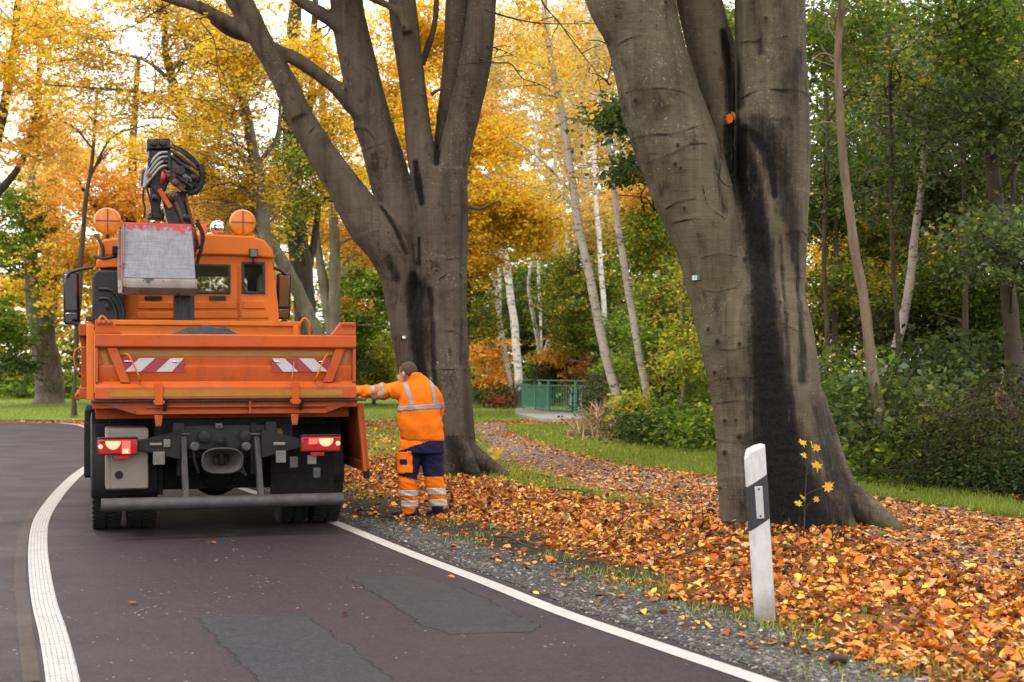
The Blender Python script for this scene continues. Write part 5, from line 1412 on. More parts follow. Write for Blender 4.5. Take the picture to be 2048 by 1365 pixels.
# lettering along the beam
fc = bpy.data.curves.new('lettering', 'FONT'); fc.body = 'MEILLER-KIPPER'; fc.size = .060; fc.align_x = 'CENTER'; fc.align_y = 'CENTER'; fc.extrude = .001; fc.materials.append(M_BLK); fc.space_character = 1.0
fo = text_object('lettering', fc, TRUCK); lx_, lz_ = TP(447, 805, .03)
fo.location = (lx_, .0285, lz_ - .002); fo.rotation_euler = (R(90), 0, 0); fo.scale = (1.0, .62, 1)

# ---- chassis and what hangs under the bed
ch = MB()
for s in (-1, 1): ch.box(s * .42 - .04, s * .42 + .04, .28, 7.2, .78, 1.03)
ch.box(-.62, .62, .20, .28, .70, 1.06)
ch.box(-.40, .40, .5, .62, .6, .8); ch.box(-.9, .9, 1.7, 2.6, .55, 1.05); ch.box(-.95, .95, 3.0, 4.2, .55, 1.0)
ch.box(-.56, .52, .98, 1.06, .36, .80); ch.box(-.95, .95, 2.7, 2.9, .34, .9); ch.tube([(-1.0, 1.12, .5), (1.0, 1.12, .5)], .09, 14); ch.ball((0, 1.12, .5), .24, .2, .22)
ch.box(-1.0, 1.0, .62, .70, .98, 1.055)
ch.build('chassis', M_CHAS, TRUCK, 35, .006)
ub = MB(); ub.box(-.42, .42, .14, .20, .78, 1.0); ub.box(-.46, -.36, .10, .18, .74, 1.03); ub.box(.36, .46, .10, .18, .74, 1.03)
for s in (-.18, .18): ub.lathe([(.13, .05), (.10, .06), (.09, .03)], 14, 'y', (s, 0, .90))
ub.build('tow_beam', plain('painted_grey_black', (.0075, .007, .009), .6, var=.3), TRUCK, 35, .005)
# coupling dish and pin
cx, cz = TP(443, 922, .0)
mb = MB(); 
prof = []
ring = []
for i, (t, sx, sz) in enumerate(((-.10, .168, .098), (-.095, .176, .106), (-.02, .10, .055), (.08, .06, .04))):
    for kx in range(28):
        a_ = 2 * math.pi * kx / 28
        ca, sa = math.cos(a_), math.sin(a_)
        px_e = math.copysign(abs(ca) ** .75, ca) * sx; pz_e = math.copysign(abs(sa) ** .75, sa) * sz
        ring.append((cx + px_e, t, cz + pz_e + (.012 if sa > 0 else 0)))
m_ = 28
mb.add(ring, [(i*m_+j, i*m_+(j+1) % m_, (i+1)*m_+(j+1) % m_, (i+1)*m_+j) for i in range(3) for j in range(m_)] + [tuple(range(3*m_, 4*m_))])
CP = mb.build('tow_coupling', plain('worn_grey_steel', (.036, .033, .032), .65, .1, var=.3, dirt=(.05, .045, .04)), TRUCK, 40)
so = CP.modifiers.new('s', 'SOLIDIFY'); so.thickness = .012; so.offset = 0
mb = MB(); mb.tube([(cx, .0, cz - .03), (cx, .0, cz + .16)], .03, 12); mb.ball((cx, .0, cz + .17), .045, nu=12, nv=8); mb.box(cx - .05, cx + .05, .0, .12, cz + .08, cz + .17); mb.build('coupling_pin', M_CHAS, CP, 35, .004)
mb = MB(); a_, b_ = TP(438, 852, .1); mb.box(a_ - .03, a_ + .03, .09, .11, b_ - .022, b_ + .022); mb.build('plate_lamp', M_WHT2, TRUCK, 30, .004)
mb = MB(); a_, b_ = TP(438, 853, .088); mb.box(a_ - .015, a_ + .015, .080, .0895, b_ - .01, b_ + .01); mb.build('plate_lamp_lens', M_BLK, TRUCK)
# couplings, sockets and cables
mb = MB()
for q in ([(384, 886), (386, 900), (392, 930), (398, 946)], [(480, 890), (486, 910), (484, 935), (492, 952)], [(476, 905), (481, 920), (479, 940), (490, 950)]):
    mb.tube([T3(x, y, .06) for x, y in q], .012, 7, 14)
mb.build('air_hose', M_DGR, TRUCK)
for x, y in ((389, 893), (492, 893)):
    mb = MB(); p = T3(x, y, .05); mb.lathe([(.08, .04), (.0, .042), (-.01, .03)], 12, 'y', (p.x, 0, p.z)); mb.build('trailer_socket', M_GRY, TRUCK)
mb = MB(); p = T3(556, 866, .22); mb.ball(p, .05, .05, .05); mb.build('grease_cap', plain('rusty_orange', (.16, .07, .015), .7), TRUCK)
# underrun bar on two arms
(xa_, za_), (xb_, zb_) = TP(202, 1012, -.02), TP(686, 997, -.02)
zb0 = (za_ + zb_) / 2
mb = MB(); mb.tube([(xa_, -.02, zb0), (xb_, -.02, zb0)], .058, 20); mb.build('underrun_bar', M_GRY, TRUCK, 50)
for xt, yt, xb2 in ((366, 873, 372), (513, 873, 522)):
    a_, b_ = T3(xt, yt, .10), T3(xb2, 1000, .0)
    mb = MB(); mb.box(-.026, .026, -.02, .02, 0, (a_ - b_).length, M=Matrix.Translation(b_) @ (a_ - b_).to_track_quat('Z', 'Y').to_matrix().to_4x4()); mb.tube([a_ + Vector((-.06, -.03, .02)), a_ + Vector((.06, -.03, .02))], .012, 8)
    mb.build('bar_arm', M_GRY, TRUCK, 35, .004)
    mb = MB(); mb.box(a_.x - .05, a_.x + .0, .12, .19, .55, 1.02); mb.build('bracket', M_DGR, TRUCK, 35, .004)
# tail lights on arms
for s, (x_a, x_b), bx in ((-1, (194, 277), 360), (1, (602, 683), 520)):
    (lx0, lz1), (lx1, lz0) = TP(x_a, 873, -.02), TP(x_b, 909, -.02)
    lz1, lz0 = .905, .752
    mb = MB(); mb.box(lx0, lx1, .02, .075, lz0, lz1); mb.box(lx0 + .01, lx1 - .01, -.012, .02, lz1 - .008, lz1 + .006)
    tl = mb.build('tail_light', M_BLK, TRUCK, 30, .012)
    mb = MB(); o_, i_ = (lx0, lx1) if s < 0 else (lx1, lx0)
    mb.box(min(o_, i_) + .008, max(o_, i_) - .008, -.014, .0195, lz0 + .006, lz1 - .012); mb.build('lens', M_LENS, tl, 30, .014)
    u = lambda f: o_ + (i_ - o_) * f
    half = [(u(.20) + (u(.57) - u(.20)) * (0.5 - .5 * math.cos(math.pi * t / 10)), lz1 - .03 - .072 * math.sin(math.pi * t / 10)) for t in range(11)]
    mb = MB(); mb.prism(half, -.018, -.0145); mb.build('brake_lamp', M_BRAKE, tl)
    mb = MB(); mb.box(*sorted((u(.60), u(.80))), -.018, -.0145, lz0 + (.075 if s > 0 else .012), lz1 - .03); mb.build('brake_lamp', M_BRAKE2, tl)
    mb = MB(); 
    mb.lathe([(-.0145, .020), (-.019, .014)], 14, 'y', (u(.085), 0, (lz0 + lz1) / 2)); mb.build('side_lamp', M_BRAKE, tl)
    if s < 0:
        mb = MB(); mb.box(*sorted((u(.615), u(.76))), -.021, -.0185, lz0 + .018, lz0 + .055); mb.build('brake_lamp', M_BRAKE, tl)
    mb = MB(); mb.box(*sorted((u(.42), u(.75))), .0, .03, lz0 - .035, lz0 - .004); mb.build('red_reflector', M_LENS, tl, 30, .004)
    ax, az = TP(bx, 892, .16)
    mb = MB(); mb.prism([(i_, .875), (i_, .79), (ax, .70), (ax, .96), (ax - s * -.0, .96)][:4] if s < 0 else [(i_, .79), (i_, .875), (ax, .96), (ax, .70)], .03, .12); mb.build('light_arm', M_DGR, TRUCK, 30, .008)
for x, y, w_, h_, m_ in ((318, 917, 24, 26, M_WHT2), (562, 914, 20, 24, M_WHT2), (624, 920, 18, 18, M_WHT2), (588, 925, 16, 22, M_GRY), (634, 946, 14, 20, M_GRY), (559, 888, 24, 6, M_BEI), (312, 889, 25, 5, M_BEI), (334, 887, 14, 16, M_WHT2)):
    (a0, b1), (a1, b0_) = TP(x - w_ / 2, y - h_ / 2, .02), TP(x + w_ / 2, y + h_ / 2, .02)
    mb = MB(); mb.box(a0, a1, .015, .045, b0_, b1); mb.build('marker_plate', m_, TRUCK, 30, .006)
# toolbox, flaps, guards
(a0, b1), (a1, b0_) = TP(211, 857, .12), TP(297, 979, .12)
mb = MB(); mb.box(a0, a1, .12, .62, b0_, b1); BX = mb.build('storage_box', M_BEI, TRUCK, 30, .02)
(a0, b1), (a1, b0_) = TP(222, 861, .1), TP(296, 977, .1)
mb = MB(); mb.box(a0, a1, .105, .1195, b0_, b1); mb.build('box_door', M_BEI, BX, 30, .012)
p = T3(238, 950, .1); mb = MB(); mb.lathe([(.1045, .036), (.092, .034), (.088, .02)], 18, 'y', (p.x, 0, p.z)); mb.build('box_lock', M_DGR, BX)
mb = MB(); mb.box(-1.13, -.52, .66, .70, .34, 1.0); mb.build('mud_flap', M_DGR, TRUCK, 30, .006)
(a0, b1), (a1, b0_) = TP(541, 905, .5), TP(668, 1000, .5)
mb = MB(); mb.box(a0, a1 , .50, .52, b0_ - .05, b1); mb.box(a0, a1 - .02, .49, .4995, b0_ + .0, b0_ + .26); mb.build('mud_flap', M_CHAS, TRUCK, 30, .006)
mb = MB(); mb.box(-1.22, -1.12, 1.9, 4.2, .42, 1.10); mb.box(-1.225, -1.10, 1.87, 1.899, .44, .98); mb.build('side_guard', M_DGR, TRUCK, 30, .02)
mb = MB(); mb.box(1.10, 1.2, 2.0, 4.2, .42, 1.0); mb.build('side_guard', M_DGR, TRUCK, 30, .02)
def guard(xc, w_, y, r_, a0, a1):
    mb = MB(); v = []; n_ = 22
    for i in range(n_):
        a_ = R(a0 + (a1 - a0) * i / (n_ - 1))
        for x, rr in ((xc - w_ / 2, r_ - .05), (xc - w_ / 2 + .015, r_), (xc + w_ / 2 - .015, r_), (xc + w_ / 2, r_ - .05)):
            v.append((x, y - rr * math.cos(a_), .5 + rr * math.sin(a_)))
    mb.add(v, [(i*4+j, i*4+j+1, (i+1)*4+j+1, (i+1)*4+j) for i in range(n_-1) for j in range(3)])
    o = mb.build('mudguard', M_DGR, TRUCK, 60); s_ = o.modifiers.new('s', 'SOLIDIFY'); s_.thickness = .012
guard(-.865, .60, 1.12, .60, -16, 180); guard(.865, .60, 1.12, .60, -5, 180)

# ---- wheels
def wheel(x, y, rad, w_, outer, treads=True):
    k0 = empty('wheel', (x, y, rad), 0, TRUCK)
    t = MB(); h = w_ / 2
    prof = [(-h * .78, rad * .58), (-h * .98, rad * .68), (-h, rad * .84), (-h * .93, rad * .955), (-h * .8, rad * .985), (h * .8, rad * .985), (h * .93, rad * .955), (h, rad * .84), (h * .98, rad * .68), (h * .78, rad * .58)]
    t.lathe(prof, 56, 'x', close=True)
    if treads:
        for i in range(52):
            a_ = 2 * math.pi * i / 52
            for s in (-1, 1):
                M_ = Matrix.Rotation(a_ + (0.03 if s > 0 else -.03), 4, 'X') @ Matrix.Translation((s * h * .52, 0, rad * .988)) @ Matrix.Rotation(s * .45, 4, 'Z')
                t.box(-h * .42, h * .42, -rad * .030, rad * .030, -.02, rad * .022, M=M_)
    t.build('tyre', M_RUB, k0, 40)
    r_ = MB(); r_.lathe([(-h * .6, rad * .57), (-h * .5, rad * .5), (outer * h * .2, rad * .42), (outer * h * .55, rad * .2), (outer * h * .6, rad * .14)][::1], 32, 'x'); r_.build('rim', M_GRY, k0, 40)
for x, o_ in ((-1.02, -1), (-.70, -1), (.72, 1), (1.04, 1)): wheel(x, 1.12, .49, .275, o_)
for s in (-1, 1): wheel(s * 1.0, 5.9, .49, .29, s)

# ---- cab
CY = 5.15
def CP_(px, py, ly=CY): return TP(px, py, ly)
CAB = MB()
outline = [CP_(*q) for q in ((232, 700), (232, 520), (236, 490), (250, 478), (300, 474), (420, 473), (500, 477), (524, 484), (540, 500), (546, 520), (551, 560), (557, 610), (560, 700))]
base_l, base_r = CP_(186, 700)[0], CP_(560, 700)[0]
body = [(base_l + .02, .95), (base_l + .02, 2.46), (CP_(200, 512)[0], 2.72)] + [CP_(*q) for q in ((200, 488), (212, 481), (250, 476), (420, 474), (500, 478), (524, 485), (538, 497), (544, 516), (550, 560), (556, 610))] + [(base_r, 1.9), (base_r, .95)]
CAB.prism(body, CY, CY + 2.0)
WIN = [(292, 526, 461, 589), (483, 524, 530, 589)]
cut = MB(); cut.box(base_l + .09, base_r - .09, CY + .05, CY + 1.93, 1.35, 2.66)
def hole(*b):
    cut.box(*b)
work = link('work', CAB.mesh('cab', M_OR, 30))
holes = [(base_l + .09, base_r - .09, CY + .05, CY + 1.93, 1.35, 2.79), (base_l + .2, base_r - .2, CY + 1.9, CY + 2.1, 1.95, 2.79), (base_l - .2, base_l + .2, CY + .75, CY + 1.75, 1.95, 2.5), (base_r - .2, base_r + .2, CY + .75, CY + 1.75, 1.95, 2.5)]
for q in WIN:
    (a0, b1), (a1, b0_) = CP_(q[0], q[1]), CP_(q[2], q[3])
    holes.append((a0 + .028, a1 - .028, CY - .1, CY + .1, b0_ + .028, b1 - .028))
cutters = []
for q in holes:
    m_ = MB(); m_.box(*q); c_ = link('work_cut', m_.mesh('work_cut', M_OR, 0)); cutters.append(c_)
    bo = work.modifiers.new('b', 'BOOLEAN'); bo.object = c_; bo.operation = 'DIFFERENCE'; bo.solver = 'EXACT'
bv = work.modifiers.new('bevel', 'BEVEL'); bv.width = .02; bv.segments = 2; bv.limit_method = 'ANGLE'; bv.angle_limit = R(40)
cab_me = bpy.data.meshes.new_from_object(work.evaluated_get(bpy.context.evaluated_depsgraph_get()))
for o in [work] + cutters: bpy.data.objects.remove(o, do_unlink=True)
cab_me.name = 'cab'
CO = link('cab', cab_me, TRUCK)
M_PANE = NM('tinted_pane', .02, .5)
M_PANE.color((.55, .58, .50)); M_PANE.b.inputs['Transmission Weight'].default_value = 1.0; M_PANE.b.inputs['IOR'].default_value = 1.1
M_PANE = M_PANE.m
mb = MB(); mb.box(base_l + .1, base_r - .1, CY + .06, CY + 1.92, 1.352, 1.40); mb.box(base_l + .12, base_r - .12, CY + 1.55, CY + 1.9, 1.40, 1.92); mb.build('cab_interior', M_BLK, CO, 30, .02)
for fx in (.22, .80):
    xx = base_l + (base_r - base_l) * fx
    mb = MB(); mb.box(xx - .24, xx + .24, CY + .45, CY + .62, 1.40, 2.25); mb.box(xx - .13, xx + .13, CY + .48, CY + .6, 2.2, 2.48); mb.build('cab_seat', M_BLK, CO, 30, .05)
# roof cap with a raised rim
mb = MB()
cap = [CP_(*q) for q in ((404, 519), (404, 512), (240, 512), (236, 492), (252, 474), (300, 471), (420, 470), (504, 474), (528, 482), (543, 500), (548, 517), (546, 521))]
cap = [CP_(*q) for q in ((198, 514), (196, 492), (206, 480), (252, 473), (300, 470), (420, 469), (504, 473), (528, 481), (544, 500), (549, 518), (470, 512), (330, 511))]
mb.prism(cap, CY - .05, CY + 1.95); mb.build('roof_cap', M_OR, CO, 30, .025)
# pressed panels on the rear wall
for q in (((278, 604), (468, 604), (472, 618), (274, 618)), ((274, 624), (474, 624), (476, 637), (272, 637)), ((488, 602), (526, 602), (532, 618), (484, 618)), ((484, 624), (533, 624), (536, 637), (482, 637))):
    mb = MB(); mb.prism([CP_(*p) for p in q], CY - .018, CY + .01); mb.build('pressed_panel', M_OR, CO, 30, .008)
mb = MB(); mb.box(*sorted((CP_(474, 600)[0], CP_(480, 600)[0])), CY - .008, CY + .01, 1.0, CP_(0, 524)[1]); mb.build('panel_seam', M_ORF, CO, 30, .003)
for q in WIN:
    (a0, b1), (a1, b0_) = CP_(q[0], q[1]), CP_(q[2], q[3])
    wf = MB()
    for bx_ in ((a0, a0 + .034, b0_, b1), (a1 - .034, a1, b0_, b1), (a0 + .034, a1 - .034, b0_, b0_ + .034), (a0 + .034, a1 - .034, b1 - .034, b1)): wf.box(bx_[0], bx_[1], CY - .014, CY + .012, bx_[2], bx_[3])
    wf = wf.build('rear_window', M_BLK, CO, 30, .006)
    mb = MB(); mb.box(a0 + .03, a1 - .03, CY - .002, CY + .002, b0_ + .03, b1 - .03); mb.build('pane', M_PANE, wf)
for x in (306, 435):
    (a0, b1), (a1, b0_) = CP_(x - 17, 592), CP_(x + 17, 601)
    mb = MB(); mb.box(a0, a1, CY - .022, CY + .01, b0_, b1); mb.build('vent', M_BLK, CO, 30, .006)
# intake panel on the left
(a0, b1), (a1, b0_) = TP(184, 540, 4.95), TP(250, 660, 4.95)
mb = MB(); mb.prism([(a0, b0_), (a0, b1 - .08), (a0 + .05, b1), (a1, b1), (a1, b0_)], 4.97, 5.13)
AI = mb.build('air_intake', M_BLK, TRUCK, 30, .02)
for j, (r0, yy) in enumerate(((.10, 600), (.185, 585))):
    p = T3(212, 625, 4.96); mb = MB()
    mb.tube([(p.x - .08, 4.965, p.z + r0 * 1.35 + .03), (p.x + r0 * .3, 4.955, p.z + r0 * 1.3 + .03), (p.x + r0, 4.95, p.z + r0 * .5), (p.x + r0 * 1.05, 4.955, p.z - .25)], .024, 8, 22); mb.build('intake_rib', M_BLK, AI, 60)
mb = MB(); mb.lathe([(4.975, .04), (4.955, .038), (4.95, .02)], 16, 'y', (T3(215, 613, 4.95).x, 0, T3(215, 613, 4.95).z)); mb.build('intake_cap', M_BLK, AI)
(a0, b1), (a1, b0_) = TP(192, 518, 4.95), TP(250, 534, 4.95)
mb = MB(); mb.prism([(a0, b0_ - .02), (a0 + .01, b1 + .0), (a1, b1 + .03), (a1, b0_ + .0)], 5.0, 5.149); mb.build('intake_hood', M_OR, TRUCK, 30, .015)
mb = MB(); mb.tube([T3(191, 470, 5.1), T3(197, 478, 5.05), T3(205, 495, 5.02), T3(206, 515, 5.02)], [.025, .022, .022, .022], 8, 14); mb.tube([T3(189, 512, 5.06), T3(200, 517, 5.02), T3(240, 510, 5.02)], .022, 8, 14); mb.build('roof_rail', M_BLK, TRUCK, 60)
# windscreen and side windows
mb = MB(); mb.box(base_l + .19, base_r - .19, CY + 1.962, CY + 1.968, 1.94, 2.80); mb.build('windscreen', M_PANE, CO)
for X in (base_l + .05, base_r - .05):
    mb = MB(); mb.box(X - .003, X + .003, CY + .74, CY + 1.76, 1.94, 2.51); mb.build('side_window', M_PANE, CO)
# mirrors
M_MIR = plain('mirror_glass', (.42, .44, .45), .03, 1.0, var=.02)
for s, (x0_, y0_, x1_, y1_), ly, arms in ((-1, (124, 543, 157, 650), 6.35, [[(186, 535), (160, 540), (138, 548), (133, 556)], [(186, 655), (165, 652), (140, 645)]]), (1, (556, 546, 585, 640), 6.3, [[(545, 535), (560, 541), (572, 550)], [(560, 645), (572, 640)]])):
    (a0, b1), (a1, b0_) = TP(x0_, y0_, ly), TP(x1_, y1_, ly)
    mb = MB(); mb.box(a0, a1, ly, ly + .11, b0_, b1); mr = mb.build('mirror', M_BLK, TRUCK, 30, .035); mr.location = (0, ly, (b0_ + b1) / 2); mr.data.transform(Matrix.Translation((0, -ly, -(b0_ + b1) / 2))); mr.rotation_euler = (R(9), 0, R(-6) if s < 0 else R(4))
    for f0, f1 in ((.27, .97), (.03, .24)):
        mb = MB(); mb.box(a0 + .03, a1 - .03, ly - .006, ly - .001, b0_ + (b1 - b0_) * f0 + .01, b0_ + (b1 - b0_) * f1 - .01); mb.v = [(x, y - ly, z - (b0_ + b1) / 2) for x, y, z in mb.v]; mb.build('mirror_glass', M_MIR, mr, 30, .003)
    for q in arms:
        mb = MB(); mb.tube([T3(x, y, ly + .05 + (0 if i else -.0)) for i, (x, y) in enumerate(q)], .022, 8, 14); mb.build('mirror_arm', M_BLK, TRUCK, 60)
# beacons, horn, lamp
for x, y in ((215, 443), (485, 446)):
    p = T3(x, y, 5.25); r_ = 27.5 * .0061
    mb = MB(); mb.lathe([(5.36, r_ * .6), (5.34, r_ * .95), (5.25, r_), (5.24, r_ * .97)], 32, 'y', (p.x, 0, p.z)); mb.tube([(p.x, 5.3, p.z - r_), (p.x, 5.3, p.z - r_ - .10)], .025, 8); bc = mb.build('beacon', M_BLK, TRUCK, 40)
    mb = MB(); mb.lathe([(5.2395, r_ * .985), (5.225, r_ * .97), (5.20, r_ * .88), (5.19, r_ * .6), (5.188, r_ * .1)], 32, 'y', (p.x, 0, p.z)); mb.build('amber_lens', M_AMB, bc, 30)
    mb = MB(); mb.box(p.x - .008, p.x + .008, 5.178, 5.192, p.z - r_ * .86, p.z + r_ * .86); mb.box(p.x - r_ * .86, p.x + r_ * .86, 5.179, 5.192, p.z - .008, p.z + .008); mb.build('lens_rib', plain('amber_dark', (.22, .045, .003), .4), bc)
p = T3(436, 456, 5.25); mb = MB(); mb.tube([(p.x, 5.3, p.z - .08), (p.x, 5.3, p.z - .16)], .02, 8); mb.ball((p.x, 5.27, p.z), .097, .075, .097, 24, 14); mb.build('air_horn', M_CHR, TRUCK, 50)
p = T3(405, 459, 5.25); mb = MB(); mb.lathe([(p.z - .09, .05), (p.z - .06, .055), (p.z + .03, .05), (p.z + .06, .04)], 20, 'z', (p.x, 5.25, 0)); mb.build('rotating_light', plain('red_amber', (.75, .10, .01), .3), TRUCK, 40)
p = T3(507, 507, 5.02); mb = MB(); mb.box(p.x - .055, p.x + .055, 4.99, 5.06, p.z - .055, p.z + .055); mb.tube([(p.x, 5.04, p.z - .05), (p.x, 5.06, p.z - .11), (p.x + .03, 5.14, p.z - .10)], .012, 8, 10); wl = mb.build('work_lamp', M_BLK, TRUCK, 30, .012)
mb = MB(); mb.box(p.x - .042, p.x + .042, 4.982, 4.9895, p.z - .042, p.z + .042); mb.build('lamp_glass', M_WHT2, wl, 30, .006)
p = T3(233, 501, 5.0); mb = MB(); mb.box(p.x - .05, p.x + .05, 4.95, 5.04, p.z - .05, p.z + .05); mb.build('work_lamp', M_DGR, TRUCK, 30, .012)

# ---- loading crane behind the cab
KY = 4.55
def K3(x, y, dy=0.0): return T3(x, y, KY + dy)
def beam(mb, a, b, w0, h0, w1=None, h1=None, mi=0):
    w1 = w1 or w0; h1 = h1 or h0
    d = (b - a).normalized(); y_ = Vector((0, 1, 0)); u = d.cross(y_).normalized(); v = u.cross(d)
    q = []
    for p, w_, h_ in ((a, w0, h0), (b, w1, h1)):
        q += [p + u * w_ / 2 + v * h_ / 2, p - u * w_ / 2 + v * h_ / 2, p - u * w_ / 2 - v * h_ / 2, p + u * w_ / 2 - v * h_ / 2]
    mb.add(q, [(0, 1, 2, 3), (7, 6, 5, 4), (0, 4, 5, 1), (1, 5, 6, 2), (2, 6, 7, 3), (3, 7, 4, 0)], mi)
M_CR = plain('crane_black', (.016, .0155, .017), .45, .2, var=.35, dirt=(.07, .055, .045))
M_CRB = plain('crane_brown', (.085, .038, .024), .5, .1, var=.35, dirt=(.03, .025, .022))
(a0, _), (a1, _) = TP(348, 600, KY), TP(388, 600, KY)
mb = MB(); mb.box(a0, a1, KY - .1, KY + .16, .9, TP(0, 500, KY)[1]); mb.box(a0 + .03, a0 + .07, KY - .112, KY - .1005, 1.5, TP(0, 520, KY)[1]); mb.box(a1 - .07, a1 - .03, KY - .112, KY - .1005, 1.5, TP(0, 520, KY)[1])
mb.build('crane_column', plain('column_black', (.022, .024, .03), .4, .2, var=.3), TRUCK, 30, .012)
mb = MB(); beam(mb, K3(372, 510), K3(340, 388), .26, .22, .22, .2); beam(mb, K3(390, 500, .1), K3(360, 385, .1), .12, .2); mb.build('crane_boom', M_CR, TRUCK, 30, .015)
mb = MB(); beam(mb, K3(341, 416, -.17), K3(318, 379, -.17), .06, .03); mb.build('boom_stripe', M_ORF, TRUCK, 30, .006)
mb = MB(); mb.tube([K3(378, 470, -.12), K3(350, 405, -.12)], .03, 10); mb.tube([K3(392, 480, -.05), K3(372, 400, -.05)], .022, 10); mb.build('lift_ram', M_CRB, TRUCK, 40)
mb = MB(); mb.prism([TP(*q, KY) for q in ((296, 302), (340, 302), (346, 345), (330, 385), (300, 385), (297, 350))], KY - .12, KY + .10); HD = mb.build('crane_head', M_CR, TRUCK, 30, .02)
mb = MB(); mb.prism([TP(*q, KY) for q in ((293, 282), (338, 281), (341, 301), (293, 302))], KY - .16, KY + .12)
for x in (306, 324): p = K3(x, 291); mb.lathe([(KY - .161, .042), (KY - .19, .042), (KY - .195, .03)], 16, 'y', (p.x, 0, p.z))
mb.build('valve_block', M_CR, TRUCK, 30, .01)
mb = MB(); mb.prism([TP(*q, KY) for q in ((282, 342), (300, 336), (304, 372), (292, 380), (281, 372))], KY - .14, KY + .06); mb.build('slew_motor', M_CR, TRUCK, 30, .025)
mb = MB(); beam(mb, K3(332, 330, -.02), K3(392, 372, -.02), .30, .22, .20, .18); mb.build('crane_arm', M_CR, TRUCK, 30, .015)
mb = MB(); beam(mb, K3(334, 346, -.15), K3(372, 375, -.15), .14, .04); mb.build('arm_plate', M_CRB, TRUCK, 30, .006)
mb = MB(); beam(mb, K3(340, 322, -.16), K3(362, 338, -.16), .18, .03); mb.build('arm_cover', plain('arm_cover', (.055, .046, .042), .5, .2), TRUCK, 30, .01)
mb = MB()
for dx, dy in ((0, 0), (5, -4), (-2, 7), (8, 3)):
    mb.tube([K3(338 + dx, 293 + dy, -.1), K3(360 + dx, 303 + dy, -.12), K3(384 + dx, 322 + dy, -.1), K3(398 + dx * .5, 332 + dy * .5, -.1)], .013, 6, 16)
mb.build('hydraulic_pipe', M_CR, TRUCK, 60)
mb = MB()
for i in range(3):
    mb.tube([K3(396 + i * 3, 330, -.08 - i * .03), K3(403 + i, 345, -.1 - i * .03), K3(402 + i, 366, -.1 - i * .03), K3(392, 380 + i * 2, -.1 - i * .03), K3(376, 383 + i * 2, -.08 - i * .02)], .03, 8, 22)
mb.build('hose_bundle', M_RUB, TRUCK, 60)
M_HOSE = plain('grey_hose', (.26, .25, .25), .45, .2, var=.2)
for i in range(4):
    mb = MB(); mb.tube([K3(334 + i * 2, 305 + i * 9, -.17), K3(322 + i, 306 + i * 9, -.2), K3(303 + i, 325 + i * 9, -.2), K3(291, 350 + i * 7, -.17), K3(289 - i, 370 + i * 4, -.15)], .016, 8, 22); mb.build('hydraulic_hose', M_HOSE, TRUCK, 60)
mb = MB(); mb.tube([K3(325, 344, -.18), K3(326, 356, -.2), K3(322, 368, -.18)], [.02, .032, .015], 10, 12); mb.tube([K3(328, 340, -.18), K3(336, 345, -.2), K3(342, 341, -.18)], .014, 8, 12); mb.build('red_fitting', plain('red_fitting', (.30, .02, .02), .4), TRUCK, 60)
mb = MB(); mb.prism([TP(*q, KY - .05) for q in ((299, 368), (324, 372), (322, 400), (318, 440), (302, 440), (300, 400))], KY - .14, KY + .02)
p = K3(311, 425, -.06); mb.lathe([(p.z - .09, .10), (p.z - .02, .10), (p.z, .07), (p.z + .05, .06)], 18, 'z', (p.x, KY - .06, 0)); mb.build('rotator', M_CR, TRUCK, 30, .012)
mb = MB()
for q in ([(288, 375), (286, 395), (290, 420), (288, 436)], [(294, 378), (300, 398), (304, 420), (303, 438)], [(306, 374), (315, 392), (318, 412), (316, 436)]):
    mb = MB(); mb.tube([K3(x, y, -.18) for x, y in q], .012, 7, 16); mb.build('grab_hose', M_RUB, TRUCK, 60)
mb = MB(); mb.tube([K3(392, 446, -.2), K3(402, 462, -.2), K3(404, 488, -.2), K3(398, 512, -.2), K3(394, 528, -.2)], .02, 8, 20); mb.build('grab_hose', M_RUB, TRUCK, 60); mb = MB(); mb.tube([K3(394, 440, -.16), K3(407, 470, -.16), K3(402, 505, -.16)], .016, 8, 20)
mb.build('grab_hose', M_RUB, TRUCK, 60)
# pins, brackets and pipe clips that make up the knuckle
for x, y, r_ in ((336, 352, .05), (352, 366, .045), (374, 362, .04), (345, 392, .055), (310, 396, .04), (300, 352, .045), (328, 322, .035), (388, 356, .04), (372, 436, .04)):
    p = K3(x, y, -.17); mb = MB(); mb.lathe([(p.y + .06, r_), (p.y - .02, r_), (p.y - .025, r_ * .8), (p.y - .04, r_ * .45), (p.y - .05, r_ * .4)], 16, 'y', (p.x, 0, p.z)); mb.build('crane_pin', M_CRB if r_ > .042 else M_CR, TRUCK, 40)
for (xa_, ya_), (xb_, yb_) in (((340, 312), (388, 346)), ((346, 306), (396, 340)), ((352, 352), (384, 374)), ((300, 305), (299, 345)), ((338, 306), (340, 350))):
    mb = MB(); mb.tube([K3(xa_, ya_, -.19), K3(xb_, yb_, -.19)], .016, 8); mb.tube([K3(xa_ + (xb_ - xa_) * .3, ya_ + (yb_ - ya_) * .3, -.19), K3(xa_ + (xb_ - xa_) * .72, ya_ + (yb_ - ya_) * .72, -.19)], .026, 10); mb.build('small_ram', M_CR, TRUCK, 40)
for i in range(9):
    t = i / 8; q = catmull(np.array([K3(399, 330, -.11), K3(404.5, 345, -.13), K3(404, 366, -.13), K3(392, 382, -.13), K3(376, 385, -.10)]), 9)[i]
    mb = MB(); mb.ball(q, .044, .05, .020, 10, 6); mb.build('hose_clip', M_RUB, TRUCK, 60)
mb = MB(); beam(mb, K3(352, 340, -.17), K3(384, 362, -.17), .05, .02); mb.build('arm_edge', plain('lit_grey', (.16, .14, .13), .5), TRUCK, 30, .004)  # pale strip paints the light caught on the arm's upper edge
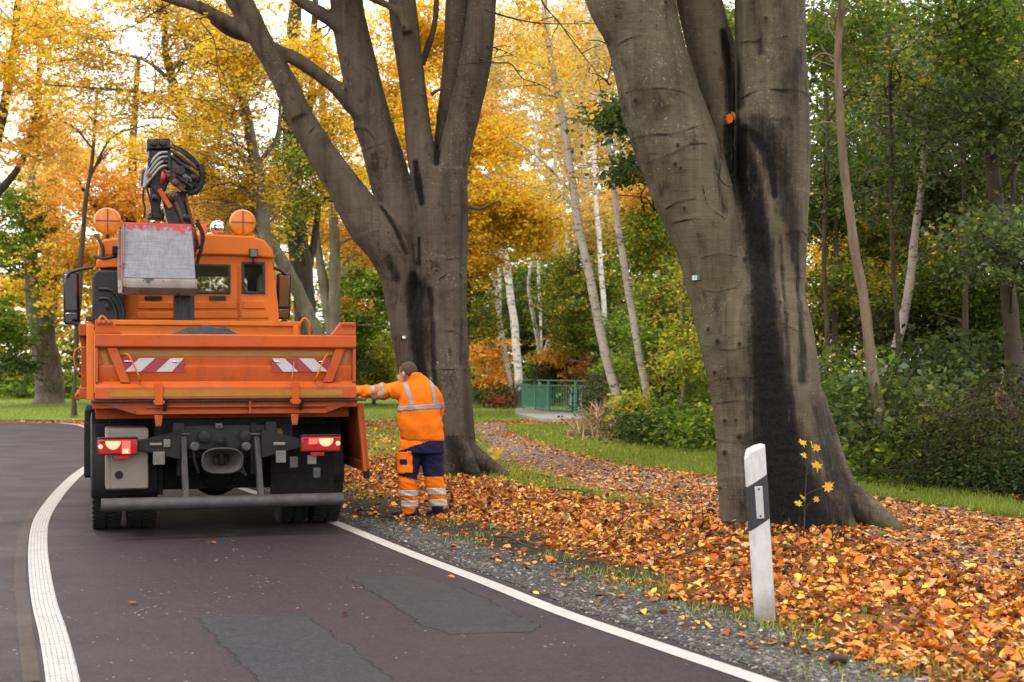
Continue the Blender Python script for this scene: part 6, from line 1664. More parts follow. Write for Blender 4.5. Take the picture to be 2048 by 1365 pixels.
mb = MB(); mb.prism([TP(*q, KY - .2) for q in ((352, 334), (366, 332), (372, 344), (362, 352), (350, 346))], KY - .22, KY - .17); mb.build('bracket', M_CR, TRUCK, 30, .008)
# the grab: two half shells, the near one worn from red to bare steel
GY = 4.05
k = NM('grab_steel', .42, .5)
v = k.coord(); sp = k.n('ShaderNodeSeparateXYZ'); k.l(v, sp.inputs[0])
zt_ = TP(320, 440, GY)[1]
h_ = k.math('SUBTRACT', zt_, sp.outputs[2])
wear = k.math('ADD', k.math('MULTIPLY', h_, 2.2), k.math('MULTIPLY', k.noise(8, k.coord(scale=(1, 1, 1.2)), 9, .8), 1.5))
wear = k.math('SUBTRACT', wear, k.math('MULTIPLY', sp.outputs[0], -.0))
steel = k.mix(.5, k.ramp(k.noise(1, k.coord(scale=(3, 3, 70)), 5, .7), (.3, (.10, .10, .12)), (.7, (.34, .345, .38))), k.ramp(k.noise(1, k.coord(scale=(60, 3, 9)), 6, .75), (.3, (.10, .10, .125)), (.7, (.30, .305, .345))))
steel = k.mix(k.ramp(k.noise(13, v, 8, .8), (.56, 0.), (.7, .6)), steel, (.09, .085, .09))
red = k.ramp(k.noise(6, v, 5), (.3, (.28, .022, .024)), (.7, (.45, .045, .04)))
col = k.mix(k.ramp(wear, (.98, 0.), (1.12, 1.)), red, steel)
k.color(col); k.l(k.ramp(wear, (.98, .1), (1.12, .5)), k.b.inputs['Metallic'])
k.rough(k.ramp(k.noise(12, v, 6), (.3, .3), (.7, .6)))
M_GRAB = k.m
k = NM('grab_lip', .55, .4); v = k.coord()
k.color(k.mix(k.ramp(k.noise(5, k.coord(scale=(1, 1, 1.6)), 5, .6), (.56, 0.), (.60, .95)), k.ramp(k.noise(4, v, 5), (.3, (.17, .14, .12)), (.7, (.29, .25, .22))), (.035, .034, .034)))
M_LIP = k.m
gx0, gx1 = TP(245, 500, GY)[0], TP(391, 500, GY)[0]
zA, zB, zC, zD = TP(0, 438, GY)[1], TP(0, 553, GY)[1], TP(0, 572, GY)[1], TP(0, 586, GY)[1]
GRAB = MB()
def shell(mb, y0, flip, x0_, x1_):
    s = -1 if not flip else 1
    prof = [(y0, zA), (y0 + s * .035, zA - .04), (y0 + s * .20, zB), (y0 + s * .14, zB - .10), (y0 + s * .0, zC - .06), (y0 - s * .04, zC - .04), (y0 + s * .06, zB), (y0 - s * .05, zA - .05)]
    mb.prism(prof, x0_, x1_, axis='x')
g1 = MB(); prof = [(GY + .02, zA), (GY - .01, zA), (GY - .05, zB), (GY + .02, zB)]
topw = .012
g1.add([(gx0 + topw, GY, zA), (gx1 - .045, GY, zA), (gx1, GY - .07, zB), (gx0 + .01, GY - .07, zB), (gx0 + topw, GY + .03, zA), (gx1 - .045, GY + .03, zA), (gx1, GY + .03, zB), (gx0 + .01, GY + .03, zB)],
       [(0, 1, 2, 3), (7, 6, 5, 4), (0, 4, 5, 1), (1, 5, 6, 2), (2, 6, 7, 3), (3, 7, 4, 0)])
GO = g1.build('grab_bucket', M_GRAB, TRUCK, 30, .008)
mb = MB(); mb.prism([(GY - .075, zB - .001), (GY - .085, zB - .03), (GY - .075, zC), (GY + .05, zD), (GY + .12, zD + .01), (GY + .03, zB - .001)], gx0 - .0, gx1 + .015, axis='x'); mb.build('bucket_lip', M_LIP, GO, 30, .006)
mb = MB(); mb.prism([(GY - .065, zB), (GY + .0, zA), (GY + .35, zA - .02), (GY + .42, zB), (GY + .15, zD)], gx0 - .006, gx0 + .009, axis='x'); mb.prism([(GY + .031, zB), (GY + .031, zA - .03), (GY + .35, zA - .02), (GY + .42, zB), (GY + .15, zD)], gx1 - .03, gx1 - .012, axis='x')
mb.build('bucket_cheek', plain('cheek_red', (.30, .03, .035), .5, var=.3, dirt=(.3, .27, .25)), GO, 30, .004)
mb = MB(); mb.prism([(GY + .36, zA - .05), (GY + .42, zB), (GY + .16, zD + .01), (GY + .14, zD + .03), (GY + .38, zB), (GY + .32, zA - .05)], gx0 - .045, gx1 - .02, axis='x'); mb.build('bucket_shell', M_LIP, GO, 30, .006)
mb = MB(); mb.box(gx0 + .25, gx1 - .3, GY + .05, GY + .34, zA - .12, zA + .01); mb.build('grab_frame', M_CR, GO, 30, .01)
mb = MB(); mb.box(gx0 + .004, gx0 + .016, GY - .075, GY - .004, zB, zA - .01); mb.build('bucket_edge', M_LIP, GO)
for fx, fz in ((.28, .6), (.55, .55)):
    mb = MB(); xx = gx0 + (gx1 - gx0) * fx; mb.lathe([(GY - .078, .009), (GY - .088, .007)], 8, 'y', (xx, 0, zB - .028)); mb.build('bucket_bolt', M_CHAS, GO)
# =================================================================== THE MAN AT THE LORRY
PY_ = 14.55
PX0 = G(858, 1034)
PBASE = Vector((W(858, 740, PY_).x, PY_, float(height(np.array([W(858, 740, PY_).x]), np.array([PY_]))[0])))
def Q(px, py, dy=0.0): return W(px, py, PY_ + dy) - PBASE
PS = F / PY_                     # pixels per metre at the man
def pxr(r): return r / PS

def remesh(mb, voxel, iters, mats, wr=0.0, fold=None):
    o = link('work', mb.mesh('work', mats, 0))
    m = o.modifiers.new('r', 'REMESH'); m.mode = 'VOXEL'; m.voxel_size = voxel
    s = o.modifiers.new('s', 'SMOOTH'); s.iterations = iters; s.factor = .5
    me = bpy.data.meshes.new_from_object(o.evaluated_get(bpy.context.evaluated_depsgraph_get()))
    bpy.data.objects.remove(o, do_unlink=True)
    me.materials.clear()
    for x in (mats if isinstance(mats, (list, tuple)) else [mats]): me.materials.append(x)
    me.polygons.foreach_set('use_smooth', [True] * len(me.polygons))
    if wr:
        V, N_ = arr(me)
        d = np.array([fold(v) for v in V])
        V += N_ * (d * wr)[:, None]
        me.vertices.foreach_set('co', V.astype(np.float32).ravel()); me.update()
    return me

def centres(me):
    n = len(me.polygons)
    C = np.empty(n * 3, np.float32); me.polygons.foreach_get('center', C)
    N_ = np.empty(n * 3, np.float32); me.polygons.foreach_get('normal', N_)
    return C.reshape(-1, 3).astype(float), N_.reshape(-1, 3).astype(float)

def to_px(C):
    P = C + np.array(PBASE)
    return 1024 + F * P[:, 0] / P[:, 1], HY - F * (P[:, 2] - CAMZ) / P[:, 1]

def peel(me, mask, name, mat, off, parent):
    """a band laid over part of a surface"""
    V, N_ = arr(me)
    V = V + N_ * off
    idx = np.where(mask)[0]
    fs = [tuple(me.polygons[i].vertices) for i in idx]
    used = sorted({v for f in fs for v in f}); mp = {v: i for i, v in enumerate(used)}
    m2 = bpy.data.meshes.new(name)
    m2.from_pydata([tuple(V[v]) for v in used], [], [tuple(mp[v] for v in f) for f in fs])
    m2.materials.append(mat); m2.polygons.foreach_set('use_smooth', [True] * len(m2.polygons)); m2.update()
    o = link(name, m2, parent)
    s = o.modifiers.new('s', 'SOLIDIFY'); s.thickness = .003; s.offset = 1
    return o

def cloth(name, c, sheen=.3):
    k = NM(name, .85, .2); v = k.coord()
    k.color(k.ramp(k.noise(7, v, 6, .7), (.3, tuple(x * .8 for x in c)), (.7, tuple(min(.95, x * 1.1) for x in c))))
    k.bump(k.noise(260, v, 2), .25, .003)
    return k.m
M_HIVIS = cloth('orange_cloth', (.78, .165, .006))
M_NAVY = cloth('navy_cloth', (.011, .012, .048))
M_BAND = plain('grey_reflective', (.27, .26, .29), .45, var=.12, dirt=(.24, .22, .22))
M_BAND2 = plain('white_reflective', (.48, .46, .46), .45, var=.12, dirt=(.42, .38, .36))
M_SKIN = plain('skin', (.40, .19, .125), .5, var=.12)
M_HAIR = plain('hair', (.055, .032, .022), .8, var=.5, scale=45, dirt=(.16, .08, .055), bump=.6)
M_SHOE = plain('shoe', (.012, .012, .016), .6, var=.4)

# ---- body: one continuous surface
b = MB()
hc = Q(814, 747.5, .0); hd = Vector((-.86, .48, -.12)).normalized(); hs = Vector((.48, .86, 0)); 
Mh = Matrix((hd, hs, hd.cross(hs))).transposed().to_4x4()
b.ball(hc + Vector((.012, -.01, .018)), .098, .076, .100, 18, 12, M=Mh)                 # skull
b.ball(hc + hd * .045 + Vector((0, 0, -.05)), .062, .056, .070, 16, 10, M=Mh)           # jaw and face
b.ball(hc + hd * .075 + Vector((0, 0, -.085)), .025, .028, .022, 12, 8, M=Mh)           # chin
b.tube([hc + hd * .086 + Vector((0, 0, .012)), hc + hd * .108 + Vector((0, 0, -.022)), hc + hd * .098 + Vector((0, 0, -.036))], [.009, .013, .010], 8)   # nose
b.tube([hc + hd * .09 + Vector((0, -.02, -.058)), hc + hd * .09 + Vector((0, .02, -.058))], .009, 8)             # lips
side = Vector((-hs.x, -hs.y, 0))
ear = hc + side * .084 + hd * -.008 + Vector((0, 0, -.01))
b.ball(ear, .022, .010, .032, 12, 8, M=Mh); b.ball(hc - side * .084 + Vector((0, 0, -.01)), .022, .010, .032, 12, 8, M=Mh)
b.tube([hc + Vector((.03, -.01, -.03)), Q(832, 762), Q(840, 782)], [.062, .064, .09], 14)
b.loft([(Q(846, 890), .16, .12, -.4), (Q(843, 850), .17, .14, -.4), (Q(838, 810), .17, .13, -.4), (Q(836, 782), .15, .10, -.4), (Q(836, 768), .09, .07, -.4)], 18)
Lsh, Lel, Lwr = Q(808, 778, .0), Q(756, 785, .14), Q(712, 781, .30)
Rsh, Rel, Rwr = Q(860, 780, .06), Q(872, 822, .20), Q(842, 838, .46)
b.tube([Lsh, Lel, Lwr], [.062, .048, .032], 12, 12); b.tube([Rsh, Rel, Rwr], [.062, .048, .032], 12, 12)
def hand(mb, wr, d, up):
    d = d.normalized(); s_ = d.cross(up).normalized(); up = s_.cross(d)
    mb.tube([wr, wr + d * .05, wr + d * .095], [.030, .040, .036], 10, 8)
    for i, (o_, l_) in enumerate(((-.03, .066), (-.010, .078), (.011, .073), (.031, .058))):
        p = wr + d * .085 + s_ * o_
        mb.tube([p, p + d * l_ * .5 - up * .006, p + d * l_ * .85 - up * .022, p + d * l_ - up * .038], [.0105, .0098, .009, .0075], 8, 9)
    p = wr + d * .03 - s_ * .030
    mb.tube([p, p + d * .03 - s_ * .022 - up * .01, p + d * .062 - s_ * .026 - up * .022], [.014, .012, .009], 8, 8)
hand(b, Lwr, Vector((-.75, .5, -.25)), Vector((0, 0, 1))); hand(b, Rwr, Vector((-.75, .6, .05)), Vector((0, 0, 1)))
LEG_L = [(824, 884, .02, 23), (819, 922, .0, 22), (816, 962, -.03, 18), (819, 996, -.02, 16.5), (820, 1026, .0, 14.5)]
LEG_R = [(861, 884, .03, 23), (864, 922, .03, 22), (869, 962, .02, 18), (876, 996, .05, 16.5), (881, 1027, .08, 14)]
for lg in (LEG_L, LEG_R):
    b.tube([Q(x, y, d) for x, y, d, _ in lg], [pxr(r) * f for (_, _, _, r), f in zip(lg, (.85, .75, .68, .62, .55))], 14, 20)
me = remesh(b, .0075, 3, M_SKIN)
me.name = 'person'
PERSON = link('person', me, None, PBASE)
tag(PERSON, 'man in orange hi-vis jacket and navy trousers reaching into the lorry', 'person')
# ---- hair, thin on the crown
hb_ = MB(); hb_.ball(hc + Vector((.014, -.012, .020)), .102, .080, .103, 26, 18, M=Mh)
hm = hb_.mesh('hair', M_HAIR, 80)
bmh = bmesh.new(); bmh.from_mesh(hm)
dele = []
for f in bmh.faces:
    c_ = f.calc_center_median() - (hc + Vector((.014, -.012, .020)))
    fwd = c_.dot(hd); up_ = c_.z
    if fwd > .050 or (up_ < -.012 and fwd > -.022) or (up_ < -.045 and fwd > -.055) or up_ < -.072: dele.append(f)
bmesh.ops.delete(bmh, geom=dele, context='FACES'); bmh.to_mesh(hm); bmh.free()
link('hair', hm, PERSON).modifiers.new('s', 'SOLIDIFY').thickness = .004
for s_ in (1, -1):
    mb = MB(); mb.ball(hc + hd * .080 + side * .028 * s_ + Vector((0, 0, .008)), .008, nu=12, nv=8); mb.build('eye', plain('eye', (.06, .045, .04), .3), PERSON)

# ---- jacket
j = MB()
j.loft([(Q(847, 880, .02), pxr(42), .165, -.30), (Q(845, 872, .02), pxr(43), .175, -.30), (Q(841, 848, .02), pxr(45), .19, -.32), (Q(837, 818, .02), pxr(42), .18, -.34), (Q(836, 794, .01), pxr(41), .165, -.36), (Q(836, 776, .01), pxr(36), .14, -.38), (Q(836, 763, .01), pxr(25), .11, -.4), (Q(832, 754, .01), pxr(19), .085, -.4)], 30)
j.tube([Q(816, 783, .02), Q(802, 782, .03), Q(780, 782, .08), Q(754, 785, .14), Q(730, 784, .22), Q(712, 781, .29)], [pxr(20), pxr(18.5), pxr(17), pxr(16), pxr(13.5), pxr(10)], 18, 26)
j.tube([Q(854, 780, .06), Q(868, 792, .09), Q(874, 812, .15), Q(872, 826, .22), Q(858, 834, .34), Q(842, 838, .45)], [pxr(15), pxr(15.5), pxr(14), pxr(13.5), pxr(11), pxr(9)], 16, 24)
j.loft([(Q(834, 764, .0), .098, .088, -.4), (Q(829, 752, -.005), .094, .084, -.4), (Q(825, 746, -.008), .090, .080, -.4)], 22)
def jacket_fold(v):
    px = 1024 + F * (v[0] + PBASE.x) / (v[1] + PBASE.y)
    n0 = noise.noise(Vector((v[0] * 3, v[1] * 3, v[2] * 3)))
    if px < 792:                        # the sleeve: creases round the arm
        return .8 * noise.noise(Vector((v[0] * 26 + v[2] * 9, v[1] * 4, v[2] * 6))) + .5 * noise.noise(Vector((v[0] * 11 - v[2] * 14, v[1] * 5, 4)))
    a_, b_ = v[0] * .8 + v[2] * .6, -v[0] * .6 + v[2] * .8
    r1 = 1 - abs(noise.noise(Vector((a_ * 3.2, v[1] * 4, b_ * 12)))) * 2.2
    a2, b2 = v[0] * .5 - v[2] * .86, v[0] * .86 + v[2] * .5
    r2 = 1 - abs(noise.noise(Vector((a2 * 3, v[1] * 4 + 7, b2 * 10)))) * 2.2
    return .55 * r1 * max(0, .4 + n0) + .5 * r2 * max(0, .4 - n0)
def leg_fold(v):
    r1 = 1 - abs(noise.noise(Vector((v[0] * 5, v[1] * 5, v[2] * 15 + v[0] * 6)))) * 2.2
    return .5 * r1 + .5 * noise.noise(Vector((v[0] * 16, v[1] * 9, v[2] * 3.5)))
jm = remesh(j, .009, 6, M_HIVIS, .026, jacket_fold)
jm.name = 'jacket'
JK = link('jacket', jm, PERSON)
C, N_ = centres(jm); px, py = to_px(C)
arm = px < 790
line = 818.5 - (px - 795) * .075
peel(jm, (np.abs(py - line) < 4.8) & (px > 787) & (py > 795) & ~((px > 862) & (C[:, 1] > .12)), 'reflective_band', M_BAND, .001, JK)
t = (py - 757) / 56
peel(jm, (np.abs(px - (807.5 + 18 * t)) < 4.3) & (py > 757) & (py < line - 4.8) & (N_[:, 1] < .2), 'reflective_band', M_BAND, .001, JK)
peel(jm, (np.abs(px - (862 + 10 * t)) < 3.6) & (py > 760) & (py < line - 4.8) & (N_[:, 1] < .25) & (C[:, 1] < .1), 'reflective_band', M_BAND, .001, JK)
u = px - (py - 784) * .16
for c0 in (746.5, 763.5):
    peel(jm, np.abs(u - c0) < 4.6, 'reflective_band', M_BAND, .001, JK)

# ---- trousers
t_ = MB()
t_.loft([(Q(845, 905, .02), pxr(44), .17, -.3), (Q(845, 888, .02), pxr(43), .165, -.3), (Q(846, 872, .02), pxr(39), .15, -.3)], 26)
for lg in (LEG_L, LEG_R):
    t_.tube([Q(x, y, d) for x, y, d, _ in lg], [pxr(r) for _, _, _, r in lg], 18, 30)
tm = remesh(t_, .009, 5, [M_NAVY, M_HIVIS], .015, leg_fold)
tm.name = 'trousers'
TRS = link('trousers', tm, PERSON)
C, N_ = centres(tm); px, py = to_px(C)
left = px < 842
mi = np.zeros(len(C), int)
mi[py < 902 - (px - 798) * .33] = 1
mi[(py > 956 - (px - 815) * .05 + np.where(left, (px - 815) * .3, 0)) & left] = 1
mi[(py > 954) & ~left] = 1
mi[(~left) & (py > 1013) & (px < 887)] = 0
mi[left & (py > 1015) & (px > 831)] = 0
tm.polygons.foreach_set('material_index', mi.astype(np.int32))
for c0, c1, sl in ((987, left, 0), (1008, left, 0)):
    peel(tm, left & (np.abs(py - c0) < 5.8), 'reflective_band', M_BAND2, .001, TRS)
for c0 in (983.5, 1006):
    peel(tm, (~left) & (np.abs(py - c0) < 6.3), 'reflective_band', M_BAND2, .001, TRS)
pk = peel(tm, left & (px > 797.5) & (px < 823 + (py - 905) * .04) & (py > 906 - (px - 797) * .12) & (py < 948 - (px - 797) * .1) & (N_[:, 1] < .55), 'pocket', M_HIVIS, .006, TRS)
pk.modifiers['s'].thickness = .012
peel(tm, left & (px > 803) & (px < 815.5) & (py > 918.5) & (py < 929.5) & (N_[:, 1] < .3), 'pocket_patch', M_NAVY, .019, TRS)
# ---- shoes
def shoe(px, py, dy, d):
    d = Vector(d).normalized(); p = Q(px, py, dy); p.z = .0
    s_ = Vector((-d.y, d.x, 0)); M_ = Matrix((d, s_, Vector((0, 0, 1)))).transposed().to_4x4(); M_.translation = p
    mb = MB()
    secs = []
    for x_, w_, h_ in ((-.085, .034, .085), (-.05, .042, .10), (.0, .042, .11), (.06, .046, .075), (.12, .048, .058), (.17, .042, .048), (.195, .022, .030)):
        secs.append((x_, w_, h_))
    v, n_ = [], 14
    for x_, w_, h_ in secs:
        for k_ in range(n_):
            a_ = 2 * math.pi * k_ / n_
            v.append(M_ @ Vector((x_, math.cos(a_) * w_, max(0.004, h_ / 2 + math.sin(a_) * h_ / 2))))
    f = [(i*n_+j_, i*n_+(j_+1) % n_, (i+1)*n_+(j_+1) % n_, (i+1)*n_+j_) for i in range(len(secs)-1) for j_ in range(n_)] + [tuple(range(n_)), tuple(range((len(secs)-1)*n_, len(secs)*n_))]
    mb.add(v, f); mb.build('shoe', M_SHOE, PERSON, 60)
shoe(820, 1030, .0, (-.95, .3, 0)); shoe(881, 1030, .08, (-.7, .7, 0))
# =================================================================== DELINEATOR POST
pb = G(1530, 1243, .02)
POST = empty('delineator_post', (pb.x, pb.y, float(height(np.array([pb.x]), np.array([pb.y]))[0])))
POST.rotation_euler = (R(1.0), R(-4.0), R(6))
tag(POST, 'white roadside delineator post with slanted black band and reflector', 'marker post')
k = NM('post_plastic', .5, .4); v = k.coord()
c = k.ramp(k.noise(5, v, 6, .65), (.3, (.40, .40, .41)), (.7, (.52, .52, .53)))
c = k.mix(k.ramp(k.noise(11, k.coord(scale=(1.5, 1.5, .35)), 8, .78), (.50, 0.), (.70, .65)), c, (.22, .21, .20))
sp = k.n('ShaderNodeSeparateXYZ'); k.l(v, sp.inputs[0])
c = k.mix(k.ramp(k.math('ADD', sp.outputs[2], k.math('MULTIPLY', k.noise(16, v, 6, .7), .22)), (.12, .85), (.34, 0.)), c, (.14, .12, .10))
k.color(c); k.bump(k.noise(40, v, 4), .08, .004)
M_POST = k.m
hw = .064
sec = [(-hw, .0), (-hw + .008, -.022), (-hw + .028, -.034), (.0, -.038), (hw - .02, -.036), (hw - .004, -.026), (hw, -.008), (hw - .008, .05), (.02, .075), (-.03, .07)]
def topz(x, y): return 1.003 + .40 * (x + hw) * .9 - (0.028 if x < -hw + .02 else 0) + .10 * y
mb = MB(); n = len(sec)
v_ = [(x, y, -.2) for x, y in sec] + [(x, y, topz(x, y)) for x, y in sec]
mb.add(v_, [tuple(range(n))[::-1], tuple(range(n, 2 * n))] + [(i, (i + 1) % n, n + (i + 1) % n, n + i) for i in range(n)])
mb.build('post_body', M_POST, POST, 35, .005)
def slab(lo, hi, grow, sl, name, mat):
    mb = MB(); q = [(x * (1 + grow / hw), y + (-grow if y < .0 else grow)) for x, y in sec]
    v_ = [(x, y, lo + sl * (x + hw)) for x, y in q] + [(x, y, hi + sl * (x + hw)) for x, y in q]
    mb.add(v_, [tuple(range(n))[::-1], tuple(range(n, 2 * n))] + [(i, (i + 1) % n, n + (i + 1) % n, n + i) for i in range(n)])
    return mb.build(name, mat, POST, 35, .001)
slab(.545, .805, .0018, .56, 'black_band', plain('band_black', (.022, .022, .030), .5, var=.2, dirt=(.07, .065, .065)))
mb = MB(); mb.box(-.022, .024, -.047, -.0385, .618, .808); RF = mb.build('reflector', plain('reflector_white', (.36, .365, .38), .3, var=.06), POST, 35, .003)
for z in (.634, .792):
    mb = MB(); mb.lathe([(-.0472, .0065), (-.050, .005)], 10, 'y', (.001, 0, z)); mb.build('screw', M_BLK, RF)
mb = MB(); mb.ball((0, .02, -.035), .15, .11, .06, 16, 8); o = mb.build('footing', plain('footing_mud', (.05, .047, .045), .95, var=.4, scale=20, bump=1.0), POST, 80)

# =================================================================== BRIDGE: concrete edge and green railing
M_CON = plain('concrete', (.30, .27, .25), .9, var=.2, scale=3, dirt=(.14, .12, .09), bump=.3)
M_GRN = plain('green_paint', (.10, .30, .21), .45, var=.12, dirt=(.10, .2, .13))
c0, c1, c2 = Vector((.40, 50.2, 0)), Vector((1.22, 47.3, 0)), Vector((2.85, 43.6, 0))
DECK = MB()
q = [G(1028, 838), G(1075, 852), G(1200, 850)]
outl = [(-.0, 51.2), (q[0].x + .0, 45.6), (.62, 40.6), (2.9, 40.9), (3.8, 44.0), (2.2, 51.2)]
outl = [(.12, 50.6), (.10, 46.2), (.72, 40.9), (1.4, 40.3), (3.0, 40.5), (3.6, 44.2), (1.8, 48.2), (.9, 51)]
DECK.prism(outl, -.3, .13, axis='z')
DK = DECK.build('bridge_deck', M_CON, None, 35, .02); tag(DK, 'grey concrete edge of the small footbridge', kind='structure')
RA = empty('railing', (c1.x, c1.y, .13)); tag(RA, 'green metal railing with upright bars on the footbridge', 'railing')
H0, H1, H2 = .07, .86, 1.02
bar = MB(); bar.box(-.016, .016, -.006, .006, H0, H1); barm = bar.mesh('bar', M_GRN, 35)
post = MB(); post.box(-.035, .035, -.035, .035, 0, H2 + .02); postm = post.mesh('post', M_GRN, 35)
for A_, B_, sp_ in ((c0, c1, .085), (c1, c2, .19)):
    d = B_ - A_; ln = d.length; a_ = math.atan2(d.y, d.x)
    for z, s_ in ((H0, .018), (H1, .018), (H2, .028)):
        mb = MB(); mb.box(0, ln, -s_, s_, z - s_ * .7, z + s_ * .7); o = mb.build('rail', M_GRN, RA, 35); o.location = (A_.x - c1.x, A_.y - c1.y, 0); o.rotation_euler = (0, 0, a_)
    for i in range(1, int(ln / sp_)):
        p = A_ + d * (i * sp_ / ln); o = link('bar', barm, RA, (p.x - c1.x, p.y - c1.y, 0)); o.rotation_euler = (0, 0, a_)
    for t in ((0, .5) if ln < 3.5 else (0, .5, 1)):
        p = A_ + d * t; o = link('post', postm, RA, (p.x - c1.x, p.y - c1.y, 0)); o.rotation_euler = (0, 0, a_)

# =================================================================== NUMBER TAGS ON THE TREES
from mathutils.bvhtree import BVHTree
def surf(tree_root, px, py):
    o = [c for c in tree_root.children if c.name.startswith('trunk')][0]
    me = o.data
    bv = BVHTree.FromPolygons([v.co for v in me.vertices], [tuple(p.vertices) for p in me.polygons])
    d = Vector(((px - 1024) / F, 1, (HY - py) / F)).normalized()
    return bv.ray_cast(Vector((0, 0, CAMZ)), d)
M_TAGG = plain('tag_green', (.02, .11, .06), .5); M_TAGW = plain('tag_white', (.66, .68, .64), .5, var=.1)
def tree_tag(root, px, py, w_, h_, num):
    loc, nor, *_ = surf(root, px, py)
    if loc is None: return
    rx, ry = root.location.x, root.location.y
    e = empty('number_tag', (loc.x - rx, loc.y - ry, loc.z), 0, root)
    e.rotation_euler = (Vector((nor.x, nor.y, 0)).to_track_quat('-Y', 'Z')).to_euler()
    mb = MB(); mb.box(-w_ / 2, w_ / 2 + .018, -.014, .01, -h_ / 2, h_ / 2); mb.build('tag_plate', M_TAGG, e, 35, .002)
    mb = MB(); mb.box(-w_ / 2 + .001, w_ / 2 - .005, -.016, -.0142, -h_ / 2 + .004, h_ / 2 - .004); mb.build('tag_face', M_TAGW, e)
    if num:
        fc = bpy.data.curves.new('number', 'FONT'); fc.body = num; fc.size = h_ * .95; fc.align_x = 'CENTER'; fc.align_y = 'CENTER'; fc.extrude = .0004; fc.materials.append(M_BLK)
        fo = text_object('number', fc, e, (0, -.0166, 0)); fo.rotation_euler = (R(90), 0, 0)
tree_tag(BEECH_R, 1392, 556, .062, .046, '185')
tree_tag(BEECH_M, 808, 675, .045, .04, '')

# =================================================================== LEAVES ON THE GROUND
def leaf_template(curl, fold, kind=0):
    L_ = np.array([-.5, -.2, .15, .5]); wv = np.array([.30, .34]) if kind == 0 else np.array([.36, .27])
    mid = [(0, y, curl * (y * y) * 1.2 - curl * .2) for y in L_]
    lf = [(-wv[0], L_[1], mid[1][2] + fold * .32), (-wv[1] * .95, L_[2], mid[2][2] + fold * .30)]
    rt = [(wv[0], L_[1], mid[1][2] + fold * .26), (wv[1] * .95, L_[2], mid[2][2] + fold * .36)]
    V = np.array(mid + lf + rt)
    Fa = np.array([(0, 1, 4), (1, 5, 4), (1, 2, 5), (2, 3, 5), (0, 6, 1), (1, 6, 7), (1, 7, 2), (2, 7, 3)])
    return V, Fa
LT = [leaf_template(.35, .35), leaf_template(-.25, .5, 1), leaf_template(.6, .15), leaf_template(.1, .8, 1), leaf_template(-.5, .3), leaf_template(.2, .1, 1), leaf_template(1.1, .5), leaf_template(-.9, .2, 1), leaf_template(.8, 1.1)]
def maple(r=.5):
    pts = [(0, -.45), (.12, -.18), (.46, -.22), (.34, .0), (.55, .22), (.26, .2), (.22, .42), (.09, .36), (0, .62), (-.09, .36), (-.22, .42), (-.26, .2), (-.55, .22), (-.34, .0), (-.46, -.22), (-.12, -.18)]
    V = np.array([(x, y, .12 * abs(x)) for x, y in pts] + [(0, 0, 0)]); c = len(pts)
    V[:c, :2] *= (1 + rng.normal(0, .13, (c, 1))); V[:c, 0] += .10 * V[:c, 1] * rng.normal(0, 1)
    V[:c, 2] += .22 * V[:c, 1] ** 2 * rng.choice([-1, 1]) + rng.normal(0, .05, c)
    return V, np.array([(i, (i + 1) % c, c) for i in range(c)])
MAPLE = maple()
LIT = [(3.4, (.54, .145, .016)), (2.8, (.64, .25, .03)), (2.1, (.74, .40, .045)), (3.0, (.27, .072, .016)), (2.2, (.62, .34, .15)), (2.8, (.075, .030, .016)), (.45, (.09, .155, .05))]
M_LITTER = leaf_material('litter_leaf', .18, .42)

Ps, Ss = [], []
yb = 5.4
while yb < 41:
    st_ = .35 + yb * .01
    rho = np.interp(yb, [5, 10, 16, 24, 41], [820, 720, 520, 300, 120])
    xa_, xb_ = -.385 * yb - .3, .385 * yb + (2.6 if yb < 18 else .6)
    lo = max(xa_, float(line_x(np.array([yb]))[0]))
    m = int(rho * (xb_ - lo) * st_)
    if m > 0:
        y = rng.uniform(yb, yb + st_, m); x = rng.uniform(lo, xb_, m)
        g, l, s = zones(x, y)
        pth = (x > px_(P_NEAR, y)) & (x < px_(P_FAR, y)) & (y < 40.5)
        d = off_road(x, y)
        onedge = np.exp(-((x - px_(P_FAR, y) + .1) / .22) ** 2) * (y < 36)
        pd = np.where(pth, np.clip(1.1 - .062 * (y - 11.5), .28, 1.0) * (.95 + .2 * vnoise(x, y, 1.4, 8)) + .6 * onedge, 0)
        dens = np.maximum(np.where(pth, 0, l * (.78 + .35 * vnoise(x, y, 1.9, 5))), pd)
        dens = np.maximum(dens, .05 * g + .07 * s + .022 * smoothstep(d, .2, .8) + .55 * np.exp(-((x - px_(P_FAR, y) - .08) / .18) ** 2) * (y < 34))
        wood = (x > px_(GRASS_FAR, y)) & (y < 38); dens = np.where(wood, .12, dens)
        ok = (rng.random(m) < dens) & (d > .12)
        Ps.append(np.c_[x[ok], y[ok]])
    yb += st_
P = np.concatenate(Ps); n = len(P)
deep = smoothstep(P[:, 0] - px_(LITTER, P[:, 1]), .0, 1.0) * (P[:, 0] < px_(P_NEAR, P[:, 1]))
z = np.maximum(height(P[:, 0], P[:, 1]), -.002) + .012 + rng.uniform(0, 1, n) ** 1.5 * (.015 + .045 * deep)
S = np.clip(rng.lognormal(math.log(.047), .34, n), .02, .11)
tl = rng.normal(0, .30, (n, 2)) * (1 + .6 * deep[:, None]); up_ = rng.random(n) < .10 * deep; tl[up_] *= 2.6
M = rot_euler(tl[:, 0], tl[:, 1], rng.uniform(0, 6.283, n))
C = pick(LIT, n, .2)
P3 = np.c_[P, z]
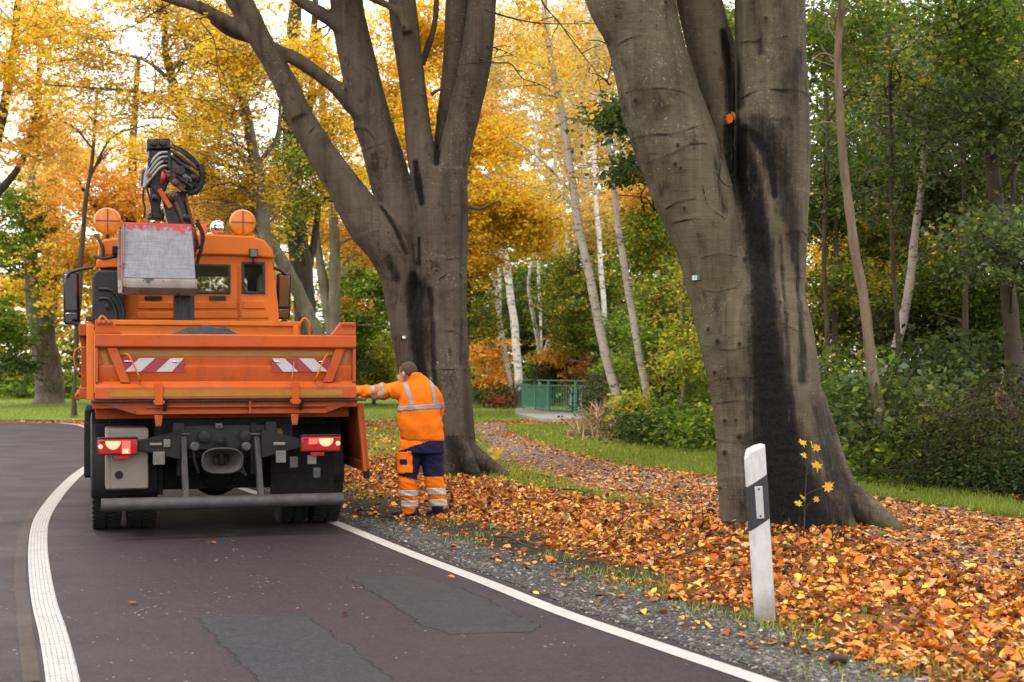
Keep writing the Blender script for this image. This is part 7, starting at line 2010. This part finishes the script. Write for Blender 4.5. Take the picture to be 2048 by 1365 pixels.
# the 300 nearest in view are leaves of their own
pxx, pyy = 1024 + F * P3[:, 0] / P3[:, 1], HY - F * (P3[:, 2] - CAMZ) / P3[:, 1]
inv_ = (pxx > 10) & (pxx < 2040) & (pyy < 1362)
score = np.where(inv_, S / P3[:, 1], 0)
near = np.argsort(-score)[:300]
rest = np.ones(n, bool); rest[near] = False
me = scatter('leaf_litter', LT, P3[rest], M[rest], S[rest], C[rest], M_LITTER)
LLT = link('leaf_litter', me, GROUND); LLT['kind'] = 'stuff'
# torn scraps and small brown leaves between them
pick_ = rng.choice(n, 52000)
Pf = P3[pick_] + np.c_[rng.normal(0, .06, (52000, 2)), np.full(52000, -.004)]
Pf[:, 2] = np.maximum(height(Pf[:, 0], Pf[:, 1]), -.002) + rng.uniform(.004, .03, 52000)
onp = (Pf[:, 0] > px_(P_NEAR, Pf[:, 1])) & (Pf[:, 0] < px_(P_FAR, Pf[:, 1])) & (Pf[:, 1] > 14)
Pf[:, 2] -= np.where(onp & (rng.random(52000) < .6), .2, 0)
me = scatter('leaf_scraps', [LEAFQ, (LEAFQ[0] * np.array([1.4, .7, -1.5]), LEAFQ[1])], Pf, rot_euler(rng.normal(0, .5, 52000), rng.normal(0, .5, 52000), rng.uniform(0, 6.28, 52000)), np.clip(rng.lognormal(math.log(.024), .35, 52000), .01, .05),
             pick([(3, (.30, .085, .018)), (2, (.55, .20, .03)), (2, (.12, .045, .018)), (1.5, (.60, .36, .16)), (1, (.05, .022, .014))], 52000, .25), M_LITTER)
LS = link('leaf_scraps', me, GROUND); LS['kind'] = 'stuff'
variants = []
for i, (V_, F_) in enumerate(LT):
    for c_ in (LIT[0][1], LIT[1][1], LIT[2][1], LIT[3][1], LIT[4][1], LIT[0][1]):
        variants.append(np_mesh('leaf', V_, F_, M_LITTER, np.tile(np.clip(np.array(c_) * rng.uniform(.8, 1.2), .01, .9), (len(F_), 1))))
for i in near:
    o = link('leaf', variants[int(rng.integers(len(variants)))], GROUND, P3[i])
    o.rotation_euler = Matrix(M[i].tolist()).to_euler(); o.scale = (S[i],) * 3
def loose_leaf(px, py, parent, ci, s=.07, z=.012):
    p = G(px, py, z); o = link('leaf', variants[ci], parent, p); o.rotation_euler = (.25, -.2, px * .37); o.scale = (s,) * 3
for px, py, ci in ((265, 1205, 2), (903, 1153, 0), (1072, 1186, 2), (1055, 1128, 1), (690, 1227, 3), (428, 1085, 3), (466, 1082, 4)):
    loose_leaf(px, py, ROAD if px < 900 else SHOULDER, ci, .075 if px < 300 else .055, .014 if px < 900 else .03)
for px, py, dy, ci, s in ((1458, 238, 0, 0, .11), (1452, 243, .02, 3, .08), (1466, 232, .03, 1, .09)):
    p = W(px, py, YR - .02 + dy); o = link('leaf', variants[ci], BEECH_R, (p.x - br[0], p.y - br[1], p.z)); o.rotation_euler = (1.2, .3, px); o.scale = (s,) * 3

# =================================================================== GRASS
blade = (np.array([(-.05, 0, 0), (.05, 0, 0), (.028, .10, .55), (0, .34, 1.0), (-.028, .10, .55)]), np.array([(0, 1, 2, 4), (4, 2, 3, 3)]))
bladeT = (blade[0], np.array([(0, 1, 2), (0, 2, 4), (4, 2, 3)]))
GP = [(3, (.15, .22, .02)), (3, (.21, .28, .03)), (1.5, (.28, .31, .04)), (.6, (.40, .33, .09))]
pts, sz = [], []
def grass(n_, y0, y1, fx0, fx1, h0, thr=.35, power=1.0):
    y = 1 / rng.uniform(1 / y1, 1 / y0, n_); u = rng.random(n_)
    x0_, x1_ = fx0(y), fx1(y); x = x0_ + (x1_ - x0_) * u
    g, l, s = zones(x, y)
    ok = (g > thr) & (np.abs(x) < .40 * y + .6)
    pts.append(np.c_[x[ok], y[ok]]); sz.append(np.full(ok.sum(), h0))
grass(46000, 12.5, 38.4, lambda y: px_(P_FAR, y) - .1, lambda y: px_(GRASS_FAR, y) + .25, .085)
grass(26000, 14.4, 32, lambda y: px_(P_NEAR, y) - 1.6, lambda y: px_(P_NEAR, y) + .15, .075)
grass(16000, 24.5, 37.2, lambda y: -.4 * y, lambda y: px_(P_NEAR, y), .08)
grass(30000, 42.2, 75, lambda y: -.42 * y, lambda y: 0 * y + 2.5, .10)
# tufts along the gravel and round the post
for px, py, n_, r_ in ((1250, 1168, 300, .35), (1200, 1150, 120, .22), (1310, 1190, 160, .25), (1512, 1244, 90, .08), (1552, 1262, 150, .16), (1490, 1240, 50, .12), (1600, 1285, 90, .2), (1660, 1345, 120, .25), (1400, 1225, 120, .2), (940, 1085, 120, .3), (880, 1050, 140, .3), (700, 985, 200, .35), (745, 1000, 140, .3), (1840, 1345, 260, .3), (1700, 1250, 120, .25), (1120, 1120, 100, .2), (985, 1078, 100, .25)):
    c_ = G(px, py)
    a_ = rng.normal(0, r_ * .6, (n_, 2)) * np.array([1, 1.2]); pts.append(np.array([c_.x, c_.y]) + a_); sz.append(np.full(n_, .05))
P = np.concatenate(pts); hh = np.concatenate(sz); n = len(P)
hh = hh * np.clip(rng.normal(1, .3, n), .4, 1.8)
z = np.maximum(height(P[:, 0], P[:, 1]), -.003)
M = rot_euler(rng.normal(0, .3, n), rng.normal(0, .3, n), rng.uniform(0, 6.283, n))
me = scatter('grass', [bladeT], np.c_[P, z], M, hh, pick(GP, n, .2), leaf_material('grass_blade', .35, .5))
tag(link('grass', me), 'green grass along the footpath and on the lawn', kind='stuff')

# =================================================================== SMALL PLANTS AND TWIGS
def small_leaf_mesh(c, tmpl=None):
    tmpl = tmpl or maple()
    return np_mesh('leaf', tmpl[0], tmpl[1], M_LEAF, np.tile(np.array(c), (len(tmpl[1]), 1)))
YL = [small_leaf_mesh((.80, .50, .05)), small_leaf_mesh((.78, .40, .04)), small_leaf_mesh((.62, .55, .07))]
GL = [small_leaf_mesh((.10, .22, .05)), small_leaf_mesh((.16, .30, .07)), small_leaf_mesh((.07, .15, .07))]
BL = [small_leaf_mesh((.80, .48, .03), LT[0]), small_leaf_mesh((.74, .54, .06), LT[2]), small_leaf_mesh((.76, .36, .03), LT[1])]
def plant(name, lab, cat, base, stems, leaves, Y, meshes, group=None):
    b_ = G(*base); b_ = W(base[0], base[1], Y); b_.z = float(height(np.array([b_.x]), np.array([b_.y]))[0])
    e = empty(name, b_); tag(e, lab, cat, group)
    mb = MB()
    for pts_ in stems:
        mb.tube([W(x, y, Y + dy) - b_ if i or True else 0 for i, (x, y, dy, r_) in enumerate(pts_)], [r_ for *_, r_ in pts_], 6, 14)
    mb.build('stem', M_TWIG, e, 80)
    for i, (x, y, dy, s, rx, rz) in enumerate(leaves):
        o = link('leaf', meshes[i % len(meshes)], e, W(x, y, Y + dy) - b_); o.scale = (s * rnd.uniform(.75, 1.0), s, s); o.rotation_euler = (rx + rnd.uniform(-.35, .25), .7 * math.sin(i * 2.1), rz)
    return e
plant('maple_sapling', 'thin yellow leaved maple sapling in front of the black stained trunk', 'sapling', (1606, 1090),
      [[(1606, 1096, 0, .007), (1609, 1040, 0, .006), (1611, 980, .02, .005), (1616, 920, 0, .004), (1622, 880, 0, .002)], [(1610, 990, 0, .004), (1632, 980, -.03, .003), (1652, 975, -.05, .002)], [(1610, 1020, 0, .004), (1620, 1005, 0, .003), (1634, 1000, 0, .002)], [(1609, 1030, 0, .003), (1604, 1012, 0, .002), (1598, 1006, 0, .002)], [(1613, 950, 0, .003), (1622, 940, -.03, .002), (1634, 932, -.05, .002)]],
      [(1606, 887, -.02, .08, 1.0, .4), (1632, 897, 0, .08, .9, -.5), (1609, 912, -.05, .065, .6, 1.2), (1634, 933, -.06, .11, 1.0, 2.6), (1655, 976, -.06, .11, .9, -.9), (1598, 1008, -.02, .075, .7, .8), (1606, 996, .0, .07, .8, 2.0), (1632, 1000, -.02, .065, 1.3, -.2), (1624, 890, .02, .08, .8, 1.8)], 11.35, YL)
plant('dry_stalk', 'bare forked stalk at the foot of the black stained trunk', 'stalk', (1666, 1092), [[(1664, 1100, 0, .005), (1666, 1050, 0, .004), (1672, 1010, 0, .003), (1686, 990, 0, .002)], [(1667, 1060, 0, .003), (1662, 1020, 0, .002), (1660, 1000, 0, .0015)], [(1682, 1104, .02, .004), (1686, 1040, .02, .003), (1694, 988, .02, .002)]], [(1672, 1090, -.05, .09, .5, .3)], 11.3, BL)
plant('seedling', 'green maple seedling against the mossy root', 'seedling', (1760, 1100), [[(1758, 1110, 0, .004), (1762, 1080, 0, .003), (1768, 1068, 0, .002)]],
      [(1768, 1068, 0, .10, .7, .3), (1745, 1080, 0, .09, .6, 1.6), (1752, 1096, -.05, .10, .5, 3.6), (1776, 1090, 0, .08, .7, 5.0), (1762, 1112, -.05, .09, .4, .8)], 11.6, GL)
plant('seedling', 'pale green seedling in the orange leaves right of the mossy root', 'seedling', (1836, 1140), [[(1834, 1145, 0, .004), (1838, 1126, 0, .003)]], [(1822, 1120, 0, .11, .4, 1.2), (1840, 1124, 0, .10, .5, 4.2), (1832, 1132, -.05, .07, .4, 2.2)], 11.0, GL)
plant('seedling', 'small green weed in the leaves left of the white post', 'seedling', (1462, 1120), [[(1462, 1128, 0, .003), (1464, 1100, 0, .002)]], [(1455, 1108, 0, .07, .5, .4), (1472, 1102, 0, .06, .6, 2.3), (1464, 1122, -.03, .07, .4, 4)], 11.2, GL)
plant('seedling', 'yellow maple seedling on the grass edge right of the brown beech', 'seedling', (982, 935), [[(981, 940, 0, .004), (983, 915, 0, .003), (984, 905, 0, .002)]], [(970, 910, 0, .17, .5, .7), (998, 905, 0, .19, .45, 2.4), (988, 916, -.1, .15, .5, 4), (980, 902, 0, .14, .6, 5.5)], 21.5, YL)
plant('dry_stalk', 'dead brown leaved stalk lying right of the white post', 'stalk', (1725, 1250), [[(1700, 1262, 0, .004), (1725, 1240, 0, .003), (1745, 1216, 0, .002)]], [(1722, 1232, 0, .06, .8, .5), (1742, 1226, 0, .05, .9, 2.5), (1732, 1216, 0, .05, .8, 4)], 8.6, [small_leaf_mesh((.10, .045, .02), LT[1])])
def branch(lab, pts_, r0, r1, side=()):
    b_ = G(*pts_[len(pts_) // 2][:2]); e = empty('fallen_branch', (b_.x, b_.y, 0)); tag(e, lab, 'branch')
    mb = MB(); q = []
    for x, y, z_ in pts_:
        g_ = G(x, y, z_ + .02); q.append(Vector((g_.x, g_.y, float(height(np.array([g_.x]), np.array([g_.y]))[0]) + z_ + .03)) - Vector((b_.x, b_.y, 0)))
    mb.tube(q, np.linspace(r0, r1, len(q)), 7, 18)
    for i, d in side:
        mb.tube([q[i], q[i] + Vector(d) * .5 + Vector((0, .02, .03)), q[i] + Vector(d)], [r1 * 1.2, r1, r1 * .5], 5, 8)
    mb.build('stick', M_TWIG, e, 80)
branch('curved dead branch on the leaves before the grass strip', [(1100, 990, .0), (1122, 985, .04), (1150, 986, .05), (1172, 992, .03), (1196, 1001, 0)], .014, .007)
branch('forked stick on the bare soil by the gravel', [(985, 1080, 0), (1012, 1080, .02), (1030, 1085, .03), (1055, 1098, .02), (1082, 1106, 0)], .012, .006, ((1, (.12, .3, .10)), (3, (.15, .2, .05))))
branch('long thin twig poking up out of the leaves toward the path', [(1188, 1100, .0), (1226, 1084, .05), (1256, 1052, .16), (1275, 1010, .30), (1300, 960, .52)], .006, .002, ((2, (-.10, .1, .14)), (2, (-.05, .0, .18)), (3, (.08, .0, .12))))
branch('stick lying in the leaves left of the white post', [(1330, 1130, .0), (1380, 1118, .03), (1440, 1112, .03), (1480, 1122, 0)], .010, .005, ((1, (.1, .15, .08)),))
branch('thick piece of branch at the lower right edge of the gravel', [(1662, 1328, 0), (1676, 1325, .015), (1692, 1330, 0)], .022, .020)
branch('thin upright twig left of the grey beech', [(1408, 1085, 0), (1404, 1040, .2), (1396, 985, .42)], .005, .002)

# ---- dry grass heap under the birches
n = 2600
c_ = G(1228, 878)
a_ = rng.normal(0, 1, (n, 2)) * np.array([.42, .5])
hz = .75 * np.exp(-(a_ ** 2).sum(1) * 2.2) * rng.random(n)
P = np.c_[c_.x + a_[:, 0], c_.y + a_[:, 1], height(c_.x + a_[:, 0], c_.y + a_[:, 1]) + hz]
me = scatter('dry_grass', [bladeT], P, rot_euler(rng.normal(0, .9, n), rng.normal(0, .9, n), rng.uniform(0, 6.28, n)), rng.uniform(.2, .45, n), pick([(3, (.40, .28, .15)), (2, (.28, .19, .10)), (1, (.5, .38, .2)), (.6, (.2, .2, .06))], n), M_LITTER)
tag(link('dry_grass', me), 'heap of dry tan grass at the feet of the leaning birches', kind='stuff')

# ---- sprays of yellow leaves hanging from the brown beech
def spray(pts_, Y, r0, nleaf, clusters):
    q = catmull(np.array([[*W(x, y, Y + d)] for x, y, d in pts_]), 26) - np.array([bm_[0], bm_[1], 0])
    mb = MB(); mb.tube(q, np.linspace(r0, .004, len(q)), 6)
    for t in range(4, 25, 3):
        p = q[t]; d = np.array([rng.normal(0, .18), rng.normal(0, .1), rng.normal(-.12, .12)])
        mb.tube([p, p + d * .6 + [0, 0, .02], p + d], [.007, .005, .003], 4, 6)
    tw = mb.build('hanging_twig', M_TWIG, BEECH_M, 80)
    for cx, cy, rx, ry, m in clusters:
        for i in range(m):
            p = W(cx + rng.normal(0, rx * .6), cy + rng.normal(0, ry * .6), Y + rng.normal(0, .12)) - Vector((bm_[0], bm_[1], 0))
            o = link('leaf', BL[i % 3], tw, p); o.rotation_euler = (rng.normal(.7, .5), rng.normal(0, .5), rng.uniform(0, 6.28)); o.scale = (rng.uniform(.065, .095),) * 3
spray([(970, 20, .1), (1000, 30, 0), (1057, 44, -.1), (1105, 48, -.2), (1156, 48, -.2), (1208, 47, -.3)], 18.6, .014, 0, [(1070, 36, 16, 14, 16), (1050, 18, 22, 12, 12), (1088, 62, 14, 16, 12), (1160, 52, 26, 10, 10), (1040, 6, 20, 8, 8)])
spray([(1076, -30, 0), (1083, 0, 0), (1120, 48, -.1), (1149, 88, -.2), (1172, 118, -.2), (1193, 147, -.3), (1203, 190, -.3)], 18.4, .013, 0, [(1165, 80, 22, 20, 14), (1130, 30, 18, 14, 8), (1195, 160, 16, 16, 14), (1170, 175, 22, 14, 12), (1190, 215, 24, 20, 18), (1140, 150, 20, 24, 12)])
spray([(960, 118, .1), (992, 126, 0), (1021, 128, -.1), (1046, 158, -.1), (1072, 166, -.2), (1101, 180, -.2)], 18.7, .013, 0, [(1055, 96, 18, 22, 20), (1042, 112, 16, 12, 8), (1070, 172, 18, 12, 10), (1112, 178, 14, 14, 12), (1105, 215, 18, 18, 10)])
spray([(955, 88, .1), (985, 95, 0), (1020, 108, -.1), (1035, 116, -.1)], 18.8, .012, 0, [(1030, 88, 18, 16, 10)])
spray([(1220, 40, 0), (1226, 110, .1), (1218, 170, 0), (1238, 160, -.1), (1248, 175, -.1)], 12.9, .007, 0, [(1238, 158, 10, 12, 9)])
spray([(430, 30, 0), (402, 38, -.1), (428, 80, -.1), (434, 130, -.1), (444, 190, -.1)], 18.8, .009, 0, [(415, 50, 18, 18, 8), (438, 150, 8, 26, 8)])
spray([(345, 6, 0), (300, 30, -.1), (262, 55, -.2), (210, 66, -.2)], 18.8, .009, 0, [(280, 40, 30, 20, 12), (225, 66, 20, 12, 8)])
